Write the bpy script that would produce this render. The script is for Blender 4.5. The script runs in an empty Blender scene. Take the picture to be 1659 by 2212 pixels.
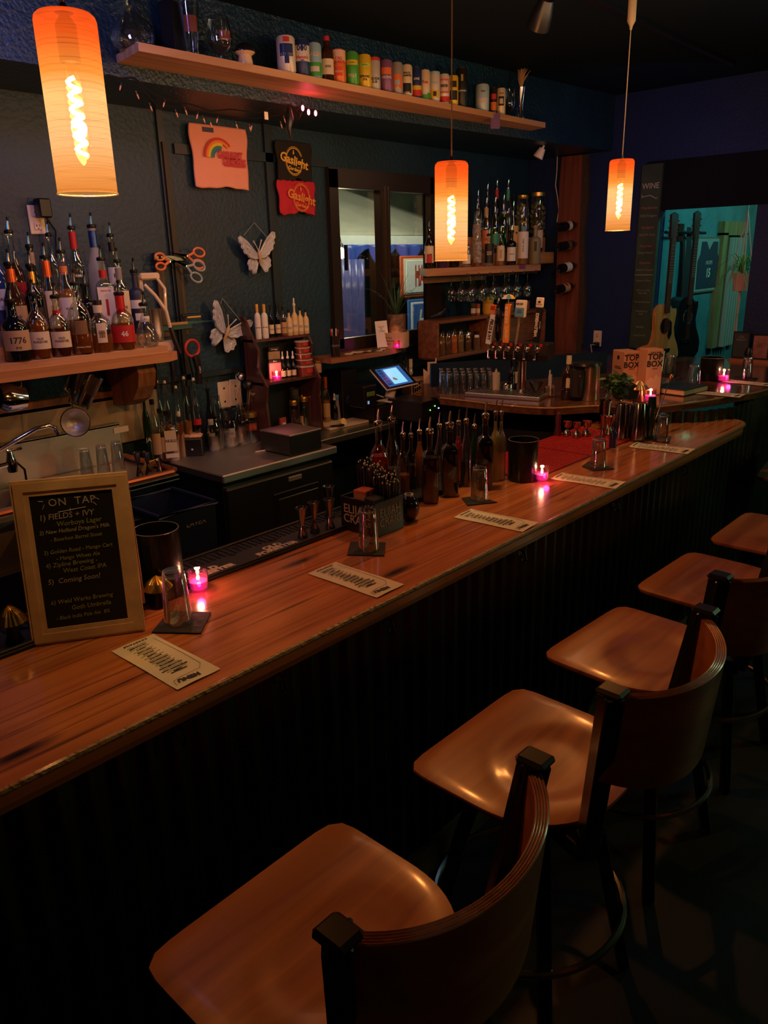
import bpy, bmesh, math, random
from math import sin, cos, pi, radians as R_
from mathutils import Vector, Matrix
random.seed(7)
SC = bpy.context.scene
COL = SC.collection
PW, PH = 1659, 2212
# ---------------------------------------------------------------- camera
F = 1667.8
YAW, PITCH, ROLL = 0.74084, -0.31723, 0.02505
CAMZ = 1.97
_f = Vector((cos(YAW)*cos(PITCH), sin(YAW)*cos(PITCH), sin(PITCH)))
_r0 = Vector((sin(YAW), -cos(YAW), 0)); _d0 = _f.cross(_r0)
_r = cos(ROLL)*_r0 + sin(ROLL)*_d0
_d = -sin(ROLL)*_r0 + cos(ROLL)*_d0
CP = Vector((0, 0, CAMZ))
cd = bpy.data.cameras.new('camera'); cam = bpy.data.objects.new('camera', cd); COL.objects.link(cam)
cd.sensor_fit = 'VERTICAL'; cd.sensor_height = 36; cd.lens = 36*F/PH; cd.clip_start = .02
cam.matrix_world = Matrix(((_r.x, -_d.x, -_f.x, 0), (_r.y, -_d.y, -_f.y, 0), (_r.z, -_d.z, -_f.z, CAMZ), (0, 0, 0, 1)))
SC.camera = cam
# ---------------------------------------------------------------- world, exposure
w = bpy.data.worlds.new('night'); SC.world = w; w.use_nodes = True
w.node_tree.nodes['Background'].inputs[0].default_value = (.10, .16, .30, 1)
w.node_tree.nodes['Background'].inputs[1].default_value = .012
SC.view_settings.view_transform = 'Standard'; SC.view_settings.look = 'None'
SC.view_settings.exposure = 0.0; SC.view_settings.gamma = 1; SC.view_settings.use_curve_mapping = False
def area(name, loc, tgt, sx, sy, power, col):
    l = bpy.data.lights.new(name, 'AREA'); l.shape = 'RECTANGLE'; l.size = sx; l.size_y = sy; l.energy = power; l.color = col
    o = bpy.data.objects.new(name, l); COL.objects.link(o); o.location = loc
    o.rotation_euler = (Vector(tgt)-Vector(loc)).to_track_quat('-Z', 'Y').to_euler(); return o
def point(name, loc, power, col, rad=.03):
    l = bpy.data.lights.new(name, 'POINT'); l.energy = power; l.color = col; l.shadow_soft_size = rad
    o = bpy.data.objects.new(name, l); COL.objects.link(o); o.location = loc; return o
# warm house lights of the seating room behind the camera; cool neon from the far right; teal lamps in the far nook
area('house_light', (1.0, -1.6, 2.9), (2.6, 2.6, 1.6), 1.6, .5, .8, (1, .55, .26))
area('far_house_light', (4.0, -1.9, 2.9), (4.4, 2.6, 1.9), 1.2, .5, .4, (1, .6, .32))
area('neon_light', (5.6, -1.3, 2.0), (2.6, 1.3, .7), .4, .7, 9, (.60, 1, .50))
area('nook_teal_light', (7.0, 1.2, 2.9), (7.0, 2.8, 2.1), .5, .3, 14, (.10, .85, .80))
area('nook_window_light', (8.4, 1.5, 2.6), (8.8, 2.7, 1.6), .4, .4, 4, (.65, .9, .55))
area('can_shelf_fill', (3.0, 1.7, 2.72), (3.6, 3.1, 2.92), 2.2, .15, 6, (1, .56, .28))  # added fill on the can shelf, replacing pendant light the shades hold back
area('neon_left', (.45, 3.0, 2.35), (1.6, 3.2, 1.6), .15, .6, .5, (.1, .4, 1))
area('high_blue_light', (4.9, 1.0, 2.9), (3.2, 2.4, .9), .6, .6, 1.3, (.35, .6, 1))  # unseen blue lamp near the ceiling, aimed down behind the bar
area('back_bar_fill', (2.6, 2.9, 2.66), (2.8, 3.7, .9), 1.6, .08, 5, (1, .55, .28))  # added fill lamp brightening the fridge top and back bar
area('tap_light', (4.9, 2.6, 2.65), (4.8, 3.2, 1.0), .8, .1, 1.6, (1, .52, .26))
area('lens_haze_left', (1.35, 2.6, 3.0), (1.7, 3.85, 1.9), .2, .2, 4.5, (.42, .36, 1))  # added lamp imitating the purple lens haze around the nearest pendant
area('lens_haze_right', (5.2, 2.2, 2.6), (6.15, 3.0, 2.1), .2, .3, 1.0, (.3, .3, 1))  # added violet lamp echoing the lens glow around the farthest pendant
# ---------------------------------------------------------------- picture -> place
def ray(px, py):
    return _r*(px-PW/2) + _d*(py-PH/2) + _f*F
def gz(px, py, z): d = ray(px, py); return CP + d*((z-CAMZ)/d.z)
def gy(px, py, y): d = ray(px, py); return CP + d*(y/d.y)
def gx(px, py, x): d = ray(px, py); return CP + d*(x/d.x)
def gd(px, py, D): return CP + ray(px, py)*(D/F)
# ---------------------------------------------------------------- materials
_mc = {}
def M(key, col=(.5, .5, .5), rough=.5, metal=0., emit=0., ecol=None, coat=0., spec=.5, alpha=1., bump=0., bscale=60., var=0., vscale=8., stretch=None):
    if key in _mc: return _mc[key]
    m = bpy.data.materials.new(key); m.use_nodes = True; nt = m.node_tree; b = nt.nodes['Principled BSDF']
    b.inputs['Base Color'].default_value = (*col, 1); b.inputs['Roughness'].default_value = rough
    b.inputs['Metallic'].default_value = metal; b.inputs['Coat Weight'].default_value = coat; b.inputs['Coat Roughness'].default_value = .08
    b.inputs['Specular IOR Level'].default_value = spec; b.inputs['Alpha'].default_value = alpha
    if emit: b.inputs['Emission Color'].default_value = (*(ecol or col), 1); b.inputs['Emission Strength'].default_value = emit
    if bump or var:
        tc = nt.nodes.new('ShaderNodeTexCoord'); mp = nt.nodes.new('ShaderNodeMapping'); nt.links.new(tc.outputs['Object'], mp.inputs[0])
        if stretch: mp.inputs['Scale'].default_value = stretch
    if bump:
        n = nt.nodes.new('ShaderNodeTexNoise'); n.inputs['Scale'].default_value = bscale; n.inputs['Detail'].default_value = 4
        nt.links.new(mp.outputs[0], n.inputs['Vector']); bp = nt.nodes.new('ShaderNodeBump'); bp.inputs['Strength'].default_value = bump; bp.inputs['Distance'].default_value = .01
        nt.links.new(n.outputs[0], bp.inputs['Height']); nt.links.new(bp.outputs[0], b.inputs['Normal'])
    if var:
        n = nt.nodes.new('ShaderNodeTexNoise'); n.inputs['Scale'].default_value = vscale; n.inputs['Detail'].default_value = 5
        nt.links.new(mp.outputs[0], n.inputs['Vector']); cr = nt.nodes.new('ShaderNodeValToRGB')
        cr.color_ramp.elements[0].position = .3; cr.color_ramp.elements[1].position = .7
        cr.color_ramp.elements[0].color = (*[c*(1-var) for c in col], 1); cr.color_ramp.elements[1].color = (*[min(1, c*(1+var)) for c in col], 1)
        nt.links.new(n.outputs[0], cr.inputs[0]); nt.links.new(cr.outputs[0], b.inputs['Base Color'])
    _mc[key] = m; return m
def glass(key, col=(.9, .93, .92), refl=.12, rough=.04):
    if key in _mc: return _mc[key]
    m = bpy.data.materials.new(key); m.use_nodes = True; nt = m.node_tree; nt.nodes.clear()
    o = nt.nodes.new('ShaderNodeOutputMaterial'); mx = nt.nodes.new('ShaderNodeMixShader'); t = nt.nodes.new('ShaderNodeBsdfTransparent'); g = nt.nodes.new('ShaderNodeBsdfGlossy')
    lw = nt.nodes.new('ShaderNodeLayerWeight'); lw.inputs['Blend'].default_value = .35
    ma = nt.nodes.new('ShaderNodeMath'); ma.operation = 'MULTIPLY_ADD'; ma.inputs[1].default_value = .75; ma.inputs[2].default_value = refl
    nt.links.new(lw.outputs['Facing'], ma.inputs[0]); ma.use_clamp = True
    t.inputs[0].default_value = (*col, 1); g.inputs['Roughness'].default_value = rough; g.inputs[0].default_value = (.95, .97, 1, 1)
    nt.links.new(ma.outputs[0], mx.inputs[0]); nt.links.new(t.outputs[0], mx.inputs[1]); nt.links.new(g.outputs[0], mx.inputs[2]); nt.links.new(mx.outputs[0], o.inputs[0])
    _mc[key] = m; return m
def wood(key, c1=None, c2=None, rough=.4, scale=1., coat=0., knots=False, axis='X', dark=(.03, .012, .006)):
    """wood: stretched grain along the given object axis, growth rings, optional knots"""
    if key in _mc: return _mc[key]
    m = bpy.data.materials.new(key); m.use_nodes = True; nt = m.node_tree; b = nt.nodes['Principled BSDF']; L = nt.links.new; N = nt.nodes.new
    b.inputs['Roughness'].default_value = rough; b.inputs['Coat Weight'].default_value = coat; b.inputs['Coat Roughness'].default_value = .12
    tc = N('ShaderNodeTexCoord'); mp = N('ShaderNodeMapping'); L(tc.outputs['Object'], mp.inputs[0])
    s = {'X': (1.2, 22, 22), 'Y': (22, 1.2, 22), 'Z': (22, 22, 1.2)}[axis]; mp.inputs['Scale'].default_value = [v*scale for v in s]
    oi = N('ShaderNodeObjectInfo'); mu = N('ShaderNodeMath'); mu.operation = 'MULTIPLY'; mu.inputs[1].default_value = 37; L(oi.outputs['Random'], mu.inputs[0])
    cb = N('ShaderNodeCombineXYZ'); L(mu.outputs[0], cb.inputs[0]); L(mu.outputs[0], cb.inputs[1]); L(cb.outputs[0], mp.inputs['Location'])
    n1 = N('ShaderNodeTexNoise'); n1.inputs['Scale'].default_value = 1.1; n1.inputs['Detail'].default_value = 7; n1.inputs['Distortion'].default_value = .6; L(mp.outputs[0], n1.inputs['Vector'])
    mp2 = N('ShaderNodeMapping'); mp2.inputs['Scale'].default_value = [v*scale*.22 for v in s]; L(tc.outputs['Object'], mp2.inputs[0]); L(cb.outputs[0], mp2.inputs['Location'])
    n2 = N('ShaderNodeTexNoise'); n2.inputs['Scale'].default_value = 1.; n2.inputs['Detail'].default_value = 3; n2.inputs['Distortion'].default_value = 1.; L(mp2.outputs[0], n2.inputs['Vector'])
    r1 = N('ShaderNodeValToRGB'); e = r1.color_ramp.elements; e[0].position = .30; e[1].position = .62; e[0].color = (*c1, 1); e[1].color = (*c2, 1); L(n1.outputs[0], r1.inputs[0])
    # ring lines
    sn = N('ShaderNodeMath'); sn.operation = 'MULTIPLY'; sn.inputs[1].default_value = 42; L(n2.outputs[0], sn.inputs[0])
    s2 = N('ShaderNodeMath'); s2.operation = 'SINE'; L(sn.outputs[0], s2.inputs[0])
    r2 = N('ShaderNodeValToRGB'); e = r2.color_ramp.elements; e[0].position = .2; e[1].position = .85; e[0].color = (1, 1, 1, 1); e[1].color = (.80, .74, .70, 1); L(s2.outputs[0], r2.inputs[0])
    mx = N('ShaderNodeMix'); mx.data_type = 'RGBA'; mx.blend_type = 'MULTIPLY'; mx.inputs[0].default_value = .8; L(r1.outputs[0], mx.inputs[6]); L(r2.outputs[0], mx.inputs[7])
    out = mx.outputs[2]
    if knots:
        mp3 = N('ShaderNodeMapping'); mp3.inputs['Scale'].default_value = {'X': (2.3, 9, 1), 'Y': (9, 2.3, 1), 'Z': (9, 1, 2.3)}[axis]; L(tc.outputs['Object'], mp3.inputs[0]); L(cb.outputs[0], mp3.inputs['Location'])
        v = N('ShaderNodeTexVoronoi'); v.inputs['Scale'].default_value = 1.; v.inputs['Randomness'].default_value = 1; L(mp3.outputs[0], v.inputs['Vector'])
        r3 = N('ShaderNodeValToRGB'); e = r3.color_ramp.elements; e[0].position = .07; e[1].position = .24; e[0].color = (1, 1, 1, 1); e[1].color = (0, 0, 0, 1); L(v.outputs['Distance'], r3.inputs[0])
        m2 = N('ShaderNodeMix'); m2.data_type = 'RGBA'; L(r3.outputs[0], m2.inputs[0]); L(out, m2.inputs[6]); m2.inputs[7].default_value = (*dark, 1); out = m2.outputs[2]
        n4 = N('ShaderNodeTexNoise'); n4.inputs['Scale'].default_value = .9; n4.inputs['Detail'].default_value = 2; mp4 = N('ShaderNodeMapping'); mp4.inputs['Scale'].default_value = {'X': (1.1, 40, 1), 'Y': (40, 1.1, 1), 'Z': (40, 1, 1.1)}[axis]
        L(tc.outputs['Object'], mp4.inputs[0]); L(cb.outputs[0], mp4.inputs['Location']); L(mp4.outputs[0], n4.inputs['Vector'])
        r4 = N('ShaderNodeValToRGB'); e = r4.color_ramp.elements; e[0].position = .60; e[1].position = .72; e[0].color = (0, 0, 0, 1); e[1].color = (.8, .8, .8, 1); L(n4.outputs[0], r4.inputs[0])
        m3 = N('ShaderNodeMix'); m3.data_type = 'RGBA'; L(r4.outputs[0], m3.inputs[0]); L(out, m3.inputs[6]); m3.inputs[7].default_value = (*dark, 1); out = m3.outputs[2]
    L(out, b.inputs['Base Color'])
    bp = N('ShaderNodeBump'); bp.inputs['Strength'].default_value = .12; bp.inputs['Distance'].default_value = .004; L(n1.outputs[0], bp.inputs['Height']); L(bp.outputs[0], b.inputs['Normal'])
    _mc[key] = m; return m
# palette
BLK = M('black_paint', (.008, .008, .010), .35); BLKR = M('black_rubber', (.010, .010, .013), .6); CHR = M('chrome', (.75, .75, .75), .12, 1.)
STL = M('brushed_steel', (.55, .52, .48), .42, 1., bump=.15, bscale=30, stretch=(1, 30, 30)); WHT = M('white_plastic', (.75, .70, .62), .4)
PAP = M('menu_paper', (.80, .72, .50), .7); INK = M('ink', (.02, .02, .02), .6); CREAM = M('cream_label', (.72, .62, .44), .6); WLAB = M('white_label', (.78, .76, .72), .55)
GOLD = M('gold', (.75, .48, .12), .3, .9); CLR = glass('clear_glass'); CLRT = glass('thin_glass', (.96, .97, .97), .05, .03); RED = M('red_print', (.6, .03, .02), .5); CORK = M('cork', (.45, .27, .12), .8)
COPPER = M('copper_edge', (.75, .28, .13), .3, .9)
# ---------------------------------------------------------------- meshes
class MB:
    def __init__(s): s.v = []; s.f = []
    def add(s, V, Fc, mt=None):
        n = len(s.v); s.v += [tuple((mt @ Vector(p)) if mt else p) for p in V]; s.f += [tuple(i+n for i in f) for f in Fc]; return s
    def box(s, c, d, rz=0., mt=None, bv=0.):
        x, y, z = d[0]/2, d[1]/2, d[2]/2
        m = Matrix.Translation(c) @ Matrix.Rotation(rz, 4, 'Z')
        if mt: m = m @ mt
        if bv:
            b = min(bv, x*.9, y*.9, z*.9); V = []; ix = {}
            for sx in (-1, 1):
                for sy in (-1, 1):
                    for sz in (-1, 1):
                        for k in range(3):
                            p = [sx*x, sy*y, sz*z]
                            for j in range(3):
                                if j != k: p[j] -= (sx, sy, sz)[j]*b
                            ix[(sx, sy, sz, k)] = len(V); V.append(p)
            Fc = []
            for k in range(3):
                for sg in (-1, 1):
                    a, c2 = [j for j in range(3) if j != k]; q = []
                    for u, v2 in ((-1, -1), (1, -1), (1, 1), (-1, 1)):
                        t = [0, 0, 0]; t[k] = sg; t[a] = u; t[c2] = v2; q.append(ix[(*t, k)])
                    Fc.append(q if (sg > 0) ^ (k == 1) else q[::-1])
            for k in range(3):
                a, c2 = [j for j in range(3) if j != k]
                for u in (-1, 1):
                    for v2 in (-1, 1):
                        lo = [0, 0, 0]; hi = [0, 0, 0]; lo[k] = -1; hi[k] = 1
                        for t in (lo, hi): t[a] = u; t[c2] = v2
                        Fc.append([ix[(*lo, a)], ix[(*lo, c2)], ix[(*hi, c2)], ix[(*hi, a)]])
            for sx in (-1, 1):
                for sy in (-1, 1):
                    for sz in (-1, 1): Fc.append([ix[(sx, sy, sz, 0)], ix[(sx, sy, sz, 1)], ix[(sx, sy, sz, 2)]])
            return s.add(V, Fc, m)
        return s.add([(-x, -y, -z), (x, -y, -z), (x, y, -z), (-x, y, -z), (-x, -y, z), (x, -y, z), (x, y, z), (-x, y, z)],
                     [(0, 3, 2, 1), (4, 5, 6, 7), (0, 1, 5, 4), (1, 2, 6, 5), (2, 3, 7, 6), (3, 0, 4, 7)], m)
    def lathe(s, prof, n=20, mt=None, sq=0.):
        """prof: (r,z) list; sq>0 squares the section"""
        V = []; Fc = []; rows = []
        for r, z in prof:
            if r < 1e-6: rows.append([len(V)]); V.append((0, 0, z)); continue
            row = []
            for i in range(n):
                a = 2*pi*(i+.5)/n; k = 1.
                if sq: k = 1/((abs(cos(a))**(2+sq*6)+abs(sin(a))**(2+sq*6))**(1/(2+sq*6)))
                row.append(len(V)); V.append((r*k*cos(a), r*k*sin(a), z))
            rows.append(row)
        for a, b in zip(rows, rows[1:]):
            if len(a) == 1 and len(b) == 1: continue
            for i in range(n):
                j = (i+1) % n
                if len(a) == 1: Fc.append((a[0], b[j], b[i]))
                elif len(b) == 1: Fc.append((a[i], a[j], b[0]))
                else: Fc.append((a[i], a[j], b[j], b[i]))
        return s.add(V, Fc, mt)
    def tube(s, pts, r, n=8, cap=True, closed=False):
        pts = [Vector(p) for p in pts]; V = []; Fc = []; k = len(pts)
        up = Vector((0, 0, 1)); pr = None
        for i, p in enumerate(pts):
            if closed: t = pts[(i+1) % k]-pts[i-1]
            else: t = pts[min(i+1, k-1)]-pts[max(i-1, 0)]
            t.normalize()
            if pr is None: a = t.cross(up if abs(t.z) < .9 else Vector((1, 0, 0)))
            else: a = pr - t*pr.dot(t)
            a.normalize(); pr = a; b = t.cross(a); rr = r[i] if isinstance(r, (list, tuple)) else r
            for j in range(n):
                q = 2*pi*j/n; V.append(p+a*cos(q)*rr+b*sin(q)*rr)
        for i in range(k if closed else k-1):
            i2 = (i+1) % k
            for j in range(n): j2 = (j+1) % n; Fc.append((i*n+j, i2*n+j, i2*n+j2, i*n+j2))
        if cap and not closed: Fc += [tuple(range(n)), tuple(reversed(range((k-1)*n, k*n)))]
        return s.add(V, Fc)
    def prism(s, poly, t, mt=None):
        """poly in XY, extruded from z=0 to z=t"""
        n = len(poly); V = [(x, y, 0) for x, y in poly]+[(x, y, t) for x, y in poly]
        return s.add(V, [tuple(reversed(range(n))), tuple(range(n, 2*n))]+[(i, (i+1) % n, n+(i+1) % n, n+i) for i in range(n)], mt)
    def grid(s, fn, nu, nv):
        n = len(s.v); s.v += [tuple(fn(i/nu, j/nv)) for j in range(nv+1) for i in range(nu+1)]
        s.f += [(n+j*(nu+1)+i, n+j*(nu+1)+i+1, n+(j+1)*(nu+1)+i+1, n+(j+1)*(nu+1)+i) for j in range(nv) for i in range(nu)]; return s
    def mesh(s, name, mat, smooth=True, ang=38):
        me = bpy.data.meshes.new(name); me.from_pydata([tuple(v) for v in s.v], [], s.f); me.materials.append(mat)
        if smooth:
            me.polygons.foreach_set('use_smooth', [True]*len(me.polygons)); me.set_sharp_from_angle(angle=R_(ang))
        me.update(); return me
    def obj(s, name, mat, parent=None, loc=(0, 0, 0), rz=0., smooth=True, **kw):
        return put(name, s.mesh(name, mat, smooth), parent, loc, rz, **kw)
def put(name, me, parent=None, loc=(0, 0, 0), rz=0., label=None, cat=None, group=None, kind=None, rot=None):
    o = bpy.data.objects.new(name, me); COL.objects.link(o); o.location = loc; o.rotation_euler = rot if rot else (0, 0, rz)
    if parent: o.parent = parent
    return tag(o, label, cat, group, kind)
def tag(o, label=None, cat=None, group=None, kind=None):
    if label: o['label'] = label
    if cat: o['category'] = cat
    if group: o['group'] = group
    if kind: o['kind'] = kind
    return o
def thing(name, label, cat, loc=(0, 0, 0), rz=0., group=None, rot=None):
    return put(name, None, None, loc, rz, label, cat, group, rot=rot)
def copy_tree(o, parent=None):
    c = o.copy(); COL.objects.link(c)
    if parent: c.parent = parent
    for ch in list(o.children): copy_tree(ch, c)
    return c
def struct(name, mb, mat, smooth=False): return mb.obj(name, mat, smooth=smooth, kind='structure')
_tc = {}
def textmesh(body, size, mat, ex=.0004, bold=0., align='CENTER', shear=0., sp=1., line=1.):
    cu = bpy.data.curves.new('lettering', 'FONT'); cu.body = body; cu.size = size; cu.align_x = align; cu.align_y = 'CENTER'
    cu.extrude = ex; cu.offset = bold; cu.shear = shear; cu.space_character = sp; cu.space_line = line; cu.resolution_u = 2
    o = bpy.data.objects.new('lettering', cu); COL.objects.link(o)
    dg = bpy.context.evaluated_depsgraph_get(); dg.update()
    me = bpy.data.meshes.new_from_object(o.evaluated_get(dg)); bpy.data.objects.remove(o); bpy.data.curves.remove(cu)
    me.materials.clear(); me.materials.append(mat); return me
def text(body, size, mat, parent, loc=(0, 0, 0), rot=(pi/2, 0, 0), name='lettering', sx=1., fit=None, **k):
    o = put(name, textmesh(body, size, mat, **k), parent, loc, rot=rot)
    if fit: sx = fit/max(1e-6, max(v.co.x for v in o.data.vertices)-min(v.co.x for v in o.data.vertices))
    o.scale = (sx, 1, 1); return o
def wraptext(body, size, mat, parent, r, z, ang=-pi/2, sx=1., vert=False, **k):
    """lettering printed round a can or a bottle"""
    me = textmesh(body, size, mat, ex=0, **k)
    for v in me.vertices:
        x, y = v.co.x*sx, v.co.y
        if vert: x, y = -y, x
        a = ang+x/r; v.co = Vector(((r+.0009)*cos(a), (r+.0009)*sin(a), z+y))
    return put('lettering', me, parent)
def band(r, z0, z1, a0, a1, n=10, off=.0005, rows=1):
    """label patch round a cylinder, front is -Y"""
    return MB().grid(lambda u, v: ((r+off)*cos(a0+(a1-a0)*u), (r+off)*sin(a0+(a1-a0)*u), z0+(z1-z0)*v), n, rows)
def stroke(pts, r, mat, parent, name='chalk_line', loc=(0, 0, 0), rot=None, n=4):
    return put(name, MB().tube(pts, r, n).mesh(name, mat), parent, loc, rot=rot)
# ================================================================= SETTING
WY, EX, CZ, BZ, FY = 3.85, 6.15, 3.12, 1.07, 1.323
TEAL = M('teal_wall_paint', (.007, .034, .066), .5, bump=.35, bscale=45, var=.25, vscale=2.5)
TEALG = M('teal_gloss_wall_paint', (.007, .030, .056), .35, bump=.8, bscale=60, var=.25, vscale=3)
TRIMM = M('dark_trim_paint', (.012, .022, .032), .4)
NAVY = M('navy_wall_paint', (.010, .028, .10), .55, bump=.3, bscale=50, spec=.25)
def wallbox(name, x0, x1, y0, y1, z0, z1, mat, parent=None):
    b = MB().box(((x0+x1)/2, (y0+y1)/2, (z0+z1)/2), (x1-x0, y1-y0, z1-z0))
    return b.obj(name, mat, parent, smooth=False, **({} if parent else dict(kind='structure')))
wallbox('floor', -2.5, 10, -3, 3.97, -.1, 0, M('dark_floor', (.018, .018, .016), .55, var=.4, vscale=3, bump=.3, bscale=12))
wallbox('ceiling', -2.5, 10, -3, 4, CZ, CZ+.1, M('dark_ceiling_paint', (.006, .014, .026), .8, bump=.2, bscale=20, spec=.1))
W0, W1, WZ0, WZ1 = 3.78, 4.86, 1.39, 2.52
wb = MB()
for x0, x1, z0, z1 in ((-2.5, W0, 0, CZ), (W1, EX, 0, CZ), (W0, W1, 0, WZ0), (W0, W1, WZ1, CZ)):
    wb.box(((x0+x1)/2, WY+.06, (z0+z1)/2), (x1-x0, .12, z1-z0))
struct('wall_back', wb, TEAL)
OY0, OY1, OZ = gx(1618, 600, EX).y, gx(1419, 600, EX).y, gx(1540, 447, EX).z        # opening in the end wall
wr = MB()
for y0, y1, z0, z1 in ((OY1, 3.97, 0, CZ), (OY0, OY1, OZ, CZ), (-3, OY0, 0, CZ)):
    wr.box((EX+.03, (y0+y1)/2, (z0+z1)/2), (.06, y1-y0, z1-z0))
struct('wall_right', wr, NAVY)
wallbox('wall_left', -2.6, -2.5, -3, 4, 0, CZ, TEAL)
wallbox('wall_front', -2.6, 10, -3.1, -3, 0, CZ, M('warm_wall_paint', (.08, .05, .03), .7))
NOOK = M('nook_teal_paint', (.06, .22, .24), .6, bump=.5, bscale=25, var=.2, vscale=4)
NY = OY1+.11
wallbox('wall_nook_back', EX+.06, 9.6, NY, NY+.1, 0, CZ, NOOK)
wallbox('wall_nook_right', 9.6, 9.7, -3, NY+.1, 0, CZ, NAVY)
# skewed soffit above the back bar
sf = MB().prism([(-2.5, 3.32), (3.25, 3.31), (EX, 3.10), (EX, WY), (-2.5, WY)], CZ-2.73, Matrix.Translation((0, 0, 2.73)))
struct('trim_1', sf, TEALG)
# dark header board above the opening
hz = gx(1540, 336, EX).z; hy = gx(1397, 400, EX).y; hb = MB().box((EX-.01, (hy-1.3)/2, (hz+OZ)/2), (.02, hy+1.3, hz-OZ)); struct('trim_2', hb, M('charred_header_board', (.008, .010, .012), .7, bump=.4, bscale=18, spec=.08))
# battens on the back wall
def batten(name, x0, x1, z0, z1, t=.018, mat=TRIMM): wallbox(name, x0, x1, WY-t, WY, z0, z1, mat)
p = gy(345, 300, WY); batten('trim_3', p.x-.018, p.x+.018, 1.0, 2.73)
a = gy(372, 310, WY); b = gy(700, 362, WY); batten('trim_4', a.x, b.x, a.z-.05, a.z)
p = gy(582, 400, WY); batten('trim_5', p.x-.03, p.x+.03, 1.42, 2.73)
p = gy(427, 804, WY); batten('baseboard_back', 2.0, W0+.1, p.z-.03, p.z, .03)
p = gy(395, 640, WY); batten('trim_6', p.x-.05, p.x-.02, 1.3, a.z, .03, M('brown_black_batten', (.02, .014, .01), .5))
# baseboard along the bar, floor side
# ---------------------------------------------------------------- window
WF = M('window_frame_brown', (.022, .015, .011), .35)
win = put('window_1', MB().box(((W0+W1)/2, WY-.012, WZ1-.05), (W1-W0+.1, .05, .12)).box(((W0+W1)/2, WY-.012, WZ0+.02), (W1-W0+.1, .05, .09))
    .box((W0-.01, WY-.012, (WZ0+WZ1)/2), (.08, .05, WZ1-WZ0)).box((W1-.03, WY-.012, (WZ0+WZ1)/2), (.14, .05, WZ1-WZ0)).mesh('window_1', WF, False), kind='structure')
mx_ = gy(828, 560, WY).x
MB().box((mx_, WY+.0, (WZ0+WZ1)/2), (.10, .06, WZ1-WZ0-.14)).obj('mullion', WF, win, smooth=False)
MB().box((mx_-.012, WY-.035, (WZ0+WZ1)/2), (.012, .012, WZ1-WZ0-.16)).box((mx_+.022, WY-.035, (WZ0+WZ1)/2), (.012, .012, WZ1-WZ0-.16)).obj('track_rail', M('aluminium_track', (.18, .15, .12), .3, .8), win, smooth=False)
MB().box((W0+.075, WY-.04, 1.98), (.015, .02, .16)).obj('latch', BLK, win, smooth=False)
MB().box(((W0+W1)/2, WY-.05, WZ0-.035), (W1-W0+.16, .09, .02)).obj('window_sill', TRIMM, win, smooth=False)
for x0, x1 in ((W0+.02, mx_-.04), (mx_+.04, W1-.09)):
    MB().box(((x0+x1)/2, WY+.03, (WZ0+WZ1)/2), (x1-x0, .004, WZ1-WZ0-.1)).obj('pane', glass('window_pane', (.86, .88, .84), .03, .02), win, smooth=False)
# outside: tent over a patio, tarp, signs, a bulb
def outpx(px, py, D): return gd(px, py, D)
tn = thing('patio_tent', 'tan canvas tent with a white valance seen through the window', 'tent', (0, 0, 0))
A, B_, C_, D_ = gy(700, 400, 8.0), gy(1000, 498, 8.0), gy(1000, 508, 6.6), gy(700, 508, 6.6)
MB().add([A, B_, C_, D_]+[v+Vector((0, .02, .03)) for v in (A, B_, C_, D_)], [(0, 3, 2, 1), (4, 5, 6, 7), (0, 1, 5, 4), (1, 2, 6, 5), (2, 3, 7, 6), (3, 0, 4, 7)]).obj('canopy', M('tan_canvas', (.42, .38, .28), .8, var=.2, vscale=2), tn, smooth=False)
a, b = gy(700, 508, 6.55), gy(1000, 528, 6.55)
MB().box(((a.x+b.x)/2, 6.55, (a.z+b.z)/2), (b.x-a.x, .03, abs(a.z-b.z))).obj('valance', M('white_canvas', (.8, .78, .7), .8), tn, smooth=False)
for v in (A, B_, C_, D_): MB().box((v.x, v.y, v.z/2-.025), (.05, .05, v.z+.05)).obj('pole', WHT, tn, smooth=False)
def scallop(u, v):
    x = gy(700, 520, 6.5).x*(1-u)+gy(1010, 520, 6.5).x*u
    zt = gy(850, 528, 6.5).z; dip = abs(sin(u*pi*5.2+.6))**1.5; zb = gy(850, 574, 6.5).z+.28*(dip-.3)
    return (x, 6.5+.03*sin(u*70), zt*(1-v)+zb*v)
o = MB().grid(scallop, 120, 6).obj('tarp_banner', M('blue_tarp', (.05, .09, .42), .35, bump=.6, bscale=5)); o.modifiers.new('thick', 'SOLIDIFY').thickness = .006; o.name = 'tarp_banner'; o.parent = tn; o.name = 'scalloped_banner'
a = gy(765, 720, 6.45); zt = gy(765, 560, 6.45).z
o = MB().grid(lambda u, v: (a.x-.28+.42*u, 6.40+.03*sin(u*25+3*v), zt*(1-v)-.05*v), 24, 6).obj('tarp_curtain', M('purple_tarp', (.10, .10, .30), .3, bump=.7, bscale=6)); o.modifiers.new('thick', 'SOLIDIFY').thickness = .006; tag(o, 'bluish plastic curtain hanging down beside the patio', 'curtain')
o = MB().box((8, 9.2, 1.6), (8, .1, 4.6)).obj('patio_fence', M('grey_green_boards', (.14, .16, .09), .8, var=.6, vscale=1.5), smooth=False); tag(o, 'grey green fence at the back of the patio', 'fence')
wallbox('floor_outside', 0, 14, 3.97, 11, -.15, -.05, M('patio_concrete', (.25, .24, .16), .8, var=.3, vscale=2))
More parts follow.
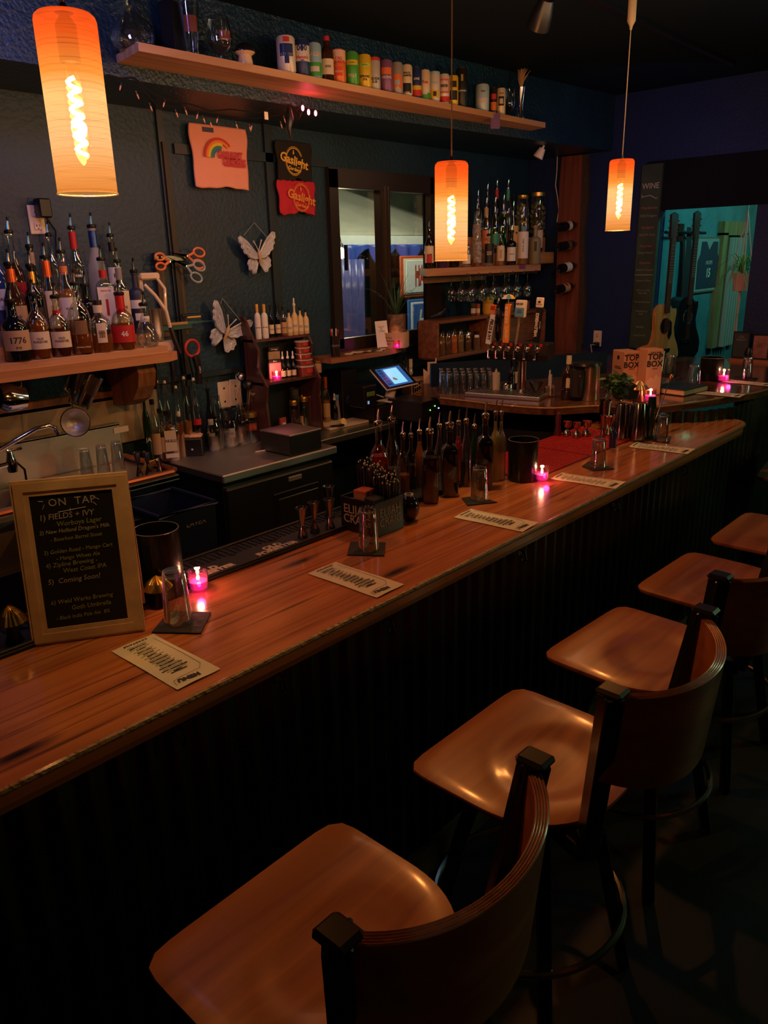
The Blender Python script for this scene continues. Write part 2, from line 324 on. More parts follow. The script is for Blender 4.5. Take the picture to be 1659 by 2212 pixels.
def flatsign(name, label, px0, py0, px1, py1, y, body, brd, inner=None):
    a, b = gy(px0, py0, y), gy(px1, py1, y); c = (a+b)/2; W_, H_ = b.x-a.x, a.z-b.z
    t = thing(name, label, 'sign', c); MB().box((0, 0, 0), (W_, .02, H_), bv=.008).obj('board', body, t); MB().box((W_*.4, .03, -(c.z+.05)/2), (.05, .03, c.z+.05)).obj('sign_post', WHT, t, smooth=False)
    if brd: MB().box((0, -.012, 0), (W_*.9, .01, H_*.86), bv=.004).obj('border', brd, t)
    if inner: MB().box((0, -.019, 0), (W_*.84, .01, H_*.78), bv=.004).obj('face', inner, t)
    return t, W_, H_
OR_ = M('orange_red_sign', (.6, .09, .03), .5)
t, W_, H_ = flatsign('happy_hour_sign', 'white sign with orange border and red letters HAP', 863, 553, 990, 634, 6.0, OR_, CREAM, WLAB)
o = text('HAPPY', H_*.66, M('sign_red', (.55, .05, .03), .6), t, (-W_*.12, -.027, 0), sx=.40, bold=.012)
t, W_, H_ = flatsign('blue_script_sign', 'blue outdoor sign with white script letters Ha', 880, 648, 990, 722, 5.95, M('sign_blue', (.05, .14, .45), .5), WLAB, M('sign_blue', (.05, .14, .45), .5))
text('Happy', H_*.72, WLAB, t, (-W_*.10, -.027, -.02), shear=.35, sx=.55, bold=.008)
t = thing('festoon_bulb', 'lit round bulb glowing outside the left window pane', 'light bulb', gy(738, 548, 6.0))
MB().lathe([(0, -.05), (.04, -.035), (.05, 0), (.035, .04), (.015, .06), (0, .06)], 14).obj('globe', M('bulb_glow', (1, .8, .45), emit=9, ecol=(1, .75, .4)), t)
MB().lathe([(0, .06), (.018, .06), (.018, .1), (0, .1)], 8).obj('socket', BLK, t); MB().tube([(0, 0, .1), (0, .3, 1.6-.2)], .004, 5).obj('cord', BLK, t)
point('festoon_light', gy(738, 548, 5.7), 14, (1, .8, .5), .06); area('patio_lamp', (6.6, 5.2, 3.6), (7.6, 7, 1.6), .8, .8, 95, (.85, .9, .75))
# ---------------------------------------------------------------- bar
BW = wood('redwood_bar_top', (.48, .150, .045), (.66, .230, .072), .22, coat=.55, knots=True)
BWD = wood('redwood_bar_edge', (.20, .07, .025), (.34, .13, .045), .35, coat=.3)
bar = thing('bar_counter', 'long redwood plank bar top running past the stools', 'bar', (0, 0, BZ))
ys = [FY, 1.415, 1.54, 1.665, 1.79, 1.995]; XE = 4.46
for i, (y0, y1) in enumerate(zip(ys, ys[1:])):
    xe = [XE-.0, XE-.02, 4.42, 4.42, 4.42][i]
    if i == 0: poly = [(-1.2, y0)]+[(XE-.14+.14*sin(q*pi/12), y0+(y1-y0)*(1-cos(q*pi/12))) for q in range(7)]+[(-1.2, y1)]
    else: poly = [(-1.2, y0+.0006), (xe, y0+.0006), (xe, y1-.0003), (-1.2, y1-.0003)]
    MB().prism(poly, .04, Matrix.Translation((0, 0, -.04+(.0004 if i % 2 else 0)))).obj('plank', BW, bar, smooth=False)
ed = MB().tube([(-1.2, FY-.001, -.007)]+[(XE-.14+.142*sin(q*pi/12), FY+.093*(1-cos(q*pi/12))-.001, -.007) for q in range(7)], .0085, 8)
ed.obj('nosing', M('worn_bar_edge', (.40, .22, .08), .3, coat=.5, bump=.8, bscale=70), bar)
MB().prism([(-1.2, FY+.006), (XE-.1, FY+.006), (XE, FY+.1), (XE, FY+.5), (-1.2, FY+.5)], .018, Matrix.Translation((0, 0, -.058))).obj('sub_top', BWD, bar, smooth=False)
cor = M('corrugated_steel_green', (.036, .044, .024), .40, .7, var=.5, vscale=4, bump=.2, bscale=20)
bf = bar
def corr(path, z0, z1, bulge=.0):
    """corrugated sheet following a plan path"""
    P = [Vector((*q, 0)) for q in path]; cum = [0]
    for a, b in zip(P, P[1:]): cum.append(cum[-1]+(b-a).length)
    n = int(cum[-1]/.068*10)
    def fn(u, v):
        s = u*cum[-1]; k = max(i for i in range(len(P)-1) if cum[i] <= s+1e-9) if s < cum[-1] else len(P)-2
        t = (s-cum[k])/(cum[k+1]-cum[k]); q = P[k].lerp(P[k+1], t); d = (P[k+1]-P[k]).normalized(); nn = Vector((d.y, -d.x, 0))
        w_ = nn*(.009*cos(2*pi*s/.068))
        return (q.x+w_.x, q.y+w_.y, z0+(z1-z0)*v)
    return MB().grid(fn, n, 4)
xs = [-1.2+.68*i for i in range(9)]
for x0, x1 in zip(xs, xs[1:]):
    x1 = min(x1, 4.56); corr([(x0, 1.352), (x1+.004, 1.352)], .10-BZ, -.058).obj('corrugated_sheet', cor, bf)
MB().box((1.4, 1.48, .5-BZ), (5.1, .22, 1.0)).obj('bar_frame', BLK, bf, smooth=False)
MB().box((1.7, 1.335, .05-BZ), (5.8, .03, .10)).obj('kick_board', wood('kick_wood', (.10, .06, .03), (.16, .10, .05), .5), bf, smooth=False)
for px, py in ((330, 1535), (575, 1445), (815, 1330), (1105, 1185), (1300, 1080), (1460, 1005)):
    q = gz(px, py, BZ-.075); h = thing('purse_hook', {330: 'black iron purse hook nearest the camera, left of the others', 575: 'second black purse hook, under the nearest menu card', 815: 'third black purse hook, under the second menu card', 1105: 'fourth black purse hook, under the third menu card', 1300: 'fifth black purse hook, under the fourth menu card', 1460: 'last black purse hook, at the far end of the bar'}[px], 'hook', (q.x, 1.335, BZ-.07), group='purse hooks under the bar edge')
    MB().tube([(0, .012, 0), (0, -.012, -.005), (0, -.02, -.03), (0, -.005, -.045), (0, .002, -.035)], .004, 6).obj('hook_arm', BLK, h); MB().box((0, .01, -.005), (.03, .006, .035), bv=.002).obj('back_plate', BLK, h)
# ---------------------------------------------------------------- raised counter with the tap station
RZ = 1.18
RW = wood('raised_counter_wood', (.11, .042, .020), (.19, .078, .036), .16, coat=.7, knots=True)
fe = [gz(px, py, RZ) for px, py in ((950, 857), (1021, 865), (1100, 874), (1180, 879), (1233, 877), (1289, 874), (1345, 877), (1400, 877), (1465, 871), (1530, 862), (1595, 851), (1659, 838))]
fe = [(v.x, v.y) for v in fe]; fe.append((EX-.005, 1.36)); _q = [fe[0]]+fe+[fe[-1]]; fe = []
for i in range(1, len(_q)-2):
    for j in range(4):
        u = j/4; fe.append(tuple(.5*((2*_q[i][k])+(-_q[i-1][k]+_q[i+1][k])*u+(2*_q[i-1][k]-5*_q[i][k]+4*_q[i+1][k]-_q[i+2][k])*u*u+(-_q[i-1][k]+3*_q[i][k]-3*_q[i+1][k]+_q[i+2][k])*u**3) for k in (0, 1)))
fe.append(_q[-2])
ends = [(EX-.005, 1.8), (EX-.005, 3.84), (4.72, 3.84)]
rc = thing('raised_counter', 'raised curved wooden counter closing the far end of the bar', 'counter', (0, 0, RZ))
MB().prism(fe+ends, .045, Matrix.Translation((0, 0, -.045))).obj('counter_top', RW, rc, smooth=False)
ins = [(x+.16, y+.10) for x, y in fe[:-1]]
MB().prism(ins[:20]+[(6.0, 2.3), (6.0, 3.8), (4.85, 3.8)], .98, Matrix.Translation((0, 0, -1.16))).obj('cabinet', M('dark_cabinet', (.012, .016, .016), .5), rc, smooth=False)
corr([(4.12, 1.86), (4.14, 1.68), (4.28, 1.52), (4.48, 1.43), (4.75, 1.41), (5.2, 1.42), (EX-.02, 1.42)], .0, RZ-.045-RZ+RZ).obj('corrugated_skirt', cor, rc, loc=(0, 0, -RZ))
MB().tube([(x, y-.001, -.007) for x, y in fe], .006, 6).obj('nosing', M('worn_bar_edge'), rc)
pa, pb_ = gz(930, 836, RZ), gz(1308, 806, RZ); pd = (pb_-pa).normalized(); hp = gz(1, 1, 0)*0
pz = CAMZ+ray(1120, 772).z*(((pa+pb_)/2).to_2d().length/Vector((ray(1120, 772).x, ray(1120, 772).y)).length)
struct('trim_8', MB().box(((pa.x+pb_.x)/2, (pa.y+pb_.y)/2, (RZ+pz)/2), ((pb_-pa).length, .02, pz-RZ), rz=math.atan2(pd.y, pd.x)), M('navy_back_panel', (.006, .018, .045), .6, spec=.2))
# ---------------------------------------------------------------- back counter: sink, fridge, work counter
FZ = .92
fr = thing('undercounter_fridge', 'stainless steel undercounter fridge with recessed door handle', 'fridge', (2.70, 3.5, 0))
MB().box((0, .02, FZ-.02), (.83, .62, .045), bv=.006).obj('worktop', STL, fr, smooth=False)
MB().box((0, .03, .45), (.79, .56, .86), bv=.004).obj('body', M('dark_steel', (.10, .10, .09), .3, .9), fr, smooth=False)
MB().box((0, -.262, .47), (.78, .03, .74), bv=.01).obj('door', M('brushed_dark_steel', (.16, .155, .13), .28, .95, bump=.1, bscale=30, stretch=(30, 1, 1)), fr, smooth=False)
MB().box((.09, -.279, .64), (.34, .01, .20), bv=.004).obj('handle_recess', BLK, fr, smooth=False); MB().box((.10, -.284, .63), (.30, .006, .15), bv=.003).obj('handle_plate', M('door_plate', (.13, .13, .09), .25, .9), fr, smooth=False)
t_ = MB().box((.08, -.282, .80), (.10, .008, .028), bv=.003).obj('badge', M('badge_grey', (.35, .33, .28), .4, .6), fr, smooth=False)
for i in (-.33, .33): MB().box((i, -.1, .03), (.05, .05, .06)).obj('foot', BLK, fr, smooth=False)
wc = thing('work_counter', 'low steel work counter between fridge and till', 'counter', (3.55, 3.62, 0))
MB().box((-.06, 0, FZ-.02), (.72, .44, .04), bv=.004).obj('worktop', M('green_tinged_steel', (.30, .34, .26), .3, .9), wc, smooth=False)
for sx in (-.36, .36):
    for sy in (-.17, .17): MB().box((sx, sy, .44), (.035, .035, .88)).obj('leg', BLK, wc, smooth=False)
MB().box((0, .05, .25), (.74, .32, .03)).obj('shelf', BLK, wc, smooth=False)
SZ = 1.0; sy0 = gz(300, 1037, SZ).y
sk = thing('bar_sink', 'stainless bar sink with copper-coloured front rim', 'sink', (1.2, 0, 0))
x1 = gz(385, 1016, SZ).x-1.2; x0 = -1.1
MB().tube([(x0, sy0, SZ), (x1-.03, sy0, SZ), (x1, sy0+.03, SZ), (x1, 3.74, SZ)], .014, 8).obj('rim', COPPER, sk)
MB().box(((x0+x1)/2, sy0+.07, SZ-.03), (x1-x0, .14, .02)).box((x1-.30, (sy0+3.74)/2, SZ-.035), (.60, 3.74-sy0, .02)).obj('drainboard', STL, sk, smooth=False)
sb = MB(); bx0, bx1, by0, by1 = x0, x1-.6, sy0+.1, 3.70
for c, d in ((((bx0+bx1)/2, by0, SZ-.16), (bx1-bx0, .01, .26)), (((bx0+bx1)/2, by1, SZ-.16), (bx1-bx0, .01, .26)), ((bx1, (by0+by1)/2, SZ-.16), (.01, by1-by0, .26)), (((bx0+bx1)/2, (by0+by1)/2, SZ-.29), (bx1-bx0, by1-by0, .01))): sb.box(c, d)
sb.obj('basin', STL, sk, smooth=False)
zs = gy(290, 910, 3.76).z
MB().box(((x0+x1)/2, 3.76, (SZ+zs)/2-.02), (x1-x0, .02, zs-SZ+.06), bv=.004).box(((x0+x1)/2, 3.775, zs), (x1-x0, .05, .015), bv=.004).obj('splashback', STL, sk, smooth=False)
MB().box(((x0+x1)/2, 3.5, .46), (x1-x0-.06, .42, .5)).obj('apron', M('dark_steel'), sk, smooth=False)
q = gy(262, 928, 3.745); MB().box((q.x-1.2, 3.747, q.z), (.085, .002, .03)).obj('label_plate', WLAB, sk, smooth=False)
a, b = gy(0, 930, 3.8), gy(330, 885, 3.8)
o = MB().box(((a.x+b.x)/2-.3, 3.83, (a.z+b.z)/2-.04), (b.x-a.x+.7, .02, .26), bv=.003).obj('splash_panel', M('cream_board', (.42, .38, .28), .6, var=.2), smooth=False); tag(o, 'cream wall board behind the stainless sink', 'panel')
# faucet
q = gy(0, 975, 3.55); e = gy(126, 938, 3.55); k = gy(105, 920, 3.55)
fa = thing('sink_faucet', 'long curved steel faucet over the sink', 'faucet', (0, 0, 0))
MB().tube([(q.x-.25, 3.6, q.z-.10), (q.x, 3.57, q.z), (k.x-.06, 3.55, k.z-.004), (k.x, 3.55, k.z), (k.x+.03, 3.55, k.z-.015), (e.x, 3.55, e.z)], .011, 10).obj('spout', CHR, fa)
v = gy(25, 1000, 3.4); MB().lathe([(0, -.04), (.02, -.04), (.024, 0), (.016, .03), (.012, .05), (0, .05)], 12, Matrix.Translation(v)).tube([v+Vector((-.10, 0, -.01)), v+Vector((.02, 0, 0))], .012, 8).obj('valve', CHR, fa)
MB().box(v+Vector((.02, 0, .055)), (.07, .014, .012), bv=.004).obj('handle', CHR, fa); MB().tube([v+Vector((.02, 0, 0)), v+Vector((.05, 0, -.04)), v+Vector((.05, 0, -.12))], .005, 6).obj('hose', BLK, fa)
# ---------------------------------------------------------------- pendants
def shade_mat():
    m = bpy.data.materials.new('pendant_shade_glass'); m.use_nodes = True; nt = m.node_tree; nt.nodes.clear(); N = nt.nodes.new; L = nt.links.new
    o = N('ShaderNodeOutputMaterial'); ad = N('ShaderNodeAddShader'); t = N('ShaderNodeBsdfTransparent'); e = N('ShaderNodeEmission')
    tc = N('ShaderNodeTexCoord'); sx = N('ShaderNodeSeparateXYZ'); L(tc.outputs['Object'], sx.inputs[0])
    mr = N('ShaderNodeMapRange'); mr.inputs['From Min'].default_value = 0; mr.inputs['From Max'].default_value = .35; L(sx.outputs[2], mr.inputs[0])
    cr = N('ShaderNodeValToRGB'); L(mr.outputs[0], cr.inputs[0]); E_ = cr.color_ramp.elements
    E_[0].position = 0; E_[0].color = (.50, .17, .028, 1); E_[1].position = 1; E_[1].color = (.50, .035, .004, 1)
    for ps, c in ((.12, (.62, .26, .07, 1)), (.28, (.74, .40, .17, 1)), (.52, (.80, .45, .16, 1)), (.62, (.85, .25, .035, 1)), (.8, (.80, .095, .010, 1))):
        x = E_.new(ps); x.color = c
    wv = N('ShaderNodeTexNoise'); mp = N('ShaderNodeMapping'); mp.inputs['Scale'].default_value = (3, 3, 260); L(tc.outputs['Object'], mp.inputs[0]); L(mp.outputs[0], wv.inputs['Vector']); wv.inputs['Scale'].default_value = 1; wv.inputs['Detail'].default_value = 2
    r2 = N('ShaderNodeMapRange'); r2.inputs['From Min'].default_value = .3; r2.inputs['From Max'].default_value = .5; r2.inputs['To Min'].default_value = .62; r2.inputs['To Max'].default_value = 1.0; L(wv.outputs[0], r2.inputs[0])
    L(cr.outputs[0], e.inputs[0]); L(r2.outputs[0], e.inputs[1])
    t.inputs[0].default_value = (.60, .40, .24, 1)
    L(t.outputs[0], ad.inputs[0]); L(e.outputs[0], ad.inputs[1]); L(ad.outputs[0], o.inputs[0]); return m
SH = shade_mat(); FIL = M('filament_glow', (1, .8, .45), emit=22, ecol=(1, .72, .34))
CORD = M('pendant_cord', (.45, .34, .24), .6); RIMG = M('shade_rim', (.9, .5, .2), .3, emit=.35, ecol=(1, .45, .15))
def pendant(label, c, px, ptop, pbot, pw, top_label=None):
    zt = gy(px, ptop, c.y).z; zb = gy(px, pbot, c.y).z; r = pw; H = zt-zb
    t = thing('pendant_lamp', label, 'pendant lamp', (c.x, c.y, zb), group='glass cylinder pendants over the bar')
    k = H/.35
    prof = [(r, 0), (r, .04*k), (r, .12*k), (r, .2*k), (r, .28*k), (r, .335*k), (r*.96, .344*k), (r*.86, .35*k), (r*.3, .352*k)]
    MB().lathe(prof, 40).obj('lamp_shade', SH, t)
    MB().tube([(r*cos(2*pi*i/40), r*sin(2*pi*i/40), 0) for i in range(40)], .0018, 6, closed=True).obj('bottom_rim', RIMG, t)
    MB().lathe([(0, .26*k), (.020, .26*k), (.020, .33*k), (.008, .35*k), (.006, .37*k), (0, .37*k)], 14).obj('socket', BLK, t)
    bl = MB().lathe([(0, .055*k), (.006, .062*k), (.018, .09*k), (.022, .12*k), (.022, .20*k), (.016, .24*k), (.013, .26*k)], 18).obj('bulb', glass('bulb_glass', (1, .85, .6), .05), t)
    MB().tube([(.0105*cos(i*.9), .0105*sin(i*.9), (.08+.15*i/40)*k) for i in range(41)], .0048, 6).obj('filament', FIL, bl)
    MB().tube([(0, 0, .352*k), (0, 0, CZ-zb-.02)], .0025, 6).obj('cord', CORD, t)
    if top_label:
        MB().lathe([(0, CZ-zb-.02), (.019, CZ-zb-.02), (.019, CZ-zb-.145), (.008, CZ-zb-.165), (.005, CZ-zb-.18), (0, CZ-zb-.18)], 16).obj('track_adapter', M('beige_plastic', (.5, .38, .24), .5), t)
    else: MB().lathe([(0, CZ-zb), (.05, CZ-zb), (.045, CZ-zb-.02), (0, CZ-zb-.025)], 16).obj('canopy', BLK, t)
    l = point('pendant_bulb', (0, 0, .14*k), PEND_W, (1, .58, .29), .02); l.parent = t
    return t
PEND_W = 54
pendant('nearest glass pendant, large orange and cream, at upper left', gd(165, 230, 1668*.35/380), 165, 36, 418, .0585)
pendant('middle orange glass pendant hanging before the right bottle shelf', gd(975, 457, 1668*.35/213), 975, 350, 563, .0585)
pendant('farthest small orange pendant hanging beside the wooden post', gd(1339, 421, 1668*.35/155), 1339, 344, 498, .0585, True)
# ---------------------------------------------------------------- stools
SEAT = wood('stool_plywood', (.33, .105, .032), (.55, .20, .065), .33, .55, coat=.30)
PLY = wood('plywood_edge', (.20, .07, .025), (.46, .19, .07), .4, coat=.3, axis='Y', scale=2); FR = M('black_powder_coat', (.008, .009, .012), .28)
def seat_mesh():
    def outline(a):
        # front is +Y: square corners; rear is round
        c, s = cos(a), sin(a); w_, f_, b_ = .222, .20, .225
        if s >= 0: n = 11.; k = 1/((abs(c)/w_)**n+(abs(s)/f_)**n)**(1/n)
        else: n = 2.35; k = 1/((abs(c)/w_)**n+(abs(s)/b_)**n)**(1/n)
        return k
    NA, NR = 64, 12
    def z(r_, a):
        x, y = r_*cos(a)/.155, (r_*sin(a)+.045)/.14; q = (x*x+y*y)**.5
        d = -.011*(1-min(1, max(0, (q-.55)/.5))**2*(3-2*min(1, max(0, (q-.55)/.5))))
        return d
    mb = MB(); V = [(0, 0, z(0, 0))]; Fc = []
    for i in range(1, NR+1):
        for j in range(NA):
            a = 2*pi*j/NA; r_ = outline(a)*i/NR; V.append((r_*cos(a), r_*sin(a), z(r_, a)-(.003 if i == NR else 0)))
    for j in range(NA): Fc.append((0, 1+j, 1+(j+1) % NA))
    for i in range(NR-1):
        for j in range(NA): a, b = 1+i*NA+j, 1+i*NA+(j+1) % NA; Fc.append((a, a+NA, b+NA, b))
    n = len(V); o = 1+(NR-1)*NA
    for j in range(NA): x, y, zz = V[o+j]; V.append((x*1.006, y*1.006, -.008))
    for j in range(NA): x, y, zz = V[o+j]; V.append((x*.985, y*.985, -.019))
    for k in (o, n):
        m = n if k == o else n+NA
        for j in range(NA): Fc.append((k+j, m+j, m+(j+1) % NA, k+(j+1) % NA))
    Fc.append(tuple(reversed(range(n+NA, n+2*NA))))
    return mb.add(V, Fc).mesh('seat', SEAT, ang=60)
def make_stool():
    t = thing('bar_stool', '', 'stool', (0, 0, 0), group='wooden swivel bar stools')
    SH_ = .76
    put('seat', seat_mesh(), t, (0, 0, SH_))
    # curved plywood back between two posts
    def arc(u, off): a = -pi*.5+(u-.5)*2*1.02; Rr = .228+off; return Rr*cos(a), -.285-(Rr*(-sin(a))-.119)*.9
    mb = MB(); n = 28; V = []
    for i in range(n+1):
        u = i/n; cv = 1-(2*u-1)**2
        for off in (-.011, .011):
            x, y = arc(u, off); V += [(x, y, SH_+.405-.012*cv), (x, y+.02, SH_+.20-.05*cv)]
    Fc = []
    for i in range(n):
        a, b = i*4, i*4+4
        Fc += [(a, b, b+1, a+1), (a+2, a+3, b+3, b+2), (a, a+2, b+2, b), (a+1, b+1, b+3, a+3)]
    Fc += [(0, 1, 3, 2), (n*4, n*4+2, n*4+3, n*4+1)]
    bk = mb.add(V, Fc).obj('backrest', SEAT, t)
    # visible plies along the top edge
    for j in range(5):
        off = -.0088+.0044*j; pts = [(*arc(i/28, off), SH_+.4052-.012*(1-(2*i/28-1)**2)) for i in range(29)]
        MB().tube(pts, .00185, 4).obj('ply', PLY if j % 2 else SEAT, bk)
    for sx in (-1, 1):
        x0, y0 = sx*.205, -.19; x1_, y1_ = arc(1 if sx > 0 else 0, 0)
        pm = MB(); pth = [(sx*.12, -.13, SH_-.05), (sx*.15, -.225, SH_-.05), (sx*.158, -.238, SH_), (x1_+sx*.008, y1_+.0, SH_+.41)]
        mt = Matrix.Identity(4)
        for a, b in zip(pth, pth[1:]):
            a, b = Vector(a), Vector(b); d = b-a; m = Matrix.Translation((a+b)/2) @ d.to_track_quat('Z', 'Y').to_matrix().to_4x4(); pm.box((0, 0, 0), (.036, .024, d.length+.012), mt=None) if False else pm.add(*_bx((.036, .046, d.length+.010)), m)
        po = pm.obj('back_post', FR, t, smooth=False)
        cp = MB().add(*_bx((.042, .052, .016), .006), Matrix.Translation((x1_+sx*.008, y1_-.001, SH_+.418))).obj('post_cap', FR, po, smooth=False)
    MB().lathe([(0, SH_-.075), (.12, SH_-.075), (.12, SH_-.05), (.15, SH_-.02), (0, SH_-.02)], 20).obj('swivel_plate', FR, t)
    MB().box((0, -.08, SH_-.04), (.37, .1, .022)).box((0, .1, SH_-.03), (.36, .03, .02)).obj('seat_frame', FR, t, smooth=False)
    for sx in (-1, 1):
        for sy in (-1, 1):
            a = Vector((sx*.085, sy*.085, SH_-.08)); k = Vector((sx*.12, sy*.12, .50)); b = Vector((sx*.185, sy*.185, 0.002)); m_ = MB()
            for p0, p1 in ((a, k), (k, b)):
                d = p1-p0; m = Matrix.Translation((p0+p1)/2) @ d.to_track_quat('Z', 'Y').to_matrix().to_4x4(); m_.add(*_bx((.030, .030, d.length)), m)
            m_.obj('leg', FR, t, smooth=False)
    MB().tube([(.232*cos(2*pi*i/48), .232*sin(2*pi*i/48), .30) for i in range(48)], .0095, 8, closed=True).obj('foot_ring', M('worn_chrome', (.42, .40, .34), .22, 1.), t)
    return t
def _bx(d, bv=.003):
    b = MB().box((0, 0, 0), d, bv=bv); return b.v, b.f
st0 = make_stool()
for i, (x, y, r, lb) in enumerate(((.752, .878, 1.5, 'nearest wooden bar stool, at the bottom of the picture'), (1.502, .873, -.5, 'second nearest bar stool, seat with a glossy round dish'),
        (2.212, .905, -3, 'third wooden bar stool from the front, pale reflection on its back rail'), (2.90, .912, -2, 'fourth bar stool, black post in front of the right picture edge'),
        (3.60, .895, 0, 'fifth bar stool, pale green reflection on its seat'), (4.80, 1.10, 8, 'farthest bar stool, only a seat corner showing at the right edge'))):
    s = st0 if i == 0 else copy_tree(st0); s.location = (x, y, 0); s.rotation_euler = (0, 0, R_(r)); s['label'] = lb
    if i == 0: s.location = (.748, .876, 0); s.rotation_euler = (0, 0, 0); s.scale = (1.16, 1.08, .985)
# ================================================================= builders for bar things
def face(x, y, k=.85): return math.atan2(-x, y)*k
def spot(px, pb, z, r=0.):
    P = gz(px, pb, z)
    if P.y+r > 3.74: P = gy(px, pb, 3.74-r)
    if abs(z-BZ) < .03 and 1.95 < P.y < 2.6 and P.x < 4: P = gy(px, pb, 1.95-r)
    d = Vector((P.x, P.y, 0)).normalized(); return Vector((P.x+d.x*r, P.y+d.y*r, z))
def dep(P): return (P-CP).dot(_f)
def zat(P, px, py):
    """height of the picture point on the vertical line through P"""
    d = ray(px, py); h = Vector((d.x, d.y)); t = Vector((P.x, P.y)).dot(h)/h.dot(h); return CAMZ+d.z*t
STY = {  # profile fractions (radius, height) of the glass itself
 'round': [(.0, 0), (.93, 0), (1, .015), (1, .56), (.97, .62), (.80, .69), (.45, .755), (.33, .80), (.31, .97), (.36, .975), (.36, 1), (.0, 1)],
 'long': [(.0, 0), (.93, 0), (1, .015), (1, .50), (.94, .58), (.70, .68), (.46, .77), (.37, .84), (.34, .97), (.40, .975), (.40, 1), (.0, 1)],
 'squat': [(.0, 0), (.93, 0), (1, .02), (1, .46), (.97, .55), (.85, .64), (.55, .72), (.33, .77), (.30, .96), (.37, .965), (.37, 1), (.0, 1)],
 'drop': [(.0, 0), (.72, 0), (.9, .03), (1, .13), (.98, .25), (.80, .45), (.55, .60), (.36, .72), (.28, .82), (.27, .97), (.33, .975), (.33, 1), (.0, 1)],
 'flask': [(.0, 0), (.95, 0), (1, .02), (1, .62), (.95, .68), (.7, .73), (.36, .76), (.33, .79), (.33, .97), (.4, .975), (.4, 1), (.0, 1)],
 'jar': [(.0, 0), (.9, 0), (1, .03), (1, .78), (.95, .84), (.80, .88), (.80, .99), (.0, .99)],
 'wine': [(.0, 0), (.94, 0), (1, .012), (1, .60), (.95, .66), (.72, .73), (.45, .78), (.38, .82), (.36, .97), (.42, .972), (.42, 1), (.0, 1)]}
PSP = M('pourer_steel', (.8, .78, .74), .18, 1.)
def pourer(t, z, r, tip=True, metal=False):
    p = MB().lathe([(0, 0), (r*1.15, 0), (r*1.25, .006), (r*1.25, .014), (r*.8, .018), (0, .02)], 12).obj('pourer', CHR if metal else BLK, t, (0, 0, z))
    MB().tube([(0, 0, .015), (0, 0, .035), (.003, -.004, .062)], [r*.42, r*.38, r*.26], 8).obj('spout', PSP, p)
    if tip: MB().tube([(.0025, -.0035, .055), (.004, -.005, .070)], r*.36, 8).obj('spout_cap', BLK, p)
def bottle(name, label, P, H, r, sty, gl, liq=None, fill=.5, labs=(), neck=None, top='pour', k=.85, sq=0., group=None, lean=0., cat='bottle'):
    """labs: (z0, z1, half angle, material, text, text material, size, vertical)"""
    rz = face(P.x, P.y, k); t = thing(name, label, cat, P, group=group, rot=(0, lean, rz))
    pf = STY[sty]; Hb = H-(.062 if top == 'pour' or top == 'mpour' else .0)
    if top in ('cork', 'cap', 'wood'): Hb = H*.95
    body = MB().lathe([(a*r, b*Hb) for a, b in pf], 20, sq=sq).obj('glass_body', gl, t)
    rn = pf[-2][0]*r
    if liq:
        zt = fill*Hb; q = []
        for a, b in pf[1:-1]:
            if b*Hb < zt: q.append((a*r*.94, max(.004, b*Hb)))
        ra = next((a0+(a1-a0)*(fill-b0)/(b1-b0) for (a0, b0), (a1, b1) in zip(pf, pf[1:]) if b0 <= fill <= b1 and b1 > b0), 1)
        MB().lathe([(0, .004)]+q+[(ra*r*.94, zt), (0, zt)], 18, sq=sq).obj('liquid', liq, t)
    for z0, z1, ha, mat, tx, tm, sz, vert in labs:
        rb = r*(1.0+(.0 if not sq else 0)); zc = (z0+z1)/2
        ra = next((a0+(a1-a0)*(zc-b0)/(b1-b0) for (a0, b0), (a1, b1) in zip(pf, pf[1:]) if b0 <= zc <= b1 and b1 > b0), 1)*r
        if sq:
            lb = MB().box((0, -ra*1.0-.0006, zc*Hb), (2*ra*min(.95, ha), .0012, (z1-z0)*Hb)).obj('label', mat, t) if mat else None
            if tx: text(tx, sz, tm, t, (0, -ra-.0016, zc*Hb), rot=(pi/2, -pi/2 if vert else 0, 0), bold=sz*.02)
        else:
            if mat: band(ra, z0*Hb, z1*Hb, -pi/2-ha, -pi/2+ha).obj('label', mat, t)
            if tx: wraptext(tx, sz, tm, t, ra+.0004, zc*Hb, vert=vert, bold=sz*.02)
    if neck: band(max(rn, .001)*1.0, neck[0]*Hb, neck[1]*Hb, 0, 2*pi, 14, .0015).obj('neck_foil', neck[2], t)
    if top == 'pour': pourer(t, Hb, rn)
    elif top == 'mpour': pourer(t, Hb, rn, False, True)
    elif top == 'cork': MB().lathe([(0, 0), (rn*1.0, 0), (rn*1.05, H*.05), (0, H*.05)], 12).obj('cork', CORK, t, (0, 0, Hb))
    elif top == 'cap': MB().lathe([(0, -.01), (rn*1.1, -.01), (rn*1.1, H*.05), (0, H*.05)], 12).obj('cap', BLK, t, (0, 0, Hb))
    elif top == 'swing':
        MB().lathe([(0, 0), (rn*1.1, 0), (rn*.9, .014), (0, .016)], 10).obj('stopper', WHT, t, (0, 0, Hb))
        MB().tube([(rn*1.4, 0, Hb-.05), (rn*1.7, -.004, Hb-.02), (0, 0, Hb+.008), (-rn*1.7, .004, Hb-.02), (-rn*1.4, 0, Hb-.05)], .0014, 5).obj('wire_bail', CHR, t)
    elif top == 'dropper':
        MB().lathe([(0, 0), (rn*1.3, 0), (rn*1.3, .012), (rn*.7, .016), (rn*.7, .04), (rn*.4, .045), (0, .045)], 10).obj('dropper', WHT, t, (0, 0, Hb))
    elif top == 'lid':
        MB().lathe([(0, 0), (r*.86, -.012), (r*.86, .006), (r*.8, .008), (0, .008)], 20).obj('lid', GOLD if cat != 'jar ' else STL, t, (0, 0, Hb))
    return t
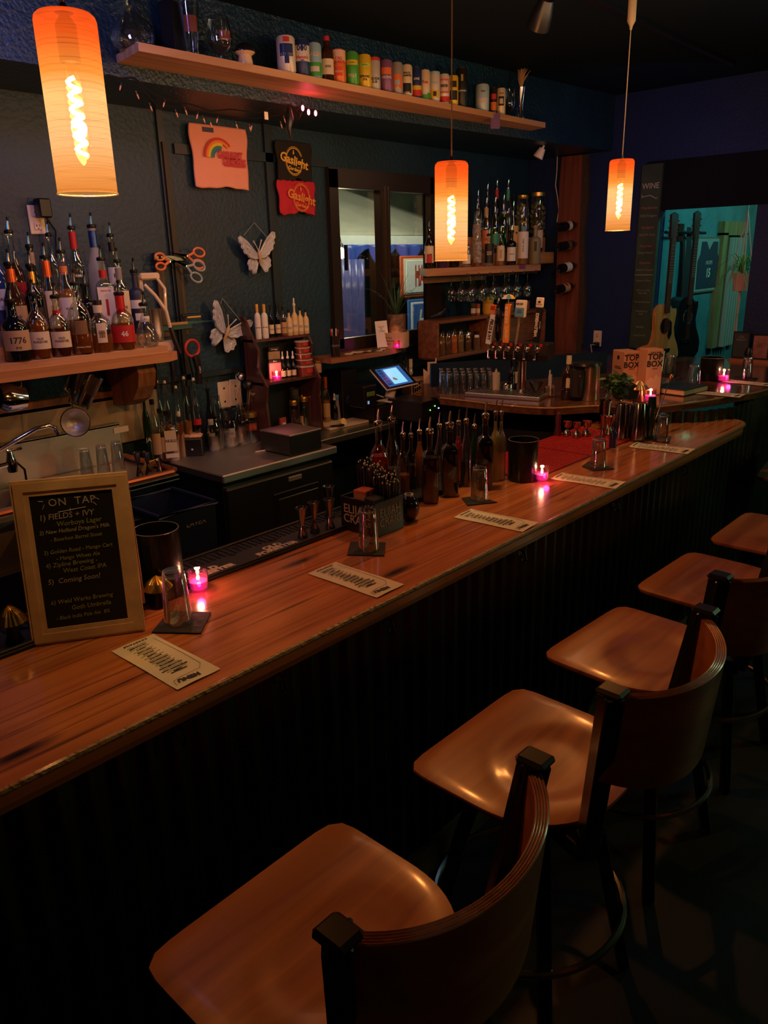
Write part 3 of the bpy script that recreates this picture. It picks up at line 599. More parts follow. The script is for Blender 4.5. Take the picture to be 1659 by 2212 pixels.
def Bp(name, label, px, pb, pt, w, z, sty, gl, y=None, ptx=None, **k):
    """bottle from its picture extent, standing on height z (or in the plane y)"""
    if y is None: P = spot(px, pb, z)
    else: P = gy(px, pb*.7+pt*.3, y); P.z = z
    r = w/2*dep(P)/F*.96
    if y is None: P = spot(px, pb, z, r*.8)
    H = zat(P, ptx or px, pt)-z
    return bottle(name, label, P, H, r, sty, gl, **k)
# coloured glasses and liquids
BRN = M('amber_brown_glass', (.05, .018, .006), .08, coat=.6); BKG = M('black_glass', (.006, .006, .008), .07, coat=.7)
GRN = glass('green_glass', (.10, .50, .16), .12); GRND = M('dark_green_glass', (.008, .03, .015), .08, coat=.6); FRO = M('frosted_glass', (.42, .44, .46), .45, alpha=.55)
BLUG = M('blue_glass', (.02, .05, .22), .1, coat=.6); NVY = M('navy_print', (.015, .02, .06), .45)
def liq(key, c, a=.85): return M(key, c, .12, alpha=a, spec=.3)
WHI = liq('whiskey', (.30, .085, .015)); WHL = liq('pale_whiskey', (.50, .22, .06), .7); RUM = liq('dark_rum', (.10, .025, .008), .95)
RDL = liq('red_syrup', (.30, .015, .01), .95); DRK = M('dark_syrup', (.005, .003, .003), .5, spec=.08); CLL = liq('clear_spirit', (.45, .47, .45), .12); YEL = liq('olive_juice', (.38, .30, .10), .85); ORL = liq('orange_syrup', (.42, .12, .02), .9)
BL = M('label_black', (.012, .012, .012), .5); LR = M('label_red', (.50, .015, .02), .5); TAN = M('label_tan', (.50, .33, .18), .6); LORG = M('label_orange', (.70, .22, .06), .5)
LPINK = M('label_pink', (.7, .2, .25), .5); LBLU = M('label_blue', (.10, .30, .50), .5); LGRN = M('label_green', (.05, .35, .22), .5); GLT = M('grey_ink', (.25, .24, .22), .6); WIN = M('white_ink', (.75, .72, .65), .6); LPUR = M('label_purple', (.16, .07, .22), .5)
SILV = M('can_lid', (.7, .7, .7), .25, 1.)
# ================================================================= left bottle shelf
LY = 3.45; zsh = gy(367, 757, LY).z
a = gy(-60, 815, LY); b = gy(402, 765, LY); zb_ = gy(200, 793, LY).z
ls = thing('bottle_shelf', 'thick live-edge wooden shelf holding the whiskey bottles', 'shelf', (0, 0, 0))
poly = [(a.x-.3, LY), (b.x-.10, LY), (b.x-.02, LY+.05), (b.x, LY+.14), (b.x+.02, WY), (a.x-.3, WY)]
MB().prism(poly, .042, Matrix.Translation((0, 0, zb_-.020))).obj('board', wood('shelf_plank', (.42, .17, .06), (.60, .27, .10), .4, coat=.2, knots=True), ls, smooth=False)
q = gy(283, 840, 3.62); br = [(0, 0), (.10, 0), (.12, -.04), (.115, -.12), (.09, -.17), (.04, -.20), (0, -.20)]
for xx in (q.x-.0, q.x-1.3):
    MB().prism([(y_, z_) for y_, z_ in [(0, 0), (-.30, 0), (-.32, -.05), (-.30, -.12), (-.24, -.19), (-.15, -.23), (0, -.235)]], .10, Matrix.Translation((xx, WY, zb_-.021)) @ Matrix(((0, 0, 1, 0), (1, 0, 0, 0), (0, 1, 0, 0), (0, 0, 0, 1)))).obj('bracket', wood('bracket_wood', (.20, .09, .04), (.34, .16, .07), .5, axis='Z'), ls, smooth=False)
a = gy(30, 890, 3.8); b = gy(300, 845, 3.8)
MB().box(((a.x-.3+b.x)/2, 3.835, (a.z+b.z)/2), (b.x-a.x+.3, .03, .055), bv=.004).obj('cleat', wood('bracket_wood'), ls, smooth=False)
zt_ = zb_+.022
stp = thing('bottle_riser', 'tiered wooden riser under the whiskey bottles', 'shelf riser', (0, 0, zt_))
tw = wood('riser_pine', (.50, .24, .11), (.66, .34, .16), .45); xr = gy(364, 760, LY+.01).x
for j in range(4):
    MB().box(((.9+xr)/2-.02*j, LY+.06+.098*j, .018+.03*j), (xr-.9-.02*j, .098, .036+.06*j), bv=.002).obj('step', tw, stp, smooth=False)
ROW = [(LY+.058, zt_+.037), (LY+.157, zt_+.097), (LY+.255, zt_+.157), (LY+.35, zt_+.217)]
def LB(row, name, label, px, pb, pt, w, sty, gl, ptx=None, **k):
    y, z = ROW[row]; return Bp(name, label, px, pb, pt, w, z, sty, gl, y=y, ptx=ptx, k=.8, group='bottles on the left shelf', **k)
W_ = 'whiskey_bottle'
LB(0, W_, 'black rye bottle with tan label and large digits, front row left end', 35, 772, 622, 56, 'round', BKG, labs=[(.19, .54, 1.25, TAN, '1776', BL, .036, 0), (.2, .28, .01, None, 'RYE', BL, .013, 0)])
LB(0, W_, 'amber whiskey bottle, cream label and green lower band, second in front row', 83, 769, 608, 47, 'squat', CLR, ptx=55, liq=WHI, fill=.62, labs=[(.16, .44, 1.1, CREAM, 'OLD\nFORESTER', BL, .0135, 0)])
LB(0, W_, 'amber whiskey bottle, cream label and red neck band, third in front row', 130, 767, 614, 45, 'squat', CLR, ptx=112, liq=RUM, fill=.5, labs=[(.16, .44, 1.1, CREAM, 'OLD\nFORESTER', BL, .0135, 0)], neck=(.72, .80, LR))
LB(0, W_, 'round-shouldered clear whiskey bottle with a brown buffalo picture', 174, 764, 586, 49, 'squat', CLR, ptx=152, liq=WHI, fill=.30, labs=[(.06, .16, .01, None, 'BUFFALO TRACE', WIN, .0085, 0), (.30, .50, .55, M('buffalo_brown', (.22, .12, .05), .7), '', BL, .01, 0)])
LB(0, W_, 'short amber whiskey bottle with narrow cream label and cream neck seal', 219, 761, 648, 50, 'squat', CLR, liq=WHI, fill=.36, labs=[(.20, .60, .42, CREAM, 'Four Roses', BL, .007, 0), (.30, .45, .25, M('buffalo_brown'), '', BL, .01, 0)], neck=(.80, .96, CREAM), top='cap')
LB(0, W_, 'whiskey bottle dipped in red wax with red two-digit label', 266, 755, 609, 50, 'squat', CLR, ptx=250, liq=WHI, fill=.5, sq=.0, labs=[(.14, .46, 1.2, LR, '46', WIN, .034, 0)], neck=(.66, 1.0, M('red_wax', (.55, .012, .02), .3, coat=.5)))
LB(0, 'gin_bottle', 'teardrop-shaped clear gin bottle with white collar label', 316, 751, 633, 50, 'drop', CLR, ptx=304, liq=CLL, fill=.4, labs=[(.62, .76, 1.3, WLAB, 'GIN', BL, .008, 0)])
LB(1, W_, 'dark whiskey bottle with orange foil neck and tan OLD label', 36, 730, 542, 46, 'long', BRN, ptx=12, labs=[(.22, .50, 1.2, TAN, 'OLD', BL, .016, 0)], neck=(.72, .96, M('copper_foil', (.75, .16, .04), .35, .6)))
LB(1, 'liqueur_bottle', 'black liqueur bottle with round number emblem and gold neck', 80, 730, 547, 42, 'round', BKG, ptx=55, labs=[(.22, .48, .7, BL, '43', CREAM, .028, 0)], neck=(.80, .95, GOLD))
LB(1, W_, 'tall clear whiskey bottle with long cream label and orange capsule', 113, 728, 528, 42, 'long', CLR, ptx=92, liq=WHL, fill=.6, labs=[(.14, .62, .55, CREAM, 'WHISKEY', GLT, .012, 1)], neck=(.78, .98, M('copper_foil')))
LB(1, 'rum_bottle', 'pale rum bottle with white and black label and orange neck seal', 148, 725, 517, 40, 'long', CLR, ptx=133, liq=WHL, fill=.6, labs=[(.24, .50, 1.1, WLAB, 'RUM', BL, .014, 0)], neck=(.76, .86, LORG))
LB(1, 'liqueur_bottle', 'dark square bottle with tan lettering behind the buffalo bottle', 192, 722, 590, 40, 'flask', BKG, ptx=180, labs=[(.1, .35, .9, BL, 'LUXE', TAN, .012, 0)], neck=(.6, .72, CREAM))
LB(1, 'gin_bottle', 'square clear gin bottle, red-and-white label with a red guardsman', 231, 720, 534, 37, 'flask', CLR, ptx=212, liq=CLL, fill=.5, sq=.5, labs=[(.10, .66, .92, WLAB, '', BL, .01, 0), (.59, .63, .01, None, 'BEEFEATER', RED, .0095, 0), (.28, .50, .16, RED, '', BL, .01, 0), (.10, .16, .90, LR, '', BL, .01, 0)], neck=(.78, .88, LR))
LB(1, 'gin_bottle', 'clear gin bottle with arched cream GIN label and checked neck', 265, 716, 539, 36, 'round', CLR, ptx=246, liq=CLL, fill=.5, labs=[(.16, .62, 1.1, CREAM, 'GIN', BL, .022, 0)], neck=(.72, .93, GLT))
LB(1, 'liqueur_bottle', 'navy-blue spirit bottle with two white labels beside the citrus press', 298, 712, 561, 36, 'flask', NVY, ptx=286, labs=[(.42, .56, 1.2, WLAB, '', BL, .01, 0), (.22, .34, .5, WLAB, '', BL, .01, 0)])
LB(2, 'vodka_bottle', 'blue vodka bottle with white label at the left picture edge', 5, 700, 500, 40, 'round', BLUG, labs=[(.25, .5, 1.1, WLAB, 'AN', BL, .02, 0)])
LB(2, 'liqueur_bottle', 'clear-necked dark bottle with red label and white capitals', 40, 700, 473, 38, 'long', CLR, ptx=24, liq=RUM, fill=.7, labs=[(.24, .5, 1.1, LR, 'AP', WIN, .024, 0)])
LB(2, 'whiskey_bottle', 'green-black bottle with tan paper neck behind the orange capsule', 80, 700, 505, 34, 'long', GRND, ptx=72, labs=[(.3, .5, 1.1, CREAM, '', BL, .01, 0)], neck=(.7, .95, TAN))
LB(2, 'liqueur_bottle', 'tall clear bottle with white lettering and red patterned neck', 172, 690, 466, 38, 'round', CLR, ptx=153, liq=DRK, fill=.25, labs=[(.48, .56, .01, None, 'PAMA', WIN, .018, 0)], neck=(.80, .98, LR))
LB(2, 'vodka_bottle', 'frosted clear bottle with blue foil neck', 215, 690, 463, 40, 'long', FRO, ptx=202, neck=(.80, .97, M('blue_foil', (.03, .09, .38), .3, .7)))
LB(3, 'tequila_bottle', 'tall clear bottle with rounded shoulders and bare neck, back row', 121, 680, 481, 30, 'round', CLR, ptx=114, liq=CLL, fill=.5)
LB(3, 'vodka_bottle', 'tall bottle with black cap band and white K label, back row right', 252, 680, 484, 31, 'long', CLR, ptx=237, liq=CLL, fill=.5, labs=[(.34, .58, 1.1, WLAB, 'K', BL, .03, 0)], neck=(.80, .93, BL))
# citrus press, wall gadgets right of the bottles
P = gy(338, 700, 3.62); zl = zt_
cp = thing('citrus_press', 'cream lever citrus press with black handle beside the bottles', 'juicer', (P.x, P.y, zl+.0), face(P.x, P.y, .6))
IV = M('ivory_enamel', (.72, .58, .38), .35, coat=.4); zt = zat(P, 325, 590)-zl
MB().prism([(-.055, .0), (.065, .0), (.075, .045), (-.065, .045)], .07, Matrix.Translation((0, .035, 0)) @ Matrix.Rotation(pi/2, 4, 'X')).obj('base', IV, cp)
MB().box((-.055, .01, zt*.5), (.02, .03, zt*.95), bv=.004).box((-.01, 0, zt*.96), (.10, .04, .035), bv=.008).obj('column', IV, cp)
MB().lathe([(0, .05), (.028, .05), (.035, .09), (.030, .10), (.030, .20), (.036, .21), (0, .21)], 16).obj('reamer_cup', STL, cp)
MB().tube([(-.045, -.03, zt*.86), (.0, -.04, zt*.72), (.045, -.045, zt*.52), (.058, -.05, zt*.28)], [.009, .009, .010, .009], 8).tube([(.02, -.03, zt*.94), (.052, -.04, zt*.80), (.045, -.045, zt*.54)], .008, 8).obj('lever', IV, cp)
MB().tube([(.058, -.05, zt*.30), (.072, -.055, zt*.12), (.09, -.055, -zt*.05)], [.011, .014, .012], 10).obj('handle', BLK, cp)
# vertical knife board with scissors
P = gy(392, 640, 3.80)
mb_ = thing('magnetic_tool_board', 'dark vertical board with metal strips for bar tools', 'tool rack', (P.x, 3.835, 0))
z0 = gy(395, 725, 3.82).z; z1 = gy(385, 545, 3.82).z
for dx in (-.10, .02): MB().box((dx, 0, (z0+z1)/2), (.05, .025, z1-z0), bv=.003).obj('board', wood('old_dark_board', (.05, .035, .02), (.10, .07, .04), .6, axis='Z'), mb_, smooth=False)
MB().box((-.04, -.018, z1-.03), (.20, .012, .03), bv=.002).box((-.04, -.018, z0+.05), (.20, .012, .03), bv=.002).obj('metal_strip', M('dark_steel'), mb_, smooth=False)
def scissors(label, px, py, px2, py2, mat, y=3.79):
    a, b = gy(px, py, y), gy(px2, py2, y); d = (b-a); ang = math.atan2(d.z, d.x); Lh = d.length
    t = thing('scissors', label, 'scissors', a, rot=(0, -ang, 0), group='scissors on the tool board')
    for s_ in (-1, 1):
        ring = [(Lh*.78+Lh*.24*cos(q*pi/8), 0, s_*Lh*.21+Lh*.15*sin(q*pi/8)) for q in range(16)]
        MB().tube(ring, .006, 6, closed=True).tube([(Lh*.30, 0, 0), (Lh*.56, 0, s_*Lh*.16)], .007, 6).obj('handle', mat, t)
        MB().prism([(-Lh*.55, 0), (Lh*.3, -s_*.007), (Lh*.3, s_*.007)], .002, Matrix.Rotation(pi/2, 4, 'X')).obj('blade', CHR, t)
    MB().lathe([(0, -.004), (.005, -.004), (.005, .004), (0, .004)], 8, Matrix.Translation((Lh*.28, 0, 0)) @ Matrix.Rotation(pi/2, 4, 'X')).obj('pivot', CHR, t)
OS = M('orange_handle', (.85, .22, .08), .4, coat=.3)
scissors('orange-handled scissors pointing left on the tool board', 378, 565, 337, 565, OS)
scissors('orange-handled scissors pointing right on the tool board', 390, 550, 440, 560, OS, 3.78)
scissors('grey-handled scissors below the orange pairs', 388, 568, 438, 592, M('grey_handle', (.35, .42, .45), .4), 3.77)
P = gy(420, 696, 3.76)
t = thing('paring_knife', 'knife with brown handle lying level on the lower metal strip', 'knife', P); MB().box((-.10, 0, 0), (.11, .012, .016), bv=.003).obj('handle', CORK, t); MB().prism([(-.05, -.008), (.16, 0), (-.05, .008)], .002, Matrix.Rotation(pi/2, 4, 'X')).obj('blade', CHR, t)
P = gy(424, 684, 3.75)
t = thing('box_cutter', 'yellow and black box cutter on the lower metal strip', 'knife', P); MB().box((-.03, 0, .012), (.13, .012, .014), bv=.003).obj('grip', BLK, t); MB().box((-.02, -.008, .0), (.09, .006, .010), bv=.002).obj('insert', M('yellow_plastic', (.75, .5, .08), .4), t)
P = gy(415, 752, 3.74)
t = thing('can_opener_wheel', 'red ring can opener hanging under the board', 'can opener', P)
MB().tube([(.045*cos(q*pi/10), 0, .045*sin(q*pi/10)) for q in range(20)], .008, 8, closed=True).obj('ring', M('red_plastic', (.55, .04, .03), .4), t)
MB().tube([(.01, 0, -.04), (.02, -.01, -.12), (.015, -.01, -.20)], .018, 8).obj('body', BLK, t); text('CAM', .018, WIN, t, (.018, -.032, -.12), rot=(pi/2, -pi/2, 0))
MB().tube([(-.03, 0, -.03), (-.01, 0, -.17)], .004, 6).tube([(.04, 0, -.03), (.05, 0, -.18)], .004, 6).obj('handle_wire', CHR, t)
for px, py, lb in ((335, 800, 'black bottle opener hanging at the shelf end'), (372, 810, 'dark metal tongs hanging at the shelf end')):
    P = gy(px, py, 3.72); t = thing('bar_tool', lb, 'bar tool', P); MB().tube([(0, 0, .12), (.004, 0, 0), (-.01, 0, -.10)], [.008, .012, .006], 8).obj('handle', BLK, t); MB().tube([(.0, 0, .11), (.01, 0, .13), (.0, 0, .15)], .003, 6).obj('hook', CHR, t)
# outlet with charger on the wall
def outlet(label, P, rz, blackplug=True):
    t = thing('wall_outlet', label, 'outlet', P, rz); OW = M('outlet_white', (.78, .66, .50), .4)
    MB().box((0, -.004, 0), (.075, .008, .13), bv=.003).obj('plate', OW, t)
    for zz in (.03, -.03):
        MB().box((0, -.010, zz), (.036, .005, .032), bv=.002).obj('socket', OW, t); MB().box((-.007, -.0135, zz+.004), (.003, .002, .010)).box((.007, -.0135, zz+.004), (.003, .002, .008)).box((0, -.0135, zz-.009), (.005, .002, .005)).obj('slots', BLK, t, smooth=False)
    return t
P = gy(78, 475, WY-.001); o = outlet('white outlet with black charger above the left bottles', P, 0)
t = thing('phone_charger', 'black charger block plugged into the upper left outlet', 'charger', P+Vector((.02, -.045, .05))); MB().box((0, 0, 0), (.06, .06, .085), bv=.006).obj('block', BLK, t); MB().tube([(.0, -.0, -.03), (.01, -.02, -.06), (.04, -.01, -.10), (.03, 0, -.22)], .004, 6).obj('cable', BLK, t)
# hanging vessels under the shelf
P = gy(22, 860, 3.55)
t = thing('steel_pitcher', 'shiny steel pitcher hanging under the left shelf', 'pitcher', P, rot=(0, R_(100), 0))
MB().lathe([(0, -.05), (.05, -.05), (.062, -.03), (.064, .0), (.055, .045), (.052, .06), (.048, .06), (.058, 0), (.05, -.045)], 24).obj('body', CHR, t); MB().tube([(-.055, 0, .05), (-.09, 0, .04), (-.09, 0, -.02), (-.06, 0, -.03)], .005, 8).obj('handle', CHR, t)
MB().tube([(-.06, 0, .05), (-.10, 0, .0), (-.15, 0, .0)], .003, 6).obj('hook', BLK, t)
P = gy(182, 845, 3.55)
t = thing('measuring_jug', 'clear plastic measuring jug hanging tilted under the shelf', 'jug', P, rot=(0, R_(32), 0))
MB().lathe([(0, -.08), (.046, -.08), (.050, -.07), (.060, .08), (.062, .085), (.058, .085), (.048, -.066), (0, -.07)], 24).obj('body', glass('smoky_plastic', (.62, .60, .55), .14, .15), t); MB().tube([(-.058, 0, .07), (-.095, 0, .065), (-.092, 0, -.03), (-.05, 0, -.05)], .006, 8).obj('handle', glass('smoky_plastic'), t)
MB().box((.0, -.060, .03), (.05, .001, .09)).obj('scale_print', glass('smoky_plastic'), t)
MB().tube([(-.09, 0, .06), (-.07, .02, .12), (-.05, .05, .16)], .003, 6).obj('hook', BLK, t)
P = gy(163, 912, 3.5)
t = thing('mesh_strainer', 'fine mesh strainer hanging below the measuring jug', 'strainer', P, rot=(R_(80), 0, R_(-10)))
MB().lathe([(0, -.055), (.03, -.045), (.055, -.02), (.066, 0)], 20).obj('mesh_bowl', glass('mesh_metal', (.55, .5, .42), .25, .4), t); MB().tube([(.067*cos(q*pi/14), .067*sin(q*pi/14), 0) for q in range(28)], .003, 6, closed=True).obj('rim', CHR, t); MB().tube([(0, .067, 0), (0, .16, .01)], .004, 6).obj('handle', CHR, t)
# ================================================================= upper shelf with cans
us0, us1 = gz(255, 136, 2.80), gz(1135, 284, 2.80)
uf0, uf1 = gy(300, 106, 3.04), gy(1178, 272, 2.99)
us = thing('can_shelf', 'long pale pine shelf of beer cans high under the ceiling', 'shelf', (0, 0, 0))
zs0 = 2.785
poly = [(gz(300, 110, zs0).x, gz(300, 110, zs0).y), (gz(1178, 276, zs0).x, gz(1178, 276, zs0).y), (gz(1135, 285, zs0).x, gz(1135, 285, zs0).y+.01), (3.25, 3.305), (gz(252, 137, zs0).x, 3.315)]
MB().prism(poly, .032, Matrix.Translation((0, 0, zs0))).obj('board', wood('pale_pine', (.52, .29, .15), (.66, .38, .20), .5, .6), us, smooth=False)
USZ = zs0+.032
def yfront(px): # shelf front line
    (x0, y0), (x1, y1) = poly[0], poly[1]; d = ray(px, 180); t = (y0*(x1-x0)-x0*(y1-y0))/(d.y*(x1-x0)-d.x*(y1-y0)); return t*d.y
def can(label, px, pt, pb, w, body, bands=(), txt=None, kind=None, top=None):
    P = gy(px, (pt+pb)/2, yfront(px)+.055); P.z = USZ; r = w/2*dep(P)/F; H = zat(P, px, pt)-USZ
    t = thing('beer_can', label, 'can', P, face(P.x, P.y, .9), 'cans on the upper shelf')
    MB().lathe([(0, .004), (r*.78, 0), (r*.82, .003), (r, .014), (r, H-.013), (r*.84, H-.003), (r*.84, H), (r*.78, H-.002), (r*.76, H-.006), (0, H-.006)], 20).obj('can_body', body, t)
    MB().lathe([(0, 0), (r*.78, .002), (r*.84, 0), (r*.85, -.004)], 20).obj('rim', top or SILV, t, (0, 0, H+.0005))
    for z0, z1, ha, m in bands: band(r, z0*H, z1*H, -pi/2-ha, -pi/2+ha, 12).obj('print', m, t)
    for tx, z, sz, m, *v in (txt or ()): wraptext(tx, sz, m, t, r+.0008, z*H, vert=bool(v), bold=sz*.03, line=.9)
    return t
def C_(k, c): return M('can_'+k, c, .35, .15)
cW, cN, cY, cG, cO, cR, cK, cB, cP, cC, cS = C_('white', (.72, .68, .62)), C_('navy', (.02, .04, .16)), C_('yellow', (.78, .55, .03)), C_('green', (.08, .42, .06)), C_('orange', (.80, .20, .04)), C_('red', (.62, .04, .03)), C_('black', (.02, .02, .02)), C_('sky', (.32, .55, .68)), C_('purple', (.25, .10, .25)), C_('cream', (.75, .62, .42)), C_('silver', (.5, .5, .48))
can('tall silver and white can with red stripe and blue ribbon emblem', 618, 78, 163, 40, cW, [(.80, .93, .35, cR), (.44, .76, .75, cN), (.46, .52, .9, cW), (.25, .44, .25, cN)], [('Blue Ribbon', .49, .010, cN)])
can('navy can with white band of dark drops and red script', 652, 86, 169, 34, cN, [(.40, .82, 1.3, cW), (.66, .84, .12, cN)], [('Hamm\'s', .50, .019, cR), ('000', .74, .034, cN), ('BEER', .42, .008, cN)])
can('pale blue and green lager can with a landscape picture', 679, 93, 174, 32, cB, [(.08, .45, 1.2, cG), (.2, .34, .6, cW)], [('LAGER', .66, .024, cC)])
P = gy(706, 120, yfront(706)+.06); P.z = USZ; bottle('beer_bottle', 'dark brown beer bottle with red cap and cream label among cans', P, zat(P, 702, 79)-USZ, 15*dep(P)/F, 'wine', BRN, labs=[(.16, .50, 1.0, CREAM, 'BEER', BL, .014, 0)], neck=(.90, 1.0, LR), top='none')
can('white-to-orange can with a blood orange slice picture', 731, 107, 184, 32, cO, [(.62, .95, 1.4, C_('peach', (.85, .55, .35))), (.22, .48, .5, C_('deep', (.85, .10, .02)))], [('CALI\nSQUEEZE', .66, .017, cR), ('BLOOD', .34, .012, cC)])
can('bright green can reading PALE with yellow banner', 760, 112, 188, 30, cG, [(.60, .74, .9, cY)], [('PALE', .30, .019, cC), ('SIERRA', .66, .010, cG)])
can('bright yellow can reading SPRING IPA', 787, 118, 193, 30, cY, [(.62, .72, .9, C_('lemon', (.6, .7, .1)))], [('SPRING\nIPA', .30, .016, cK), ('SIERRA', .67, .010, cG)])
can('silver can with red top and black slanted lettering', 808, 124, 199, 27, cS, [(.88, .97, 1.6, cR)], [('PSEUDO\nSUE', .30, .017, cK)])
can('dull purple can with orange swirl and white lettering', 834, 130, 203, 29, cP, [(.55, .75, .8, cO)], [('VIKING', .46, .018, cW)])
can('grey can with an orange and blue swirl print', 857, 135, 206, 27, C_('grey', (.35, .33, .33)), [(.2, .62, .9, cO), (.3, .45, .4, cB)], [('OIL', .22, .015, cW)])
can('cream can with black lettering above a dark triangle', 878, 140, 210, 26, cC, [(.12, .42, .8, cK)], [('SPACE\nCAMPER', .68, .014, cK), ('COSMIC', .14, .009, cC)])
can('navy, red and yellow striped can', 899, 146, 215, 24, cN, [(.10, .30, 1.3, cR), (.28, .42, 1.1, cY)], [('ONE', .62, .016, cW)])
can('cream can with red lettering and green leaves', 917, 151, 219, 25, cC, [(.05, .25, 1.2, cG), (.2, .32, .4, cW)], [('Tois', .58, .02, cR)])
can('white can with blue rim reading YUZU', 938, 155, 222, 25, cW, [(.90, .98, 1.6, cB), (.15, .40, .8, cY), (.2, .35, .3, cK)], [('YUZU', .62, .014, cB)])
can('white can with red circle and black BEER lettering', 959, 160, 226, 24, cW, [(.08, .26, 1.3, cR), (.36, .82, .95, C_('coral', (.75, .15, .10))), (.42, .76, .75, cW)], [('BEER', .59, .020, cK)])
can('short gold and black patterned can', 979, 163, 228, 22, cY, [(.2, .5, .8, cK), (.6, .8, .6, cK)])
can('tall black stout can with gold harp mark', 997, 147, 232, 24, cK, [(.66, .82, .2, GOLD)], [('GUINNESS', .42, .012, cW)])
can('light blue can standing apart near the right shelf end', 1042, 182, 242, 29, C_('powder', (.45, .66, .72)), [(.30, .48, .8, cW)], [('lime', .72, .014, cN)])
can('narrow orange and black patterned can, right shelf end', 1066, 189, 243, 15, cK, [(.15, .45, 1.0, cO), (.55, .75, .8, cR)])
can('cream can with black square print, right shelf end', 1082, 190, 247, 20, cC, [(.35, .68, .6, cK), (.42, .60, .4, cC)], [('SLICE', .78, .010, cK)])
# stemware, vase, mushroom, decanter on the shelf
def onshelf(px, py, back=.08): P = gy(px, py, yfront(px)+back); P.z = USZ; return P
P = onshelf(415, 110); r = 23*dep(P)/F; H = zat(P, 410, 8)-USZ
t = thing('pilsner_glass', 'tall clear pilsner glass with red emblem on the upper shelf', 'glass', P, face(P.x, P.y)); MB().lathe([(0, .0), (r*.72, 0), (r*.70, .012), (r*.60, .03), (r, H), (r*.96, H), (r*.55, .035), (0, .03)], 24).obj('glass_body', CLR, t); band(r*.88, H*.45, H*.75, -pi/2-.7, -pi/2+.7).obj('emblem', M('emblem_red', (.25, .05, .03), .6, alpha=.6), t)
def snifter(label, px, pb, pt, w, grp=None, em=True):
    P = onshelf(px, pb); r = w/2*dep(P)/F; H = zat(P, px, pt)-USZ
    t = thing('snifter_glass', label, 'glass', P, face(P.x, P.y)); pr = [(0, 0), (r*.65, 0), (r*.6, .004), (.006, .008), (.005, H*.18), (r*.6, H*.26), (r*.95, H*.42), (r, H*.55), (r*.92, H*.8), (r*.78, H), (r*.76, H), (r*.9, H*.8), (r*.97, H*.55), (r*.92, H*.42), (0, H*.24)]
    MB().lathe(pr, 24).obj('glass_body', CLR, t)
    if em: band(r*1.0, H*.45, H*.66, -pi/2-.1, -pi/2+.9).obj('emblem', M('emblem_red'), t)
snifter('large snifter glass with red emblem left of the mushroom', 478, 132, 37, 54); snifter('round snifter glass beside the dried grass vase', 1099, 250, 190, 24, em=False)
P = onshelf(380, 110, .16); t = thing('dark_drink_box', 'black cardboard box behind the pilsner glass', 'box', P, .3); MB().box((0, 0, .11), (.09, .07, .22), bv=.003).obj('carton', BLK, t)
P = onshelf(285, 100, .14); P.x = gy(285, 60, yfront(300)+.14).x
t = thing('glass_decanter', 'long-necked clear decanter at the left shelf end', 'decanter', P); MB().lathe([(0, 0), (.06, 0), (.085, .02), (.09, .06), (.07, .10), (.03, .14), (.014, .18), (.011, .34), (.016, .36), (.010, .35), (.009, .2), (.08, .06), (0, .01)], 24).obj('glass_body', CLR, t)
P = onshelf(531, 145, .06); r = 22*dep(P)/F; H = zat(P, 530, 92)-USZ
t = thing('mushroom_jar', 'ceramic mushroom jar with cream stem and black cap', 'jar', P); MB().lathe([(0, 0), (r*.70, 0), (r*.76, H*.12), (r*.66, H*.36), (r*.62, H*.46), (r*1.0, H*.58), (r*.98, H*.62), (0, H*.6)], 28).obj('stem', M('cream_glaze', (.78, .58, .36), .25, coat=.5), t)
MB().lathe([(r*1.0, H*.60), (r*1.02, H*.66), (r*.85, H*.84), (r*.5, H*.96), (0, H)], 28).obj('cap', M('black_glaze', (.012, .010, .010), .12, coat=.7), t)
P = onshelf(1124, 250, .07); r = 12*dep(P)/F; H = zat(P, 1124, 190)-USZ; Ht = zat(P, 1124, 140)-USZ
t = thing('grass_vase', 'slim glass vase of dried grass at the right shelf end', 'vase', P); MB().lathe([(0, 0), (r*.8, 0), (r*.7, .02), (r*.8, H*.5), (r*1.2, H), (r*1.1, H), (r*.7, H*.5), (0, .02)], 18).obj('vase_glass', CLR, t)
gm = MB()
for i in range(46):
    a = random.uniform(0, 2*pi); s_ = random.uniform(.2, 1); h = Ht*random.uniform(.8, 1.02); gm.tube([(0, 0, .02), (.006*cos(a), .006*sin(a), H), (.022*s_*cos(a), .022*s_*sin(a), h*.85), (.05*s_*cos(a)+.02, .05*s_*sin(a), h)], [.0012, .0014, .0022, .0006], 4)
gm.obj('dried_grass', M('straw', (.50, .30, .14), .8), t, kind='stuff')
P = gy(1070, 258, yfront(1070)-.005); t = thing('price_tag', 'dark purple tag hanging from the upper shelf edge', 'tag', P, face(P.x, P.y, .5)); MB().box((0, 0, -.01), (.065, .002, .085)).obj('card', LPUR, t); text('open\nmic', .018, GLT, t, (0, -.0018, -.02)); MB().tube([(0, 0, .03), (0, .004, .048)], .001, 4).obj('string', WHT, t)
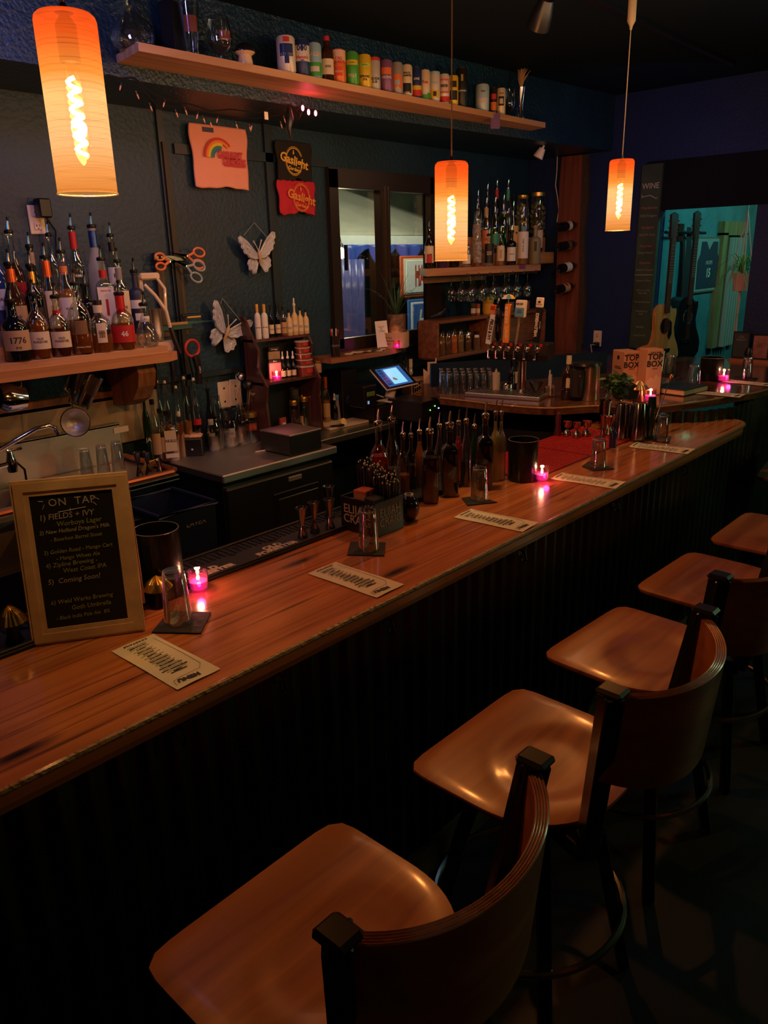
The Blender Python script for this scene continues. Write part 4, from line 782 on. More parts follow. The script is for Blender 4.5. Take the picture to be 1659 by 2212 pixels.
# ---------------------------------------------------------------- string lights along the soffit
sl = thing('string_lights', 'dark wire of unlit fairy lights drooping under the shelf', 'string lights', (0, 0, 0))
pts = [(232, 172), (262, 180), (290, 178), (330, 212), (372, 228), (415, 236), (455, 250), (500, 246), (560, 254), (600, 238), (628, 236), (640, 250), (650, 238)]
W3 = [gy(px, py-10, 3.30) for px, py in pts]; MB().tube(W3, .0035, 5).tube([v+Vector((.02, .01, -.02-.02*(i % 2))) for i, v in enumerate(W3)], .003, 5).obj('wire', BLK, sl)
BU = M('dull_bulb', (.55, .22, .14), .3)
for i, (px, py) in enumerate(((262, 178), (293, 196), (322, 222), (356, 215), (378, 236), (398, 231), (428, 241), (437, 249), (452, 258), (471, 250), (508, 262), (537, 268), (545, 266), (605, 262), (612, 250))):
    v = gy(px, py, 3.29); d = Vector((.010*(1 if i % 3 else -1), 0, -.026)); b_ = MB().tube([v, v+d*.5], .004, 6).obj('bulb_holder', BLK, sl); MB().tube([v+d*.5, v+d, v+d*1.25], [.0035, .003, .0008], 6).obj('bulb', BU, b_)
P = gy(575, 250, 3.29); MB().box(P, (.022, .004, .035)).obj('wire_tag', CREAM, sl, smooth=False)
P = gy(626, 255, 3.30); MB().tube([P+Vector((0, 0, .05)), P, P+Vector((-.01, 0, -.05)), P+Vector((0, 0, -.10))], [.010, .022, .016, .006], 8).obj('wire_bundle', BLK, sl)
t = thing('red_lamp_cluster', 'three small red fairy bulbs glowing on the soffit', 'light', gy(668, 240, 3.28))
for dx, dz in ((-.045, .01), (-.005, -.005), (.045, -.005)):
    MB().tube([(dx, 0, .03+dz), (dx, 0, .012+dz)], .005, 6).obj('holder', BLK, t); MB().lathe([(0, -.016), (.007, -.010), (.008, .004), (.004, .014), (0, .014)], 10, Matrix.Translation((dx, 0, dz))).obj('bulb', M('red_glow', (1, .1, .12), emit=9, ecol=(1, .12, .16)), t)
point('red_lamps', gy(668, 240, 3.24), .35, (1, .06, .12), .02)
P = gy(1168, 317, 3.30); P.z = 2.685; t = thing('spot_fixture', 'small white spotlight with dark lens under the soffit', 'spotlight', P, rot=(R_(28), 0, R_(30))); MB().lathe([(0, .03), (.022, .03), (.03, .0), (.038, -.04), (.030, -.038), (0, -.01)], 18).obj('housing', WHT, t); MB().lathe([(0, -.036), (.031, -.036)], 18).obj('lens', BLK, t)
MB().tube([(0, 0, .03), (0, 0, .05)], .008, 8).obj('neck', WHT, t)
# track head near the ceiling
P = gd(1172, 28, 3.3); t = thing('track_spotlight', 'dark unlit track spotlight near the ceiling', 'spotlight', (P.x, P.y, P.z), rot=(R_(40), 0, R_(-30))); MB().lathe([(0, .06), (.03, .055), (.045, .0), (.05, -.06), (.044, -.06), (0, .0)], 18).obj('housing', BLK, t); MB().tube([(0, 0, .05), (0, .02, .12)], .008, 8).obj('arm', GOLD, t)
t = thing('lighting_track', 'thin dark lighting track along the ceiling', 'track', (0, 0, 0)); MB().box((3.2, P.y+.05, CZ-.012), (5, .035, .022)).obj('rail', BLK, t, smooth=False)
# ---------------------------------------------------------------- t-shirts on the wall
def cloth(name, label, px0, py0, px1, py1, y, mat, wav=.006, bot=.012):
    a, b = gy(px0, py0, y), gy(px1, py1, y); W2, H2 = b.x-a.x, a.z-b.z; c = (a+b)/2
    t = thing(name, label, 't-shirt', c)
    def fn(u, v):
        e = wav*(sin(u*9+v*4)+.6*sin(u*17-v*7))*(.3+v); ed = .5*W2*(1+.02*sin(v*11)); lip = bot*(sin(u*8)+.5*sin(u*19))*(v**6)
        return ((u-.5)*2*ed*(1-.03*v)+.01*sin(v*7)*(u-.5), -.012-abs(e)*.7-.012*sin(pi*u)*sin(pi*min(1, v*1.1)), H2/2-v*H2-lip)
    o = MB().grid(fn, 36, 30).obj('folded_cloth', mat, t); md = o.modifiers.new('thick', 'SOLIDIFY'); md.thickness = .012; md.offset = -1
    return t, W2, H2
PK = M('pink_cotton', (.86, .36, .27), .8, bump=.2, bscale=90); SH2 = [M('band_red', (.62, .05, .03), .7), M('band_orange', (.85, .28, .04), .7), M('band_yellow', (.85, .58, .08), .7), M('band_green', (.05, .28, .10), .7), M('band_blue', (.05, .16, .40), .7)]
t, W2, H2 = cloth('pink_shirt', 'pink t-shirt with rainbow and crimson lettering on the wall', 403, 266, 534, 410, WY-.02, PK, .003, .005)
def arcband(t, cx, cz, r0, r1, a0, a1, mat, y=-.034, name='print_band', n=24, ex=1.):
    V = []; [V.extend([(cx+r1*cos(a0+(a1-a0)*i/n)*ex, 0, cz+r1*sin(a0+(a1-a0)*i/n)), (cx+r0*cos(a0+(a1-a0)*i/n)*ex, 0, cz+r0*sin(a0+(a1-a0)*i/n))]) for i in range(n+1)]
    return MB().add(V, [(2*i, 2*i+1, 2*i+3, 2*i+2) for i in range(n)]).obj(name, mat, t, (0, y, 0))
for i, m in enumerate(SH2): arcband(t, -W2*.06, -H2*.02, W2*(.235-.036*i), W2*(.271-.036*i), R_(40 if i < 2 else 70), pi, m, -.046)
DR = M('print_crimson', (.60, .05, .08), .7)
text('GASLIGHT', .050, DR, t, (W2*.13, -.049, H2*.03), fit=W2*.45, bold=.0025); text('GARDENS', .050, DR, t, (W2*.20, -.049, -H2*.08), fit=W2*.42, bold=.0025); MB().box((W2*.22, -.047, -H2*.125), (W2*.38, .001, .012)).obj('underline', DR, t, smooth=False)
MB().box((-W2*.20, -.030, H2*.42), (W2*.19, .003, H2*.075)).obj('size_card', M('card_slate', (.05, .06, .12), .6), t, smooth=False)
def gaslight(t, cx, cz, s, mat, y=-.040):
    arcband(t, cx, cz, s*.40, s*.43, 0, 2*pi, mat, y, 'print_ring', 40, .86); arcband(t, cx, cz, s*.455, s*.47, R_(20), R_(340), mat, y, 'print_ring', 40, .86)
    text('Gaslight', s*.40, mat, t, (cx, y-.001, cz+.0), rot=(pi/2, R_(12), 0), bold=s*.012, sx=1.0); text('Gardens', s*.17, mat, t, (cx, y-.001, cz-s*.26), rot=(pi/2, R_(10), 0), bold=s*.004)
    MB().prism([(0, 0), (s*.04, s*.05), (s*.02, s*.12), (0, s*.18), (-s*.02, s*.10), (-s*.035, s*.04)], .001, Matrix.Translation((cx-s*.02, y, cz+s*.20)) @ Matrix.Rotation(pi/2, 4, 'X')).obj('print_flame', mat, t)
YP = M('print_golden', (.85, .50, .06), .6)
t, W2, H2 = cloth('black_shirt', 'black t-shirt with golden gas-flame emblem on the wall', 590, 303, 669, 394, WY-.02, M('black_cotton', (.012, .011, .012), .85), .003)
gaslight(t, -W2*.05, 0, H2*.80, YP, -.036)
t, W2, H2 = cloth('red_shirt', 'red folded t-shirt with orange gas-flame emblem below the black one', 594, 389, 676, 462, WY-.02, M('red_cotton', (.55, .015, .04), .75, bump=.2, bscale=60), .006)
gaslight(t, W2*.06, -H2*.02, H2*.96, M('print_amber', (.80, .30, .05), .6), -.045)
# ---------------------------------------------------------------- butterflies
BFM = M('bluish_ceramic', (.46, .50, .60), .35, coat=.4, bump=.5, bscale=70); BFE = M('pale_ceramic', (.62, .60, .58), .35, coat=.4); TANC = M('tan_ceramic', (.55, .36, .2), .4)
def butterfly(label, pc, s, tilt, hook, ends):
    P = gy(*pc, WY-.045); t = thing('butterfly_ornament', label, 'wall ornament', P, rot=(0, R_(tilt), 0), group='ceramic butterflies on the wall')
    up = [(.01, .00), (.10, .10), (.30, .34), (.46, .46), (.53, .44), (.52, .34), (.47, .30), (.48, .22), (.43, .18), (.42, .10), (.34, .06), (.30, .0), (.14, -.06), (.02, -.05)]
    lo = [(.01, -.04), (.14, -.06), (.28, -.06), (.34, -.14), (.31, -.20), (.32, -.27), (.24, -.30), (.22, -.37), (.15, -.38), (.10, -.30), (.03, -.16)]
    for sx in (-1, 1):
        for nm, pl, yy in (('upper_wing', up, 0), ('lower_wing', lo, .012)):
            def dsh(u, v, pl=pl, sx=sx, yy=yy):
                k = u*(len(pl)-1); i = min(int(k), len(pl)-2); f = k-i; x = pl[i][0]*(1-f)+pl[i+1][0]*f; z = pl[i][1]*(1-f)+pl[i+1][1]*f
                cx_, cz_ = .05, -.02; q = v; x2, z2 = cx_+(x-cx_)*q, cz_+(z-cz_)*q
                return (sx*s*x2, -s*(.03+.10*q*abs(x2)+.012*sin(q*9)*(q > .55))+s*yy*3, s*z2)
            o = MB().grid(dsh, 26, 10).obj(nm, BFM, t); md = o.modifiers.new('thick', 'SOLIDIFY'); md.thickness = .008
            MB().tube([dsh(i/26, 1) for i in range(27)], .0045*s/.30, 6).obj('wing_edge', BFE, o)
            MB().tube([dsh(.12+.0*i, .3+.6*i/6) for i in range(7)], .003*s/.3, 5).tube([dsh(.35, .3+.5*i/6) for i in range(7)], .003*s/.3, 5).tube([dsh(.62, .3+.5*i/6) for i in range(7)], .003*s/.3, 5).obj('wing_vein', BFE, o)
    MB().tube([(0, -s*.06, -s*.22), (0, -s*.08, -s*.12), (0, -s*.09, 0), (0, -s*.08, s*.08), (0, -s*.07, s*.12)], [s*.012, s*.03, s*.04, s*.035, s*.02], 12).obj('body', TANC, t)
    for sx in (-1, 1): MB().tube([(0, -s*.07, s*.10), (sx*s*.06, -s*.08, s*.22), (sx*s*.12, -s*.08, s*.33)], [.003, .0025, .0045], 6).obj('antenna', BFE, t)
    m = t.matrix_basis.inverted() if False else None
    hk = gy(*hook, WY-.01); e = [gy(*q, WY-.06) for q in ends]
    R0 = Matrix.Rotation(R_(tilt), 4, 'Y'); inv = (Matrix.Translation(P) @ R0).inverted()
    MB().tube([inv @ e[0], inv @ hk, inv @ e[1]], .0022, 5).obj('hanging_cord', M('cord_grey', (.3, .32, .32), .7), t)
butterfly('blue-grey ceramic butterfly, the upper one right of the pink shirt', (556, 552), .26, -6, (549, 481), ((527, 508), (585, 522)))
butterfly('blue-grey ceramic butterfly, the lower one near the knife board', (486, 716), .28, 28, (480, 644), ((477, 656), (530, 706)))
# ---------------------------------------------------------------- bitters shelf unit
DW = wood('dark_stained_wood', (.060, .020, .018), (.10, .035, .028), .35, axis='Z', coat=.3)
BY = 3.62
def bz(px, py): return gy(px, py, BY).z
x0, x1 = gy(567, 800, BY).x, gy(690, 800, BY).x; zc = FZ
bsu = thing('bitters_rack', 'dark wooden rack of bitters bottles and sauce tubs on the counter', 'rack', (0, 0, 0))
zA, zB, zC = bz(640, 727), bz(650, 815), bz(650, 890)
for xx, sg in ((x0, 1), (x1-.03, -1)):
    zt = bz(545, 685) if sg == 1 else bz(690, 710)
    pl = [(.20, zc), (.20, zt), (.17, zt-.01), (.12, zt-.10), (.09, zA-.01), (.06, zA-.06), (.08, zA-.16), (.03, zB+.02), (0, zB-.02), (0.02, zB-.12), (.0, zc)]
    MB().prism([(BY-.03+a, b) for a, b in pl], .016, Matrix.Translation((xx, 0, 0)) @ Matrix(((0, 0, 1, 0), (1, 0, 0, 0), (0, 1, 0, 0), (0, 0, 0, 1)))).obj('side_panel', DW, bsu, smooth=False)
for zz, dy in ((zA, .07), (zB, 0.0)): MB().box(((x0+x1)/2, BY+.085+dy/2, zz-.008), (x1-x0, .17-dy, .016)).obj('shelf', DW, bsu, smooth=False)
MB().box(((x0+x1)/2, BY+.165, (zc+zA)/2), (x1-x0, .008, zA-zc)).obj('back_panel', TRIMM, bsu, smooth=False)
g_ = 'bitters and syrups on the rack'
for i, (px, pt, w, kind, lb) in enumerate(((557, 657, 13, 0, 'paper-wrapped bitters bottle with yellow cap, far left on rack'), (572, 657, 14, 0, 'paper-wrapped bitters bottle with yellow cap, second on rack'), (586, 659, 11, 1, 'black bitters bottle with cream diamond label, third on rack'),
        (600, 659, 12, 1, 'black bitters bottle with cream diamond label, fourth on rack'), (613, 662, 14, 2, 'clear syrup bottle with beige label, fifth on rack'), (625, 669, 14, 3, 'cream wrapped pump bottle, left of the row'), (637, 660, 14, 4, 'cream bottle with white pump top'),
        (649, 664, 13, 3, 'cream wrapped bottle with dark cap, second from right'), (661, 668, 13, 3, 'cream wrapped bottle with pale neck, right end of rack'))):
    P = gy(px, 700, BY+.10); P.z = zA+.0; H = zat(P, px, pt)-zA; r = w/2*dep(P)/F
    if kind == 0: bottle('bitters_bottle', lb, P, H, r, 'flask', WLAB, labs=[(.05, .6, 1.4, WLAB, 'BITTERS', BL, .009, 0)], neck=(.78, 1.0, M('yellow_cap', (.8, .42, .06), .4)), top='none', group=g_)
    elif kind == 1: bottle('bitters_bottle', lb, P, H, r, 'round', BKG, labs=[(.12, .42, 1.2, CREAM, 'ORANGE', LR, .008, 0)], top='cap', group=g_)
    elif kind == 2: bottle('syrup_bottle', lb, P, H, r, 'round', CLR, liq=ORL, labs=[(.1, .5, 1.3, TAN, 'AROMATIC', BL, .008, 0)], top='cap', group=g_)
    else: bottle('syrup_bottle', lb, P, H, r, 'round', M('cream_bottle', (.72, .55, .26), .5), labs=[(.12, .5, 1.0, CREAM, 'LEMON\nSYRUP', GLT, .008, 0)], top=('cap' if kind == 3 else 'dropper'), group=g_)
for i in range(5):
    zt = [(765, 780), (748, 762), (735, 748), (722, 735), (738, 790)][0]
TBZ = [bz(657, q) for q in (812, 790, 777, 764, 750, 736)]
for i in range(5):
    P = gy(657-i*1.0, 770, BY+.07); z0_, z1_ = TBZ[i], TBZ[i+1]; r = (20-i)*dep(P)/F
    t = thing('sauce_tub', ['bottom', 'second-lowest', 'middle', 'second-highest', 'topmost'][i]+' clear tub of red sauce with taped lid in the rack stack', 'tub', (P.x, P.y, zB+(.0 if i == 0 else z0_-TBZ[0])), group='stacked sauce tubs')
    h = z1_-z0_; MB().lathe([(0, 0), (r*.86, 0), (r*.93, h*.8), (0, h*.8)], 20).obj('tub_body', M('sauce_red', (.28, .06, .03), .25, coat=.4), t); MB().lathe([(r*.93, h*.78), (r, h*.80), (r, h*.96), (0, h*.97)], 20).obj('lid', M('tub_lid', (.60, .52, .42), .4, alpha=.85), t)
    P2 = band(r*.92, h*.25, h*.7, -pi/2-.5, -pi/2+.5).obj('tape', M('pink_tape', (.5, .04, .06), .5), t)
P = spot(686, 811, zB, .02); P.y = BY+.06; P.x = gy(686, 800, BY+.06).x
t = bottle('spice_jar', 'small jar with cream lid at the right end of the middle shelf', P, zat(P, 686, 782)-zB, 9*dep(P)/F, 'jar', M('pale_spice', (.45, .26, .14), .6), top='lid', cat='jar')
for px, pt, pb, w, lb, m, tx in ((592, 748, 774, 26, 'paper packet with black top and sunset picture in the rack', TAN, 'Orange'), (594, 776, 800, 28, 'pink packet with dark top standing in the rack', LPINK, 'Blos')):
    P = gy(px, pb, BY+.08 if pt > 760 else BY+.12); P.z = zB; H = zat(P, px, pt)-zB; W3_ = w*dep(P)/F
    t = thing('tea_packet', lb, 'packet', P, face(P.x, P.y, .5)); MB().box((0, 0, H*.42), (W3_, .02, H*.84), bv=.003).obj('packet', m, t); MB().box((0, 0, H*.92), (W3_, .02, H*.16), bv=.003).obj('top_band', BL, t); text(tx, .014, WIN, t, (0, -.0125, H*.91))
for px, pt, pb, w, lb in ((612, 775, 810, 11, 'small black bottle with beige cap in the rack'), (623, 774, 812, 12, 'small black bottle with cream dropper, middle shelf'), (634, 774, 813, 13, 'dark squat dropper bottle, middle shelf right')):
    P = gy(px, 800, BY+.06); P.z = zB; bottle('dropper_bottle', lb, P, zat(P, px, pt)-zB, w/2*dep(P)/F, 'squat', BKG, top='dropper', labs=[(.1, .4, 1, CREAM, '', BL, .01, 0)], group='small bottles in the rack')
# ---------------------------------------------------------------- candles
PINKW = M('flame_lit_pink_wax', (.85, .03, .32), .4, emit=.55, ecol=(1, .03, .38)); VG = glass('votive_glass', (1, .80, .86), .06, .05); FLM = M('flame', (1, .7, .3), emit=26, ecol=(1, .62, .25))  # wax emission stands in for flame light shining through the wax
def candle(label, P, r=.031, h=.062, pw=.55, dim=1.):
    t = thing('votive_candle', label, 'candle', P, group='pink votive candles')
    MB().lathe([(0, .002), (r*.86, .0), (r*.90, .004), (r, h), (r*.94, h), (r*.84, .008), (0, .007)], 24).obj('votive_cup', VG, t)
    wx = MB().lathe([(0, .008), (r*.82, .008), (r*.88, h*.48), (r*.5, h*.46), (0, h*.45)], 20).obj('wax', PINKW, t)
    MB().tube([(0, 0, h*.42), (0, 0, h*.56)], .0012, 5).obj('wick', BLK, t)
    MB().lathe([(0, 0), (.0042, .004), (.005, .009), (.003, .016), (0, .024)], 10).obj('flame', FLM, t, (0, 0, h*.5))
    l = point('candle_flame', (0, 0, h*.86), pw, (1, .42, .22), .008); l.parent = t
    l = point('candle_glow', (r*1.35*sin(-.5), -r*1.35*cos(.5), h*.35), pw*.14, (1, .05, .35), .012); l.parent = t
    return t
P = spot(597, 819, zB, .02); P.y = BY+.02; P.x = gy(597, 805, P.y).x; candle('pink votive candle glowing on the rack middle shelf', P, .03, .055, .45)
# ---------------------------------------------------------------- window ledge and its things
lz = 1.40; wl = [gz(px, py, lz) for px, py in ((706, 766), (760, 768), (830, 763), (872, 755), (889, 748))]
wl = [(v.x, min(v.y, WY-.01)) for v in wl]
sc_ = (WY-.25)/wl[1][1] if wl[1][1] > WY-.25 else 1
lz = CAMZ-(CAMZ-lz)*1.0
WLX0, WLX1 = gy(712, 750, 3.60).x, gy(886, 745, 3.70).x; lz = gy(780, 766, 3.58).z
wl_ = thing('window_ledge', 'rounded wooden ledge under the service window', 'ledge', (0, 0, 0))
MB().prism([(WLX0, WY-.06), (WLX0-.01, 3.58)]+[(WLX0+(WLX1-WLX0)*q/10, 3.575+.17*max(0, (q-5)/5)**2.2) for q in range(1, 11)]+[(WLX1+.04, WY-.06)], .032, Matrix.Translation((0, 0, lz-.03))).obj('board', wood('ledge_wood', (.22, .08, .035), (.38, .16, .07), .35, coat=.3), wl_, smooth=False)
MB().box(((WLX0+WLX1)/2, 3.79, lz-.03), (.9, .12, .05)).obj('support', TRIMM, wl_, smooth=False); LZ = lz+.002
def lspot(px, y): P = gy(px, 740, y); P.z = LZ; return P
P = lspot(850, 3.68); r = 34*dep(P)/F
t = thing('planter_bowl', 'round tan ceramic bowl with black lettering on the window ledge', 'bowl', P, face(P.x, P.y)); h = zat(P, 850, 716)-LZ; MB().lathe([(0, 0), (r*.96, 0), (r, .01), (r, h), (r*.92, h), (r*.9, .012), (0, .01)], 32).obj('bowl', M('tan_glaze', (.55, .36, .20), .5), t); wraptext('Be the\nadventure\nlove', .020, BL, t, r+.0005, h*.5, ang=-pi/2-.45)
P2 = Vector((P.x+.035, P.y-.0, LZ+.012)); h2 = zat(P2, 860, 680)-LZ; rp = 20*dep(P2)/F
t = thing('spiky_plant', 'spiky houseplant in a ribbed dark pot at the window', 'plant', P2); MB().lathe([(0, 0), (rp*.9, 0), (rp, .02), (rp*1.0, h2*.9), (rp*.93, h2*.97), (rp*.85, h2*.9), (0, h2*.88)], 24).obj('pot', M('mottled_pot', (.13, .07, .04), .55, var=.8, vscale=30, bump=.5, bscale=40), t)
LF = M('leaf_green', (.04, .10, .045), .4)
for i in range(26):
    a = i*2.4; ln = random.uniform(.22, .44); sp_ = random.uniform(.15, .9); w_ = .007
    pts = [Vector((cos(a)*.01, sin(a)*.01*.5, h2*.9))+Vector((cos(a)*sp_*ln*q, sin(a)*sp_*ln*q*.35, ln*(q-.42*sp_*q*q*1.6))) for q in [j/7 for j in range(8)]]
    V = []
    for j, p in enumerate(pts): ww = w_*(1-j/7.3); V += [p+Vector((-sin(a)*ww, cos(a)*ww, 0)), p+Vector((0, 0, -.002)), p-Vector((-sin(a)*ww, cos(a)*ww, 0))]
    MB().add(V, [(3*j, 3*j+1, 3*j+4, 3*j+3) for j in range(7)]+[(3*j+1, 3*j+2, 3*j+5, 3*j+4) for j in range(7)]).obj('leaf', LF, t)
P = lspot(829, 3.66); P.z = LZ+.012; P.x -= .005; t = thing('tip_note', 'folded paper note standing in the planter bowl', 'note', P, rot=(R_(-8), R_(-3), R_(-35))); hh = zat(P, 830, 693)-P.z; MB().box((0, 0, hh/2), (.085, .001, hh)).obj('paper', WLAB, t); text('thanks\nfor\nvisiting', .014, GLT, t, (0, -.002, hh*.7))
P = lspot(856, 3.60); candle('pink votive candle glowing on the window ledge', P, .028, .058, .8)
P = lspot(724, 3.64); t = thing('pen_cup', 'black printed cup of pens at the left ledge end', 'cup', P, face(P.x, P.y)); hh = zat(P, 724, 710)-LZ; MB().lathe([(0, 0), (.030, 0), (.034, hh*.75), (.031, hh*.75), (.027, .004), (0, .004)], 18).obj('cup', M('dark_tin', (.03, .022, .02), .35, .5), t); wraptext('BREW', .02, GLT, t, .033, hh*.4)
for i in range(9):
    a = i*.7; pn = MB().tube([(.012*cos(a), .012*sin(a), .01), (.030*cos(a), .026*sin(a), hh*(.95+.08*sin(i*3)))], .004, 6).obj('pen', [BLK, LR, BLK, WHT][i % 4], t)
for i, (px, y, rz_) in enumerate(((760, 3.66, .3), (790, 3.64, -.2), (820, 3.62, .5))):
    P = lspot(px, y); t = thing('receipt_slip', ['creased receipt slip at the left on the window ledge', 'receipt slip with a pen line, middle of the window ledge', 'dark-edged receipt slip beside the planter bowl'][i], 'receipt', P+Vector((0, 0, .0005*i)), rz_); MB().grid(lambda u, v: ((u-.5)*.14, (v-.5)*.06, .001+.006*sin(u*5)**2), 8, 1).obj('paper', CREAM, t)
P = lspot(812, 3.60); P.z += .008; t = thing('ballpoint_pen', 'black pen lying across the receipts on the ledge', 'pen', P, .2); MB().tube([(-.06, 0, .004), (.05, 0, .004), (.06, 0, .004)], [.004, .004, .001], 8).obj('barrel', BLK, t)
# ================================================================= clutter on the back counter
def Q(name, label, px, pb, pt, w, sty='round', gl=None, z=None, **k):
    return Bp(name, label, px, pb, pt, w, FZ+.003 if z is None else z, sty, gl or CLR, **k)
g_ = 'bottles crowded on the fridge top'
Q('syrup_bottle', 'dark tall bottle with white lettering left of the clear bottles', 322, 962, 850, 17, 'wine', GRND, top='none', labs=[(.3, .42, .01, None, 'JA', WIN, .03, 0)], group=g_)
Q('syrup_bottle', 'big clear bottle with faded paper label beside the dark tall bottle', 338, 958, 862, 24, 'long', CLR, liq=CLL, labs=[(.15, .5, .9, TAN, '', BL, .01, 0)], top='cap', group=g_)
for i, (px, pb, pt, w, lb) in enumerate(((353, 950, 826, 17, 'clear swing-top bottle, first of the four white stoppers'), (369, 950, 827, 17, 'clear swing-top bottle, second white stopper from the left'), (409, 940, 818, 17, 'clear swing-top bottle, third white stopper, taller'), (429, 938, 821, 18, 'swing-top bottle with red tape label'))):
    Q('swing_top_bottle', lb, px, pb, pt, w, 'round', CLR, liq=WHL if i < 3 else DRK, fill=.45, top='swing', group=g_, labs=[(.40, .48, 1.2, LR, '', BL, .01, 0)] if i == 3 else ())
Q('swing_top_bottle', 'swing-top bottle with a hanging round white tag', 391, 947, 838, 18, 'squat', CLR, liq=WHI, top='swing', labs=[(.6, .68, .4, WLAB, '', BL, .01, 0)], group=g_)
Q('liqueur_bottle', 'black bottle with pour spout and cream shield label', 456, 925, 821, 19, 'long', BKG, labs=[(.12, .30, .8, CREAM, 'S', BL, .02, 0), (.44, .54, .6, CREAM, '', BL, .01, 0)], group=g_)
Q('clear_carafe', 'tall clear bottle standing empty behind the mason jar', 474, 940, 852, 20, 'jar', CLR, top='none', group=g_)
Q('whiskey_bottle', 'square clear whiskey bottle with cream oval label', 370, 975, 886, 40, 'flask', CLR, liq=WHL, fill=.5, sq=.3, labs=[(.22, .66, .62, CREAM, 'NULU', BL, .022, 0), (.08, .17, .7, WLAB, '', BL, .01, 0)], top='cap', group=g_)
Q('whiskey_bottle', 'amber bottle lying behind the oval label bottle', 352, 960, 882, 24, 'long', CLR, liq=WHI, labs=[(.2, .5, 1, TAN, '', BL, .01, 0)], top='cap', group=g_)
P = spot(420, 985, FZ, .03); P.y = max(P.y, 3.23); t = thing('coffee_tin', 'small black cube tin with orange flowered lid', 'tin', P, face(P.x, P.y, 1.3)); h = zat(P, 420, 934)-FZ; w_ = 44*dep(P)/F
MB().box((0, 0, h*.4), (w_, w_*.8, h*.8), bv=.006).obj('tin_body', BLK, t); MB().box((0, .004, h*.86), (w_*.94, w_*.78, h*.2), bv=.012).obj('lid', M('flowered_lid', (.62, .36, .22), .5, var=.6, vscale=40), t); MB().tube([(0, -w_*.41, h*.30), (.0, -w_*.42, h*.36)], .006, 6).obj('emblem', WLAB, t)
def jar(label, px, pb, pt, w, lidm=None, liqm=None, fill=.6, z=None, cat='jar', lab=(), name='mason_jar', group='jars and glasses on the fridge top'):
    z = FZ+.003 if z is None else z; P = spot(px, pb, z); r = w/2*dep(P)/F; P = spot(px, pb, z, r); H = zat(P, px, pt)-z
    t = thing(name, label, cat, P, face(P.x, P.y), group); hh = H*(.93 if lidm else 1)
    MB().lathe([(0, 0), (r*.9, 0), (r, H*.05), (r, H*.78), (r*.86, H*.88), (r*.86, hh), (r*.82, hh), (r*.82, H*.88), (r*.94, H*.76), (r*.94, H*.06), (0, H*.04)], 22).obj('jar_glass', CLR, t)
    if liqm: MB().lathe([(0, H*.05), (r*.92, H*.06), (r*.92, H*fill), (0, H*fill)], 20).obj('contents', liqm, t)
    if lidm: MB().lathe([(r*.88, H*.84), (r*.92, H*.85), (r*.92, H*.97), (r*.8, H), (0, H)], 22).obj('lid', lidm, t)
    for z0, z1, ha, m, tx, tm, sz in lab:
        band(r, z0*H, z1*H, -pi/2-ha, -pi/2+ha).obj('label', m, t)
        if tx: wraptext(tx, sz, tm, t, r+.0005, (z0+z1)/2*H)
    return t
jar('empty mason jar in front on the fridge top', 463, 972, 903, 38, None, M('murky_contents', (.05, .035, .025), .4), .45)
jar('pint glass of pale drink with black skull print', 502, 965, 906, 33, None, M('cloudy_drink', (.38, .33, .28), .4), .55, lab=[(.35, .72, .45, M('skull_print', (.35, .32, .30), .5), 'xx', BL, .02)], name='drink_glass', cat='glass')
jar('jar of dark green garnish with gold lid and red flowers', 543, 946, 890, 36, GOLD, M('dark_herbs', (.03, .05, .015), .5), .75, lab=[(.42, .66, .7, M('red_flowers', (.35, .06, .03), .6, var=.8, vscale=90), '', BL, .02)])
jar('ridged clear tumbler behind the skull glass', 492, 940, 880, 26, None, None, name='drink_glass', cat='glass'); jar('clear tumbler of pink drink beside the utensil jar', 520, 938, 882, 30, None, M('pale_pink_drink', (.30, .16, .12), .4), .5, name='drink_glass', cat='glass')
jar('utensil jar crowded with spoons and a whisk', 528, 925, 872, 30, None, None, name='utensil_jar')
P = spot(528, 925, FZ, .03); P.z = FZ+.01
for px, py, lb, mat, kind in ((518, 812, 'round steel spoon head standing tall in the utensil jar', CHR, 0), (536, 830, 'dark steel ladle leaning right in the utensil jar', M('dark_steel'), 0), (541, 825, 'wire whisk standing in the utensil jar', CHR, 1), (512, 850, 'wooden spoon handle standing in the utensil jar', CORK, 2)):
    e = gy(px, py, P.y+.02); t = thing(('whisk' if kind == 1 else 'bar_spoon'), lb, 'utensil', P+Vector((.004*kind, 0, 0))); d = e-P
    MB().tube([(0, 0, 0), d*.5, d*(.86 if kind < 2 else 1)], .004, 6).obj('handle', mat, t)
    if kind == 0: MB().lathe([(0, -.032), (.018, -.024), (.028, -.006), (.030, .004), (.02, .02), (0, .028)], 16, Matrix.Translation(d)).obj('spoon_bowl', mat, t)
    if kind == 1:
        for a in range(5): MB().tube([d*.84+Vector((.02*sin(q*pi/8)*cos(a*.63), .02*sin(q*pi/8)*sin(a*.63), .07*q/8)) for q in range(9)], .0012, 4).obj('wire', mat, t)
P = spot(562, 905, FZ, .03); zt = zat(P, 562, 846); r = 19*dep(P)/F
t = thing('funnel_stand', 'cream funnel resting in a clear bottle', 'funnel', P); MB().lathe([(r*.35, 0), (r*.4, zt-FZ-.06), (r*.25, zt-FZ-.05)], 16).obj('bottle', CLR, t); MB().lathe([(r*.15, zt-FZ-.05), (r*.75, zt-FZ-.028), (r, zt-FZ), (r*.94, zt-FZ), (r*.7, zt-FZ-.024), (r*.1, zt-FZ-.045)], 26).obj('funnel', IV, t); MB().lathe([(0, zt-FZ-.02), (r*.5, zt-FZ-.01), (r*.52, zt-FZ+.002)], 20).obj('strainer_cup', CHR, t)
